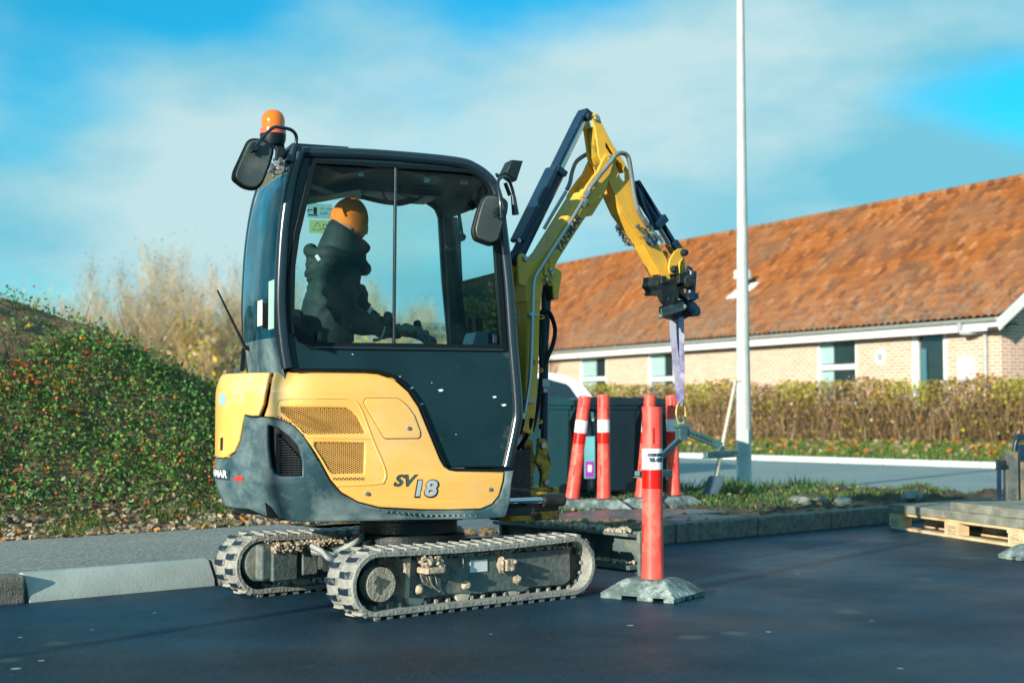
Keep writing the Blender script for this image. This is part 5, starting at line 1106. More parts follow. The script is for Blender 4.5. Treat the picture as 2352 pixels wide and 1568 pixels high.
# warning decal and lettering
a = FM.at(1188, 725, 0); 
def backface(u, v):        # point on the back (cab-side) face of the lower boom, plane x = x0
    d = Vector(ray(u, v)); a_ = FM.a; rx, ry = d.x*cos(a_)+d.y*sin(a_), -d.x*sin(a_)+d.y*cos(a_); cx, cy = (-FM.o[0]*cos(a_)-FM.o[1]*sin(a_)), (FM.o[0]*sin(a_)-FM.o[1]*cos(a_)); x0 = FM.at(1210, 740, -TB).x-.003
    t = (x0-cx)/rx; return Vector((x0, cy+ry*t, CAM+d.z*t))
mb = MB(); P = [backface(*C3(*p)) for p in [(190,1460),(231,1460),(231,1560),(190,1560)]]; mb.add(P, [(0,1,2,3)]); dec = mb.build('warning_decal', mat('pale_decal', (.72,.58,.22), .5), boom, FM, 0)
c = backface(*C3(210,1487)); c2 = backface(*C3(210,1535)); mb = MB(); fx = lambda yy, zz: (c.x-.001, -yy, zz); tri(mb, (-c.y, c.z), .020, fx); book(mb, (-c2.y, c2.z), .016, fx); mb.build('decal_symbols', M_txt_dark, dec, FM, 0)
a = FM.at(1286, 583, -TB); b = FM.at(1337, 501, -TB); ftext('boom_lettering', 'YANMAR', FM, (a.x, a.z), (b.x, b.z), -TB-.0015, .046, M_txt_dark, boom, .1, .03, 1.02)
# stick
stk = M3([(726,140),(728,112),(740,95),(765,94),(778,112),(792,160),(872,315),(930,400),(985,500),(1000,560),(1003,620),(1020,720),(1060,800),(1100,850),(1160,960),(1240,1095),(1258,1150),(1272,1240),(1278,1275),(1262,1278),(1212,1212),(1100,1010),(940,785),(838,560),(822,480),(775,395),(762,300),(748,200)], -.055)
h1 = M3([(820,300),(832,305),(880,378),(876,390),(850,372),(822,330)], -.055); h2 = M3([(893,430),(905,425),(958,505),(960,560),(945,570),(925,545),(890,450)], -.055)
stick = fplate('stick', FM, stk, -.060, .014, M_yel, ex, [h1, h2], .003)
fplate('stick_plate', FM, stk, .046, .014, M_yel, stick, [h1, h2], .003)
mb = MB(); lo = M3([(838,560),(940,785),(1100,1010),(1212,1212)], -.055); up2 = M3([(868,545),(962,760),(1110,980),(1225,1195)], -.055)
for i in range(3): mb.prism([lo[i], lo[i+1], (lo[i+1][0]+.012, lo[i+1][1]+.006), (lo[i][0]+.012, lo[i][1]+.006)], -.0575, .0575)
mb.build('under_web', M_yel, stick, FM, 30)
mb = MB(); up2 = M3([(1003,620),(1020,720),(1060,800),(1100,850),(1160,960),(1235,1090)], -.055)
for i in range(5): mb.prism([up2[i], up2[i+1], (up2[i+1][0]-.012, up2[i+1][1]-.004), (up2[i][0]-.012, up2[i][1]-.004)], -.0455, .0455)
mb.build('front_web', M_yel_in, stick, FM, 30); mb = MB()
up3 = M3([(800,190),(872,325),(930,410),(975,500)], -.055)
for i in range(3): mb.prism([up3[i], up3[i+1], (up3[i+1][0]-.010, up3[i+1][1]-.004), (up3[i][0]-.010, up3[i][1]-.004)], -.0455, .0455)
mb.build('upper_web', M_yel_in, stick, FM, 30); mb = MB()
up4 = M3([(770,180),(772,300),(785,390),(830,480)], -.055)
for i in range(3): mb.prism([up4[i], up4[i+1], (up4[i+1][0]+.010, up4[i+1][1]-.0), (up4[i][0]+.010, up4[i][1]-.0)], -.0455, .0455)
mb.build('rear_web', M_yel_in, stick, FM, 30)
pin(FM, FM.at(*C3(757,130), -.06), -.062, .020, .012, M_steel, stick); pin(FM, FM.at(*C3(848,412), -TB), -TB-.010, .018, .010, M_steel, boom)
# arm cylinder
p0 = FM.at(*C3(192,1118), 0); p1 = FM.at(*C3(685,110), 0); d = (p1-p0); m_ = .50
cyl = MB(); pa, pb = p0+d*.03, p0+d*.58; cyl.tube([pa, pb], .042, 20); arm = cyl.build('arm_cylinder', M_navy, ex, FM)
mb = MB(); mb.tube([p0+d*.55, p0+d*.98], .022, 16); mb.build('arm_rod', M_chrome, arm, FM)
dn = d.normalized(); nn = Vector((-dn.z, 0, dn.x)); 
if nn.x > 0: nn = -nn
def guard(t0, t1, w, h, offn, name):
    mb = MB(); mb.bar(p0+d*t0+nn*offn, p0+d*t1+nn*offn, w, h, up=(0,1,0)); 
    return mb.build(name, M_navy, arm, FM, 30, bevel=.006)
def guard(t0, t1, wy_, hn, offn, name):
    x = dn; y = Vector((0,1,0)); z = x.cross(y); R = Matrix((x, y, z)).transposed(); c = p0+d*((t0+t1)/2)+nn*offn
    mb = MB(); mb.box(c, (d.length*(t1-t0), wy_, hn), R); return mb.build(name, M_navy, arm, FM, 30, bevel=.006)
guard(.10, .60, .115, .03, .045, 'cylinder_guard'); guard(.58, .975, .085, .022, .034, 'rod_guard')
guard(.575, .61, .13, .075, .01, 'guard_collar'); guard(-.02, .05, .06, .075, 0, 'cylinder_eye'); guard(.965, 1.02, .095, .06, .01, 'rod_eye')
pin(FM, FM.at(*C3(700,112), -.05), -.055, .018, .012, M_dark, arm); pin(FM, FM.at(*C3(218,980), -.06), -.06, .014, .01, M_steel, arm, 'bolt')
# bucket cylinder on the front of the stick
q0 = FM.at(*C3(1003,600), 0); q1 = FM.at(*C3(1300,1075), 0); dq = q1-q0; dqn = dq.normalized(); nq = Vector((dqn.z, 0, -dqn.x)); 
if nq.x < 0: nq = -nq
off = nq*.012
mb = MB(); mb.tube([q0+off+dq*.02, q0+off+dq*.62], .032, 18); bcy = mb.build('bucket_cylinder', M_navy, ex, FM)
mb = MB(); mb.tube([q0+off+dq*.6, q0+off*.7+dq*.97], .017, 14); mb.build('bucket_rod', M_chrome, bcy, FM)
x = dqn; y = Vector((0,1,0)); R_ = Matrix((x, y, x.cross(y))).transposed()
mb = MB(); mb.box(q0+dq*.28+nq*.046, (dq.length*.58, .075, .012), R_); mb.box(q0+dq*.56+nq*.02, (.05,.10,.10), R_); mb.box(q0+dq*.74+nq*.036, (dq.length*.32,.07,.014), R_); mb.box(q0+dq*.93+nq*.03, (.07,.08,.05), R_); mb.build('bucket_guard', M_navy, bcy, FM, 30, bevel=.004)
# bucket link
lk = M3([(1265,1210),(1258,1170),(1268,1110),(1300,1055),(1330,1035),(1352,1035),(1366,1050),(1366,1085),(1345,1105),(1325,1130),(1310,1180),(1300,1205),(1280,1215)], -.075)
for c0 in (-.082, .068):
    mb = MB(); mb.prism(lk, c0, c0+.014); l_ = mb.build('bucket_link', M_yel, ex, FM, 40, bevel=.004)
mb = MB(); mb.prism(M3([(1322,1130),(1345,1100),(1352,1160),(1350,1220),(1325,1215)], 0), -.04, .04); mb.build('link_arm', M_yel, ex, FM, 40, bevel=.006)
for (x, y) in ((1362,1065),(1292,1180)): pin(FM, FM.at(*C3(x, y), -.084), -.084, .022, .035, M_dark, l_)
# hoses and pipes
def hose(pts, r, m, name='hose', n=6, parent=None, fr=FM):
    P = smoothp([fr.at(u, v, c) for u, v, c in pts], n); mb = MB(); mb.tube(P, r, 10); return mb.build(name, m, parent or ex, fr, 80)
steelpipe = mat('steel_pipe', (.38,.45,.46), .28, metal=.7, var=.08)
hose([(1206,945,-.10),(1213,900,-.10),(1218,860,-.10),(1222,760,-.10),(1224,690,-.10),(1226,650,-.10),(1232,632,-.10),(1258,590,-.10),(1300,525,-.10),(1338,462,-.10)], .011, steelpipe, 'boom_pipe')
hose([(1343,455,-.10),(1350,441,-.10),(1358,428,-.11),(1375,405,-.12),(1400,375,-.12),(1415,356,-.12),(1430,352,-.11),(1443,362,-.10),(1450,400,-.09),(1456,445,-.09),(1465,480,-.09),(1478,505,-.08),(1490,525,-.08)], .014, M_hose, 'boom_hose')
for (u, v, u2, v2) in ((1345,452,1352,440),(1362,424,1368,414),(1478,503,1486,516),(1205,950,1200,962)): 
    mb = MB(); mb.tube([FM.at(u, v, -.10), FM.at(u2, v2, -.10)], .018, 6); mb.build('hose_fitting', M_steel, ex, FM, 20)
hose([(1352,352,.10),(1335,362,.10),(1322,374,.10),(1314,395,.10),(1309,420,.10),(1302,436,.10)], .013, M_hose, 'boom_hose')
hose([(1300,440,.10),(1270,490,.10),(1250,525,.10)], .011, steelpipe, 'boom_pipe')
for (v_, u_) in ((722,1224),(920,1217),(466,1342)):
    p = FM.at(u_, v_, -.095); mb = MB(); mb.box((p.x, -.09, p.z), (.06,.035,.022), None if v_ > 500 else Matrix.Rotation(-.95,3,'Y')); mb.build('pipe_clamp', M_steel, ex, FM, bevel=.003)
for i, pts in enumerate(([(1203,958,-.1),(1196,985,-.08),(1182,1015,-.02),(1170,1040,.05)], [(1222,960,-.08),(1210,1000,-.05),(1190,1030,0),(1175,1050,.05)], [(1228,700,-.03),(1238,760,-.03),(1243,850,-.03),(1236,930,-.03),(1222,990,-.02)],
    [(1244,716,-.03),(1258,714,-.03),(1268,730,-.03),(1275,758,-.02),(1270,790,-.02),(1258,820,-.02),(1246,850,-.02)], [(1243,712,-.02),(1246,800,-.02),(1248,900,-.02),(1242,985,-.02)])):
    hose(pts, .013, M_black, 'hydraulic_hose')
mb = MB(); mb.tube([FM.at(1252,650,.02), FM.at(1250,1040,.02)], .022, 14); bc2 = mb.build('boom_cylinder', M_navy, ex, FM)
mb = MB(); mb.tube([FM.at(1258,690,.02), FM.at(1253,780,.02)], .02, 12); mb.build('boom_rod', M_navy, bc2, FM)
for (u, v) in ((1235,728),(1232,850),(1230,968)):
    P = [FM.at(u+6+9*cos(t), v+4*sin(t), -.06-.02*sin(t)) for t in np.linspace(-1.8, 1.8, 8)]; mb = MB(); mb.tube(P, .004, 6); mb.build('yellow_clip', M_yel, ex, FM, 80)
mb = MB(); p = FM.at(1250, 880, -.03); mb.box(p, (.05,.04,.05)); mb.box(p+Vector((0,0,-.04)), (.03,.03,.03)); mb.build('hose_coupling', M_steel, ex, FM, bevel=.004)
# couplings on the stick
cp = MB(); cr = random.Random(4)
for (x, y) in ((1040,870),(1075,905),(1100,850),(1130,880),(1095,945),(1135,935),(1165,930),(1120,970),(1190,950)):
    p = FM.at(*C3(x, y), -.085); q = FM.at(*C3(x+30, y+42), -.085); cp.tube([p, p.lerp(q,.45)], .013, 6); cp.tube([p.lerp(q,.45), q], .009, 8)
cp.build('stick_couplings', M_steel, stick, FM, 30)
P = M3([(1110,930),(1160,940),(1190,980),(1170,1012),(1135,1014),(1115,990)], -.085); mb = MB(); mb.prism(P, -.09, -.065); mb.build('coupling_bracket', M_navy, stick, FM, 30, bevel=.004)
cp = MB()
for (x, y) in ((925,890),(945,925),(968,960),(985,990)):
    p = FM.at(*C3(x, y), .06); cp.box(p, (.05,.04,.028), Matrix.Rotation(.5,3,'Y')); cp.tube([p, p+Vector((-.03,0,-.02))], .008, 6)
cp.build('far_couplings', M_steel, stick, FM, 30, bevel=.003)
# quick hitch with tilt
qh = MB(); P = M3([(1178,1290),(1205,1325),(1195,1345),(1200,1355),(1335,1355),(1335,1325),(1320,1290),(1330,1240),(1300,1230),(1250,1280),(1190,1255)], -.07)
qh.prism(P, -.075, .075); hitch = qh.build('quick_hitch', M_dark, ex, FM, 30, bevel=.006)
mb = MB(); c = FM.at(*C3(1258,1340), -.08); r = FM.at(*C3(1322,1340), -.08).x-c.x
mb.prism([(c.x+r*cos(t), c.z+.9*r*sin(t)*1.25) for t in np.linspace(0, -pi, 14)], -.10, -.06); mb.lathe([(.028,0),(.028,.014)], (c.x, -.10, c.z-.045), Matrix.Rotation(pi/2,3,'X'), 16); mb.build('tilt_joint', M_dark, hitch, FM, 40, bevel=.003)
mb = MB(); a = FM.at(*C3(1425,1195), -.06); b = FM.at(*C3(1415,1360), -.06); mb.tube([a, b], .030, 20); mb.tube([b, b+(b-a).normalized()*.03], .036, 16); mb.box(b+Vector((0,0,-.005)), (.08,.06,.035)); mb.tube([a, a+Vector((-.01,0,.02)), a+Vector((-.03,0,.03)), a+Vector((-.05,0,-.02))], .010, 8); mb.build('tilt_cylinder', M_navy, hitch, FM, 40, bevel=.003)
mb = MB(); c = FM.at(*C3(1378,1265), -.06); mb.lathe([(.045,-.04),(.045,.04),(.03,.05),(.015,.05)], c, Matrix.Rotation(pi/2,3,'X'), 20); mb.prism(M3([(1310,1300),(1350,1300),(1360,1350),(1445,1362),(1442,1390),(1380,1385),(1330,1350)], -.05), -.07, .0); mb.box(FM.at(*C3(1315,1250), -.03), (.07,.14,.06)); mb.box(FM.at(*C3(1165,1260), 0), (.04,.18,.05)); mb.build('tilt_bracket', M_dark, hitch, FM, 30, bevel=.004)
# lower hitch block: faces the viewer, tapering jaws
hb = FM.at(*C3(1270,1450), 0)
def hq(x, y, c): return FM.at(*C3(x, y), c)
mb = MB()
fr_ = [hq(1185,1440,-.13), hq(1360,1385,-.06), hq(1378,1455,-.06), hq(1202,1520,-.13)]; bk_ = [p+Vector((.10,.20,0.0)) for p in fr_]
bk_ = [hq(1330,1395,.10), hq(1405,1395,.10), hq(1475,1485,.10), hq(1320,1555,.10)]
mb.add([*fr_, *bk_], [(0,1,2,3),(7,6,5,4),(0,4,5,1),(1,5,6,2),(2,6,7,3),(3,7,4,0)]); jaw = mb.build('hitch_jaw', M_dark, hitch, FM, 30, bevel=.012)
mb = MB(); e0 = hq(1210,1475,-.135); e1_ = hq(1365,1420,-.07); mb.bar(e0, e1_, .012, .035); e0 = hq(1202,1508,-.14); e1_ = hq(1372,1452,-.07); mb.bar(e0, e1_, .012, .018); mb.ico(hq(1207,1507,-.14), .018, 2); mb.ico(hq(1372,1440,-.07), .018, 2); mb.build('jaw_rail', M_frame, jaw, FM, 30, bevel=.003)
mb = MB(); P = M3([(1370,1388),(1400,1385),(1440,1410),(1475,1450),(1478,1490),(1462,1505),(1420,1510),(1385,1470)], -.03); mb.prism(P, -.05, .10); mb.build('jaw_hook', M_navy, jaw, FM, 30, bevel=.012)
# ------------------------------------------------------------------ driver
def skin(nodes, edges, root=0, sub=2):
    me = bpy.data.meshes.new('tmp'); me.from_pydata([Vector(n[0]) for n in nodes], edges, []); o = bpy.data.objects.new('tmp', me); col.objects.link(o)
    sk = o.modifiers.new('s', 'SKIN'); sk.use_smooth_shade = True; sk.branch_smoothing = .6
    if not me.skin_vertices: me.attributes.new('skin', 'FLOAT', 'POINT') if False else None
    bm = bmesh.new(); bm.from_mesh(me); lay = bm.verts.layers.skin.verify(); bm.verts.ensure_lookup_table()
    for i, n in enumerate(nodes):
        r = n[1]; bm.verts[i][lay].radius = (r, r) if not isinstance(r, tuple) else r
        bm.verts[i][lay].use_root = (i == root)
    bm.to_mesh(me); bm.free()
    sb = o.modifiers.new('u', 'SUBSURF'); sb.levels = sub; sb.render_levels = sub
    out = from_obj(o); bpy.data.objects.remove(o); return out
def join(meshes):
    mb = MB()
    for me in meshes: mb.add([v.co[:] for v in me.vertices], [tuple(p.vertices) for p in me.polygons])
    return mb
at = FB.at
M_skin = mat('skin', (.42,.22,.15), .55, sub=.1); M_jack = mat('black_work_jacket', (.008,.026,.023), .75, var=.4, vscale=5, bump=.15, bscale=40); M_trou = mat('dark_trousers', (.012,.016,.018), .85, bump=.5, bscale=14)
M_bean = mat('orange_knit_beanie', (.92,.22,.012), .85, var=.12, vscale=30, bump=.3, bscale=220); M_glove = mat('grey_work_glove', (.20,.24,.22), .8, var=.3, bump=.4, bscale=60); M_refl = mat('reflective_patch', (.75,.78,.75), .3)
pel = at(738,860,0); kn = pel+Vector((.42,0,.06)); ft = kn+Vector((.08,0,-.42))
B_ = [(pel, .125), (at(748,790,0), .12), (at(765,690,0), .13), (at(775,625,0), .11), (at(788,575,0), .06), (at(797,545,0), .055), (at(801,515,0), .075),
      (at(778,622,-.15), .055), (at(802,745,-.25), .04), (at(910,755,-.23), .026), (at(940,757,-.23), .022),
      (at(786,622,.15), .055), (at(835,742,.25), .04), (at(935,765,.22), .026), (at(960,768,.22), .022),
      (pel+Vector((.05,-.11,0)), .085), (kn+Vector((0,-.14,0)), .06), (ft+Vector((0,-.14,0)), .04), (ft+Vector((.14,-.14,-.04)), .03),
      (pel+Vector((.05,.11,0)), .085), (kn+Vector((0,.14,0)), .06), (ft+Vector((0,.14,0)), .04), (ft+Vector((.14,.14,-.04)), .03)]
me = skin(B_, [(0,1),(1,2),(2,3),(3,4),(4,5),(5,6),(3,7),(7,8),(8,9),(9,10),(3,11),(11,12),(12,13),(13,14),(0,15),(15,16),(16,17),(17,18),(0,19),(19,20),(20,21),(21,22)])
mbp = join([me])
# head with a face looking ahead and down
hc = at(804,508,0); HR = Matrix.Rotation(.32, 3, 'Y')
hm_ = MB(); bm = bmesh.new(); bmesh.ops.create_icosphere(bm, subdivisions=4, radius=1); V = []
for v in bm.verts:
    p = v.co.copy(); q = Vector((p.x*.098, p.y*.076, p.z*.118))
    if p.x > .2 and p.z < 0: q.x -= .012*(-p.z); q.y *= 1-.25*(-p.z)
    nose = math.exp(-((p.y/.16)**2+((p.z+.22)/.22)**2)) if p.x > 0 else 0; q.x += .026*nose
    brow = math.exp(-((p.z-.06)/.1)**2)*(p.x > .6); q.x += .004*brow
    eye = sum(math.exp(-(((p.y-s*.36)/.13)**2+((p.z-0)/.1)**2)) for s in (-1,1))*(p.x > .3); q.x -= .010*eye
    mouth = math.exp(-((p.y/.3)**2+((p.z+.55)/.05)**2))*(p.x > 0); q.x -= .005*mouth
    q.z -= .01*(p.x > .4)*(p.z < -.6)
    V.append(hc+HR @ q)
hm_.add(V, [tuple(v.index for v in f.verts) for f in bm.faces]); bm.free()
for s in (-1, 1): hm_.ico(hc+HR @ Vector((-.005, s*.078, -.015)), .03, 2, 0, .05, (.6,.25,1))
mbp.v += []; mbp.add(hm_.v, hm_.f)
per = mbp.build('person', M_skin, None, FB, 80); tag(per, 'driver in an orange beanie and dark hooded work jacket seated in the cab', 'person')
for s in (-1, 1): mb = MB(); mb.ico(hc+HR @ Vector((.083, s*.027, -.002)), .011, 2); mb.build('eye', M_white, per, FB, 80)
cap = MB(); V = []; nr, nc = 14, 32
for i in range(nr+1):
    ph = pi/2-(pi/2+.46)*i/nr
    for k in range(nc):
        t = 2*pi*k/nc; fr_ = cos(t)
        zz = sin(ph)*.120+.01*(fr_ < 0)*(-fr_)*(i/nr)-.028*(i/nr)*max(fr_, 0)
        kx = 1.0+(.05 if i >= nr-3 else 0); V.append(hc+HR @ Vector((cos(ph)*.106*fr_*kx-.004, cos(ph)*.088*sin(t)*kx, zz+.012)))
cap.add(V, [(i*nc+k, i*nc+(k+1) % nc, (i+1)*nc+(k+1) % nc, (i+1)*nc+k) for i in range(nr) for k in range(nc)]); cap.build('beanie', M_bean, per, FB, 80)
J = [(at(733,850,0), (.165,.17)), (at(742,790,0), (.165,.17)), (at(757,700,0), (.170,.17)), (at(770,635,0), (.145,.16)), (at(780,595,0), .135), (at(790,565,0), .118), (at(797,541,0), .104),
     (at(772,628,-.20), .092), (at(782,685,-.285), .088), (at(806,742,-.33), .078), (at(858,748,-.30), .060), (at(905,752,-.26), .050),
     (at(792,628,.17), .085), (at(840,742,.27), .068), (at(925,765,.23), .048),
     (at(728,605,0), (.07,.12)), (at(705,600,0), (.05,.09))]
from mathutils import noise as mn
def fold(p, n, k=1.0):
    q = Vector((p.x*5+2*p.z, p.y*4, p.z*9-3*p.x)); a = 1-abs(mn.noise(q))*2.2; b = 1-abs(mn.noise(q*2.1+Vector((7,3,1))))*2.2
    return p+n*(.020*a+.009*b-.012)*k
me = skin(J, [(0,1),(1,2),(2,3),(3,4),(4,5),(5,6),(3,7),(7,8),(8,9),(9,10),(10,11),(3,12),(12,13),(13,14),(3,15),(15,16)], 0, 4)
# folds in the cloth
for v in me.vertices:
    p = v.co; n = v.normal; v.co = fold(p.copy(), n.copy())
jk = finish(me, 'jacket', M_jack, per, FB, 80)
nc = 36; RG = []
for (u, v, rx, ry, tl_, fold) in ((778,622,.150,.165,-.02,0),(783,596,.142,.148,-.03,.6),(789,572,.128,.128,-.05,1),(795,552,.114,.112,-.062,1),(799,538,.104,.102,-.066,.5),(800,537,.092,.09,-.070,.2),(797,550,.090,.09,-.06,0)):
    c_ = at(u, v, 0); RG.append([(c_.x+rx*cos(t)*(1+.03*fold*sin(5*t+v)), ry*sin(t)*(1+.03*fold*sin(4*t)), c_.z+tl_*cos(t)+.006*fold*sin(3*t+v*.3)) for t in np.linspace(0, 2*pi, nc+1)[:-1]])
mb = MB(); mb.add([q for r_ in RG for q in r_], [(i*nc+k, i*nc+(k+1) % nc, (i+1)*nc+(k+1) % nc, (i+1)*nc+k) for i in range(len(RG)-1) for k in range(nc)]); mb.build('hood_collar', M_jack, jk, FB, 80); mb = MB(); P_ = [(at(776,598,0).x+(.155*cos(t))*(1+.05*sin(4*t)), .155*sin(t), at(776,598,0).z-.045*cos(t)+.012*sin(3*t)) for t in np.linspace(0, 2*pi, 41)]; mb.tube(P_, [.034+.008*sin(5*t) for t in np.linspace(0, 2*pi, 41)], 12, cap=False); mb.build('hood_roll', M_jack, jk, FB, 80)
mb = MB(); a = at(846,573,-.03); mb.prism([(at(825,548,0).x,at(825,548,0).z),(at(835,560,0).x,at(835,560,0).z),(at(848,573,0).x,at(848,573,0).z),(at(828,592,0).x,at(828,592,0).z),(at(800,600,0).x,at(800,600,0).z),(at(790,560,0).x,at(790,560,0).z)], -.10, .09); mb.build('collar', M_jack, jk, FB, 60, bevel=.03, seg=4)
for (u, v, c, r, h) in ((730,592,-.13,.018,.6),(850,712,-.365,.016,-.5)):
    pq_ = at(u, v, c); mb = MB(); mb.box(pq_, (.020,.006,.034), Matrix.Rotation(h*-1,3,'Y')); mb.build('reflective_patch', M_refl, jk, FB, bevel=.002)
T_ = [(pel, .14), (pel+Vector((.08,-.11,0)), .10), (kn+Vector((0,-.14,0)), .078), (ft+Vector((0,-.14,.05)), .055), (pel+Vector((.08,.11,0)), .10), (kn+Vector((0,.14,0)), .078), (ft+Vector((0,.14,.05)), .055)]
finish(skin(T_, [(0,1),(1,2),(2,3),(0,4),(4,5),(5,6)]), 'trousers', M_trou, per, FB, 80)
def glove(w, d, upv):
    d = d.normalized(); up = upv.normalized(); side = d.cross(up).normalized(); ms = []
    nd = [(w-d*.05, .038), (w, .030), (w+d*.045, (.022,.040)), (w+d*.075, (.018,.042))]
    ms.append(skin(nd, [(0,1),(1,2),(2,3)], 0, 2))
    for k, L_ in enumerate((.070,.078,.074,.058)):
        b = w+d*.07+side*(.030-.020*k); c1 = b+d*L_*.42-up*.004; c2 = c1+(d*.5-up*.85).normalized()*L_*.36; c3 = c2+(-d*.35-up*.9).normalized()*L_*.28
        ms.append(skin([(b-d*.02, .012), (c1, .0115), (c2, .0105), (c3, .009)], [(0,1),(1,2),(2,3)], 0, 1))
    b = w+d*.02+side*.030; ms.append(skin([(b, .014), (b+(side*.6+d*.6-up*.4)*.045, .0125), (b+(side*.35+d*1.1-up*.9)*.070, .011)], [(0,1),(1,2)], 0, 1))
    return join(ms)
glove(at(940,757,-.22), at(985,772,-.20)-at(940,757,-.22), Vector((.2,0,1))).build('glove', M_glove, per, FB, 80)
glove(at(958,767,.22), at(1000,778,.22)-at(958,767,.22), Vector((.2,0,1))).build('glove', M_glove, per, FB, 80)
# ------------------------------------------------------------------ bollards
def bollmat():
    m = mat('orange_bollard_plastic', (.93,.085,.065), .42, var=.14, vscale=14, dirt=((.80,.22,.16), .48, .72, 7), coat=.1); return m
M_bol, M_redband, M_slot = bollmat(), mat('red_reflective_band', (.62,.01,.006), .25, var=.08), mat('dark_red_slot', (.35,.008,.006), .7)
M_base = mat('recycled_rubber_base', (.11,.16,.16), .85, var=.45, vscale=14, dirt=((.40,.48,.47), .50, .68, 7), bump=.7, bscale=30); M_band = mat('white_reflective_band', (.80,.84,.85), .35, var=.03)
def tuberad(z): return .056+.006*max(0, 1-(z-.10)/.5)+(.003 if z < .13 else 0)
def ring(z0, z1, off, t0=0, t1=2*pi, n=40, nz=1):
    mb = MB(); V = []; closed = t1-t0 > 6.2
    for j in range(nz+1):
        z = z0+(z1-z0)*j/nz
        for k in range(n if closed else n+1): t = t0+(t1-t0)*k/n; V.append(((tuberad(z)+off)*cos(t), (tuberad(z)+off)*sin(t), z))
    w_ = n if closed else n+1; mb.add(V, [(j*w_+k, j*w_+(k+1) % w_, (j+1)*w_+(k+1) % w_, (j+1)*w_+k) for j in range(nz) for k in range(n)]); return mb
def base_mesh():
    mb = MB(); L2, W2, l2, w2, h = .225, .195, .115, .095, .105
    # frustum with tapering skirt, notches in the lower edge
    def side(k):
        pass
    lower = []; 
    pts = [(-L2,-W2),(-.10,-W2),(-.10,-W2+.03),(-.02,-W2+.03),(-.02,-W2),(.09,-W2),(.09,-W2+.03),(.15,-W2+.03),(.15,-W2),(L2,-W2),(L2,-.06),(L2-.03,-.06),(L2-.03,.04),(L2,.04),(L2,W2),(.1,W2),(-.1,W2),(-L2,W2),(-L2,.05),(-L2+.03,.05),(-L2+.03,-.05),(-L2,-.05)]
    # bottom feet
    mb.prismz([(-L2,-W2),(L2,-W2),(L2,W2),(-L2,W2)], .022, .030)
    for (x0,y0,x1,y1) in ((-L2,-W2,-.09,-.06),(.0,-W2,.10,-.10),(.16,-W2,L2,-.05),(-L2,.06,-.1,W2),(.1,.06,L2,W2),(-L2,-.02,-L2+.08,.03),(L2-.08,-.0,L2,.03)): mb.box(((x0+x1)/2,(y0+y1)/2,.0115), (x1-x0-.004, y1-y0-.004, .023))
    P0 = [(-L2+.002,-W2+.002),(L2-.002,-W2+.002),(L2-.002,W2-.002),(-L2+.002,W2-.002)]; P1 = [(-l2,-w2),(l2,-w2),(l2,w2),(-l2,w2)]
    P2 = [(-.145,-.125),(.145,-.125),(.145,.125),(-.145,.125)]
    V = [(x, y, .030) for x, y in P0]+[(x, y, .088) for x, y in P2]+[(x, y, h) for x, y in P1]
    mb.add(V, [(0,1,5,4),(1,2,6,5),(2,3,7,6),(3,0,4,7),(4,5,9,8),(5,6,10,9),(6,7,11,10),(7,4,8,11),(8,9,10,11)]); return mb
def make_bollard(M, label, tilt=None, full=True, band=True):
    t = thing('traffic_bollard', label, 'bollard', M, 'red and white bollards on rubber bases')
    base_mesh().build('base', M_base, t, smooth=30, bevel=.008)
    T = MW[t.name] @ (tilt or Matrix())
    mb = MB(); prof = [(tuberad(z), z) for z in np.linspace(.095, 1.045, 20)]; inner = [(.050, 1.045), (.048, .9), (.001, .9)]
    mb.lathe(prof+inner, (0,0,0), n=40); tb = mb.build('tube', M_bol, t, T, 40)
    ring(.70, .815, .0012).build('white_band', M_band, tb); ring(.595, .697, .0012).build('red_band', M_redband, tb)
    for (z0, z1, ang) in ((.935,1.02,-2.35),(.84,.93,-.95),(.30,.40,-2.2),(.90,1.0,1.2)): ring(z0, z1, .0014, ang-.12, ang+.12, 4).build('slot', M_slot, tb)
    return t
bc_ = G(1501, 1372); FBo = Frame(bc_.x, bc_.y+.03, -33)
front = make_bollard(FBo, 'nearest red and white bollard, standing on the road before the excavator blade')
tb = [c for c in front.children if c.name.startswith('tube')][0]; wb_ = [c for c in tb.children if c.name.startswith('white_band')][0]
def cyltext(s, a0, z, size, a_per=None):
    me = textmesh(s, size, 0, .004); xs = [v.co.x for v in me.vertices]; x0 = min(xs); cut(me, [x0+i*.012 for i in range(1, 30)]); r = tuberad(.75)+.0020
    mesh_map(me, lambda p: (r*cos(a0+(p.x-x0)/r), r*sin(a0+(p.x-x0)/r), z+p.y)); return finish(me, 'band_lettering', M_txt_dark, wb_, None, 0)
a0 = radians(-90+33-35); cyltext('ODDER KLOAK', a0, .775, .0165); cyltext('TIf. 4027', a0+.16, .745, .025)
def leanmat(dx, dy): return Matrix.Rotation(dx, 4, 'Y') @ Matrix.Rotation(dy, 4, 'X')
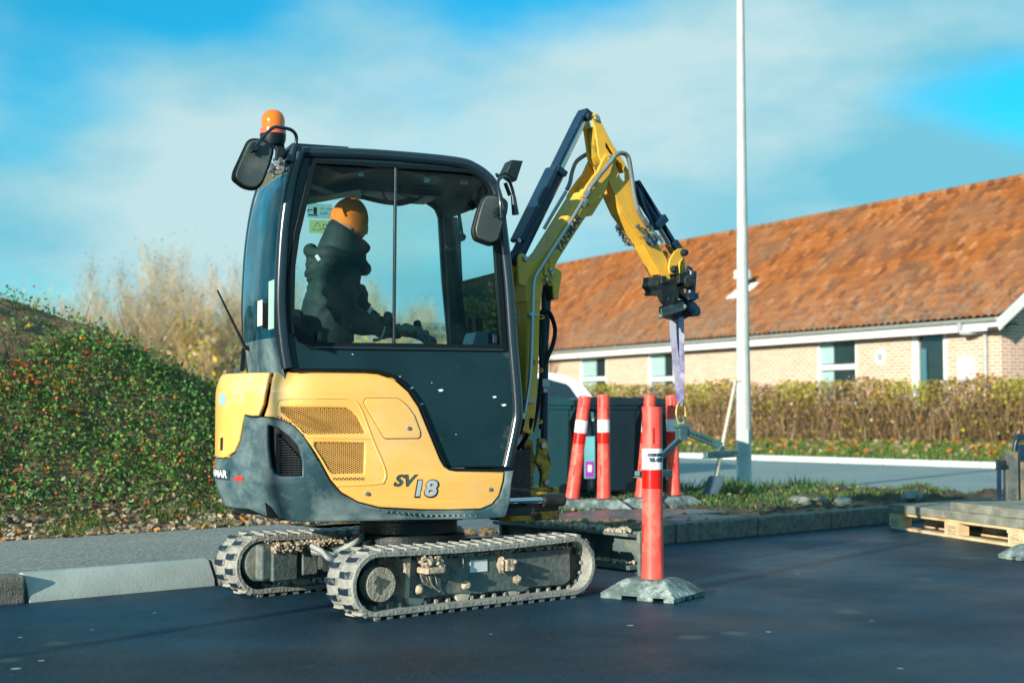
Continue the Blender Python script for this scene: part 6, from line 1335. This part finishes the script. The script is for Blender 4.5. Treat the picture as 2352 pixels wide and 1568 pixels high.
for (u, v, Y, yaw, lean, lab) in ((1311,1150,13.2,20,(.125,0),'leaning red bollard left of its group, in front of the first dark bin'), (1387,1150,13.2,5,(.0,.0),'upright red bollard before the dark bins, right of the leaning one'),
      (1472,1150,13.35,-15,(.085,.03),'leaning red bollard partly hidden behind the nearest bollard'), (1549,1150,13.7,40,(-.02,0),'red bollard on the grass edge, rightmost behind the steel clamp'), (2396,1284,None,25,(0,0),'bollard whose rubber base just shows at the right photo edge')):
    if Y is None: p = G(u, v); M = Matrix.Translation(p) @ Matrix.Rotation(radians(yaw), 4, 'Z')
    else: p = atY(u, v, Y); p.z = .10; M = Matrix.Translation(p) @ Matrix.Rotation(radians(yaw), 4, 'Z')
    c = copy_tree(front, None, M, lab)
    for ch in c.children:
        if ch.name.startswith('tube'):
            Rz = Matrix.Rotation(radians(-yaw), 4, 'Z'); ch.matrix_basis = Rz @ leanmat(*lean) @ Rz.inverted()
            if u != 2396: ch.matrix_basis = ch.matrix_basis @ Matrix.Translation((0,0,.02))
            for g in list(ch.children):
                if g.name.startswith('white_band'):
                    for q in list(g.children): bpy.data.objects.remove(q)
# subdivide hierarchy fix: lettering belongs to the tube
for q in list(wb_.children): q.parent = tb
# ------------------------------------------------------------------ wheelie bins
M_bin = mat('dark_grey_bin_plastic', (.005,.016,.026), .42, var=.15, bump=.04, bscale=120)
def make_bin(M, label):
    t = thing('wheelie_bin', label, 'bin', M, 'dark wheelie bins behind the bollards')
    mb = MB(); V = []
    for (z, x0, x1, w_) in ((.10,-.60,-.04,.22),(.12,-.62,-.03,.235),(.93,-.72,-.02,.285),(.93,-.74,0,.30),(.965,-.74,0,.30)): V += [(x0,-w_,z),(x1,-w_,z),(x1,w_,z),(x0,w_,z)]
    mb.add(V, [(0,3,2,1)]+[(i*4+k, i*4+(k+1) % 4, (i+1)*4+(k+1) % 4, (i+1)*4+k) for i in range(4) for k in range(4)]+[(16,17,18,19)]); b = mb.build('body', M_bin, t, smooth=30, bevel=.018, seg=3)
    mb = MB(); P = [(-.78,.965),(.03,.965),(.035,.99),(0,1.03),(-.2,1.06),(-.5,1.055),(-.74,1.02),(-.78,.99)]; mb.prism(P, -.31, .31); mb.build('lid', M_bin, t, smooth=30, bevel=.015, seg=3)
    mb = MB(); mb.tube([(.0,-.25,.985),(.075,-.25,.99),(.08,0,.99),(.075,.25,.99),(0,.25,.985)], .014, 8); mb.prism([(-.02,.965),(.07,.985),(.04,.93),(-.02,.80)], -.27, -.24); mb.prism([(-.02,.965),(.07,.985),(.04,.93),(-.02,.80)], .24, .27); mb.build('handle', M_bin, t, smooth=40)
    for s in (-1, 1): mb = MB(); mb.lathe([(.04,-.02),(.095,-.025),(.10,0),(.095,.025),(.04,.02)], (-.05, s*.26, .10), Matrix.Rotation(pi/2,3,'X'), 24); mb.build('wheel', M_black, t, smooth=40)
    mb = MB(); mb.prism([(-.55,.93),(-.5,.93),(-.46,.14),(-.5,.14)], -.292, -.235); mb.build('side_rib', M_bin, t, bevel=.008)
    return t
def binM(u, Y, yaw): x = (u-1176)/F*Y; return Matrix.Translation((x, Y, .10)) @ Matrix.Rotation(radians(yaw), 4, 'Z')
M_keep = M_bin; M_bin = mat('sunlit_bin_plastic', (.006,.045,.060), .40, var=.12); b0 = make_bin(binM(1300, 14.35, 8), 'wheelie bin coloured as sunlit beside the excavator boom, leftmost of its row'); M_bin = M_keep  # lit copy of the bin plastic: sunlight put into its colour
b1 = make_bin(binM(1444, 14.75, 14), 'dark wheelie bin with a purple sticker, between its two neighbours')
b2 = copy_tree(b1, None, binM(1522, 15.3, 10), 'dark wheelie bin behind the nearest bollard, rightmost of its row')
def binsticker(name, x, z, w_, h, m): mb = MB(); mb.box((x, -.282+.05*(z-.9)*-1*-1, z), (w_, .006, h)); o = mb.build(name, m, b1); return o
binsticker('white_sticker', -.50, .86, .06, .09, M_white); s1_ = binsticker('sticker', -.52, .45, .11, .42, mat('teal_sticker', (.15,.45,.5), .5)); mb = MB(); mb.box((-.52,-.308,.33), (.09,.004,.16)); mb.build('purple_sticker', mat('purple_label', (.33,.05,.42), .5), b1); mb = MB(); mb.box((-.52,-.311,.34), (.04,.003,.07)); mb.build('sticker_symbol', M_white, b1)
# ------------------------------------------------------------------ white car
cp_ = Vector(((1392-1176)/F*21, 21, 0)); FC = Frame(cp_.x, cp_.y, 8)
car = thing('parked_car', 'white car parked behind the bins, its roof and window showing', 'car', FC)
M_carp = mat('white_car_paint', (.78,.82,.83), .25, var=.02, coat=.8); M_carg = mat('car_glass', (.01,.02,.035), .05, spec=.9)
body = fillet([(-4.15,.30),(-4.2,.62),(-4.05,.86),(-3.3,1.0),(-2.85,1.02),(-.25,1.02),(-.03,.90),(0,.60),(-.05,.30)], .14, 4)
mb = MB(); mb.prism(body, .0, 1.72); mb.build('body', M_carp, car, smooth=40, bevel=.07, seg=4)
cab_ = fillet([(-3.1,.98),(-2.35,1.50),(-1.9,1.60),(-.9,1.60),(-.38,1.48),(-.02,1.0)], .3, 5); mb = MB(); mb.prism(cab_, .10, 1.62); mb.build('cabin', M_carp, car, smooth=40, bevel=.09, seg=4)
for q in ([(-2.78,1.04),(-2.2,1.38),(-1.75,1.43),(-1.72,1.04)], [(-1.66,1.04),(-1.68,1.50),(-.9,1.49),(-.55,1.40),(-.30,1.04)]):
    mb = MB(); mb.prism(fillet(q, .06, 3), .088, .11); mb.build('window', M_carg, car, bevel=.005)
for x in (-3.35, -.75):
    mb = MB(); mb.lathe([(.1,-.09),(.30,-.10),(.32,-.05),(.32,.08),(.2,.09)], (x, .12, .32), Matrix.Rotation(pi/2,3,'X'), 28); w_ = mb.build('wheel', M_black, car, smooth=40)
    mb = MB(); mb.lathe([(.19,0),(.2,.02),(.05,.03)], (x, .03, .32), Matrix.Rotation(pi/2,3,'X'), 20); mb.build('rim', M_steel, w_)
    mb = MB(); mb.lathe([(.1,-.09),(.30,-.10),(.32,-.05),(.32,.08),(.2,.09)], (x, 1.60, .32), Matrix.Rotation(pi/2,3,'X'), 28); mb.build('wheel', M_black, car, smooth=40)
# ------------------------------------------------------------------ lamp posts
def lamp(M, label):
    t = thing('lamp_post', label, 'lamp post', M, 'tapered grey lamp posts')
    mb = MB(); mb.lathe([(.11,-.1),(.11,.0),(.092,.03),(.090,.7),(.086,1.0),(.060,3.5),(.045,5.9),(.040,7.6)], n=28); mb.build('post', M_pole, t, smooth=40)
    mb = MB(); mb.tube(smoothp([(0,0,7.5),(0,0,7.85),(-.12,-.05,8.05),(-.5,-.2,8.12)], 5), .028, 12); mb.build('arm', M_pole, t)
    mb = MB(); mb.box((-.75,-.3,8.12), (.55,.22,.09), Matrix.Rotation(.38,3,'Z')); mb.build('lamp_head', M_steel, t, bevel=.03)
    mb = MB(); mb.box((0,-.088,.55), (.09,.012,.30)); mb.build('service_door', M_pole, t, bevel=.004); return t
pl = atY(1709, 1105, 16.9); l0 = lamp(Matrix.Translation((pl.x, 16.9, .10)), 'tall pale lamp post in the verge beside the leaning shovel')
# post outside the picture on the left whose long shadow crosses the road
copy_tree(l0, None, Matrix.Translation((-6.95, -.55, 0)) @ Matrix.Diagonal((.6,.6,1,1)), 'thin lamp post outside the photo, casting the long shadow across the road at left')
# ------------------------------------------------------------------ shovel
P0_ = atY(1641, 1112, 14.8); P1_ = atY(1690, 874, 15.3)
sv = thing('shovel', 'spade with a long pale shaft leaning upright by the lamp post', 'shovel', Matrix.Translation((P0_.x, P0_.y, .10)))
M_wood = mat('weathered_wood', (.50,.46,.38), .7, var=.2, vscale=20); I_ = Matrix()
mb = MB(); mb.tube([P0_, P1_], .021, 12); mb.build('shaft', M_wood, sv, I_); mb = MB(); mb.tube([P1_-Vector((.07,0,0)), P1_+Vector((.07,0,0))], .019, 10); mb.build('grip', M_wood, sv, I_)
d = (P1_-P0_).normalized(); mb = MB(); V = []
for i in range(6):
    for j in range(7):
        t = i/5; s = (j/6-.5)*2; p = P0_+d*(.10-.30*t)+Vector((1,0,0))*s*.085*(1-.25*t*t)+Vector((.35,-.35,0))*0; p = p+Vector((-.06*t, -.05+.045*s*s*-1, 0)); V.append(p)
n0 = len(V); V2 = [p+Vector((0,.006,0)) for p in V]
mb.add(V+V2, [(i*7+j, i*7+j+1, (i+1)*7+j+1, (i+1)*7+j) for i in range(5) for j in range(6)]+[(n0+i*7+j, n0+(i+1)*7+j, n0+(i+1)*7+j+1, n0+i*7+j+1) for i in range(5) for j in range(6)]); mb.build('blade', mat('spade_steel', (.07,.12,.15), .4, metal=.5), sv, I_, 80)
# ------------------------------------------------------------------ lifting sling and slab clamp
ht = FM.M @ FM.at(1552, 738, 0); YS = ht.y; sp_ = lambda u, v, dy=0: atY(u, v, YS+dy)
sg = thing('lifting_sling', 'pale violet webbing sling hanging from the excavator hitch', 'sling', Matrix.Translation(sp_(1562, 930)))
M_web = mat('violet_webbing', (.33,.35,.46), .8, var=.15, dirt=((.13,.11,.26), .48, .60, 5), bump=.3, bscale=150)
def strap(pts, w_, twist=0):
    P = smoothp([Vector(p) for p in pts], 5); V = []; n = len(P)
    for i, p in enumerate(P):
        t = i/(n-1); a = twist*t+.15*sin(t*5); e = Vector((cos(a), sin(a), 0))*(w_ if not callable(w_) else w_(t))/2; nn_ = Vector((-sin(a), cos(a), 0))*.002
        V += [p-e-nn_, p+e-nn_, p+e+nn_, p-e+nn_]
    mb = MB(); mb.add(V, [(i*4+k, i*4+(k+1) % 4, (i+1)*4+(k+1) % 4, (i+1)*4+k) for i in range(n-1) for k in range(4)]); return mb
for (pts, w_, tw) in (([(1545,728,.02),(1547,780,.02),(1556,860,.01),(1562,932,0)], .042, .2), ([(1565,728,-.02),(1566,800,-.02),(1567,870,-.01),(1564,932,0)], .032, -.5), ([(1552,728,.06),(1558,800,.05),(1561,870,.03),(1563,932,.01)], .036, .9)):
    strap([sp_(u, v, dy) for u, v, dy in pts], w_, tw).build('strap', M_web, sg, I_, 40)
rg = thing('shackle', 'worn yellow carabiner link between the sling and the steel clamp', 'shackle', Matrix.Translation(sp_(1564, 950)))
ctr = sp_(1564, 948); mb = MB(); P = [ctr+Vector((.030*cos(t), .012*cos(t), .068*sin(t)*(1 if abs(sin(t)) < .9 else .97))) for t in np.linspace(0, 2*pi, 29)]; mb.tube(P, .0065, 8, cap=False)
mb.build('link', mat('worn_yellow_steel', (.50,.36,.08), .5, metal=.3, var=.4, vscale=30), rg, I_, 80); mb = MB(); a = sp_(1551, 975); mb.tube([a, sp_(1572, 973)], .007, 8); mb.ico(a, .012, 2); mb.build('pin', M_steel, rg, I_)
cl_ = thing('slab_clamp', 'blue-grey steel lifting clamp with two perforated arms hanging from the sling', 'clamp', Matrix.Translation(sp_(1564, 1000)))
M_cl = mat('teal_grey_steel', (.10,.20,.21), .4, metal=.5, var=.25, vscale=12)
c0 = sp_(1565, 996); mb = MB(); mb.box(c0, (.055,.06,.085), Matrix.Rotation(.4,3,'Z')); mb.box(c0+Vector((0,0,.05)), (.09,.075,.022), Matrix.Rotation(.4,3,'Z')); mb.tube([c0+Vector((-.02,0,.05)), c0+Vector((-.012,0,.11))], .007, 8); mb.tube([c0+Vector((.022,0,.05)), c0+Vector((.014,0,.11))], .007, 8); mb.build('clamp_head', M_cl, cl_, I_, 30, bevel=.004)
def arm(p, q, name='clamp_arm', w_=.02, h=.045):
    mb = MB(); mb.bar(p, q, w_, h); o = mb.build(name, M_cl, cl_, I_, 30, bevel=.003)
    mb = MB(); d_ = q-p; L_ = d_.length; x_ = d_/L_; y_ = Vector((0,0,1)).cross(x_).normalized()
    for k in range(8):
        c = p+d_*(.12+.08*k); mb.lathe([(.0055,0),(.0055,.0015)], c-y_*(w_/2+.0003) if (y_.y > 0) else c+y_*(w_/2+.0003), (-y_ if y_.y > 0 else y_).to_track_quat('Z','Y').to_matrix(), 8)
    mb.build('arm_holes', M_black, o, I_, 0); return o
la = sp_(1566, 1004); lb = sp_(1494, 1072, -.28); arm(la, lb, h=.035); ra = sp_(1574, 990); rb = sp_(1657, 1024, .12); arm(ra, rb, h=.045)
def pad(a, b, nm='clamp_pad'):
    mb = MB(); mb.bar(a, b, .035, .030); mb.bar(a-Vector((0,0,.022)), b-Vector((0,0,.022)), .05, .010); mb.build(nm, M_cl, cl_, I_, 30, bevel=.004)
mb = MB(); mb.bar(rb, sp_(1650, 1042, .1), .03, .03); mb.bar(lb, sp_(1494,1086,-.28), .03, .03); mb.build('pad_hinge', M_cl, cl_, I_)
pad(sp_(1620, 1043, -.02), sp_(1690, 1039, .22)); pad(sp_(1463, 1087, -.42), sp_(1538, 1084, -.10))
# ------------------------------------------------------------------ pallet with concrete slabs
PLN = 1.86; FP = Frame(3.29, 12.42, math.degrees(atan2(-.963, .27)))
M_pw = mat('pale_pallet_wood', (.62,.47,.28), .75, var=.18, vscale=7, dirt=((.50,.26,.10), .5, .7, 4), bump=.1); M_conc = mat('mossy_concrete', (.20,.21,.17), .9, var=.3, vscale=9, dirt=((.32,.34,.30), .52, .7, 5), bump=.6, bscale=70)
pt = thing('wooden_pallet', 'pale wooden pallet lying on the road under concrete slabs', 'pallet', FP)
for y in (.05, .40, .75):
    mb = MB(); mb.box((PLN/2, y, .011), (PLN, .10 if y != .4 else .145, .022)); mb.build('bottom_board', M_pw, pt, bevel=.002)
    for x in (.075, PLN/2, PLN-.075): mb = MB(); mb.box((x, y, .061), (.20, .10, .077)); mb.build('block', M_pw, pt, bevel=.003)
for x in (.09, PLN/2, PLN-.09): mb = MB(); mb.box((x, .40, .111), (.20, .8, .022)); mb.build('cross_board', M_pw, pt, bevel=.002)
for y in (.07, .235, .40, .565, .73): mb = MB(); mb.box((PLN/2, y, .1335), (PLN, .14 if y in (.07,.40,.73) else .10, .022)); mb.build('deck_board', M_pw, pt, bevel=.002)
for (x, s) in ((.075,'EPAL'), (PLN-.075,'EPAL')):
    mb = MB(); n = 28; V = []
    for k in range(n):
        t = 2*pi*k/n; V += [(x+.078*cos(t), -.0012, .061+.030*sin(t)), (x+.074*cos(t), -.0012, .061+.0275*sin(t))]
    mb.add(V, [(2*k, (2*k+2) % (2*n), (2*k+3) % (2*n), 2*k+1) for k in range(n)]); mb.build('brand_oval', M_txt_dark, pt, FP, 0)
    ftext('brand_lettering', s, FP, (x-.052, .048), (x+.052, .048), -.0015, .026, M_txt_dark, pt)
x = PLN/2; mb = MB()
for (a, b, c, d_) in ((-.06,.05,.06,.053),(-.06,.088,.06,.091),(-.06,.05,-.057,.091),(.057,.05,.06,.091),(-.035,.05,-.032,.091)): mb.add([(x+a,-.0012,b),(x+c,-.0012,b),(x+c,-.0012,d_),(x+a,-.0012,d_)], [(0,1,2,3)])
mb.build('stamp_frame', M_txt_dark, pt, FP, 0); ftext('stamp_lettering', 'DA PENGE', FP, (x-.026, .073), (x+.05, .073), -.0015, .011, M_txt_dark, pt); ftext('stamp_lettering', 'HT', FP, (x-.026, .055), (x+.0, .055), -.0015, .011, M_txt_dark, pt); ftext('stamp_number', '525 1-56', FP, (x-.045, .030), (x+.05, .030), -.0015, .012, M_txt_dark, pt)
def slab(x0, x1, y0, y1, z, h, lab, rz=0):
    cx, cy = (x0+x1)/2, (y0+y1)/2; M = FP.M @ Matrix.Translation((cx, cy, z)) @ Matrix.Rotation(rz, 4, 'Z'); mb = MB(); bm = bmesh.new(); bmesh.ops.create_cube(bm, size=1)
    bmesh.ops.subdivide_edges(bm, edges=bm.edges[:], cuts=7, use_grid_fill=True); R2 = random.Random(x0*9+z)
    V = [(v.co.x*(x1-x0)+R2.uniform(-.003,.003), v.co.y*(y1-y0)+R2.uniform(-.003,.003), (v.co.z+.5)*h+R2.uniform(-.0015,.0015)) for v in bm.verts]
    mb.add(V, [tuple(v.index for v in f.verts) for f in bm.faces]); bm.free(); o = mb.build('concrete_slab', M_conc, None, M, 50, bevel=.004); tag(o, lab, 'slab', 'concrete slabs on the pallet'); return o
slab(.0, .86, -.02, .80, .1465, .068, 'lower concrete slab at the left end of the pallet, its top bare', .0)
slab(.867, 1.88, -.015, .80, .1465, .070, 'lower concrete slab at the right end of the pallet, carrying another slab')
slab(.93, 1.90, -.005, .79, .2185, .068, 'upper concrete slab lying on top at the right of the pallet')
# ------------------------------------------------------------------ steel attachment behind the pallet
YF = 13.4; fa = lambda u, v, dy=0: atY(u, v, YF+dy)
M_rst = mat('scratched_grey_steel', (.10,.12,.115), .55, metal=.3, var=.35, vscale=8, dirt=((.30,.22,.13), .5, .66, 7), bump=.2)
g0 = fa(2318, 1150); sf = thing('steel_attachment', 'rusty grey steel attachment standing behind the loaded pallet at the right edge', 'steel frame', Matrix.Translation((g0.x, YF, 0)))
mb = MB(); a = fa(2321, 1037); mb.box((a.x, YF, a.z/2), (.115,.09,a.z)); mb.build('upright', M_rst, sf, I_, bevel=.006)
mb = MB(); a = fa(2349, 1055); mb.box((a.x, YF+.02, a.z/2), (.05,.07,a.z)); mb.box((a.x+.06, YF+.05, a.z-.05), (.16,.06,.14)); mb.box((a.x+.10, YF+.05, .12), (.24,.3,.05)); mb.build('back_upright', M_rst, sf, I_, bevel=.006)
mb = MB(); a = fa(2290, 1058); b = fa(2290, 1150); mb.box((a.x, YF-.05, (a.z)/2), (.035,.035,a.z)); mb.box((a.x-.008, YF-.05, a.z-.03), (.03,.05,.09)); mb.build('side_bar', M_navy, sf, I_, bevel=.004)
mb = MB(); a = fa(2290, 1072); b = fa(2312, 1072); mb.tube([a+Vector((0,-.05,0)), b+Vector((0,-.03,0))], .024, 12); mb.box(fa(2300,1062,-.06), (.07,.03,.05)); mb.build('pivot', M_dark, sf, I_, bevel=.003)
mb = MB(); mb.tube(smoothp([fa(2330,1040), fa(2334,1015), fa(2345,1003), fa(2356,1006), fa(2360,1030)], 5), .022, 12); mb.box(fa(2343,1003), (.09,.07,.05)); mb.box(fa(2346,1040), (.06,.05,.16)); mb.build('top_clamp', M_navy, sf, I_, bevel=.005)
# broken stones and a marker on the dug-up verge
M_stone = mat('grey_stone', (.22,.24,.22), .9, var=.35, vscale=12, bump=.6)
labs = ['pale flat stone on the dug-up verge below the lamp post', 'larger angular stone lying right of the grass on the verge', 'small dark stone among the verge grass', 'grey stone half buried in brown verge soil', 'small white stone by the side road edge', 'small grey stone low in the dug soil near the pallet corner']
for i, (u, v, r) in enumerate(((1835,1156,.10),(2095,1146,.13),(1885,1154,.07),(1935,1156,.09),(2252,1133,.04),(2020,1153,.06))):
    p = G(u, v, .10); mb = MB(); mb.ico((0,0,0), r, 2, 0, .16, (1.4,.8,.55)); o = mb.build('stone', M_stone if i != 4 else M_white, None, Matrix.Translation((p.x, p.y, .12 if i < 4 else .05)) @ Matrix.Rotation(i*1.3, 4, 'Z'), 25); tag(o, labs[i], 'stone', 'loose stones on the verge')
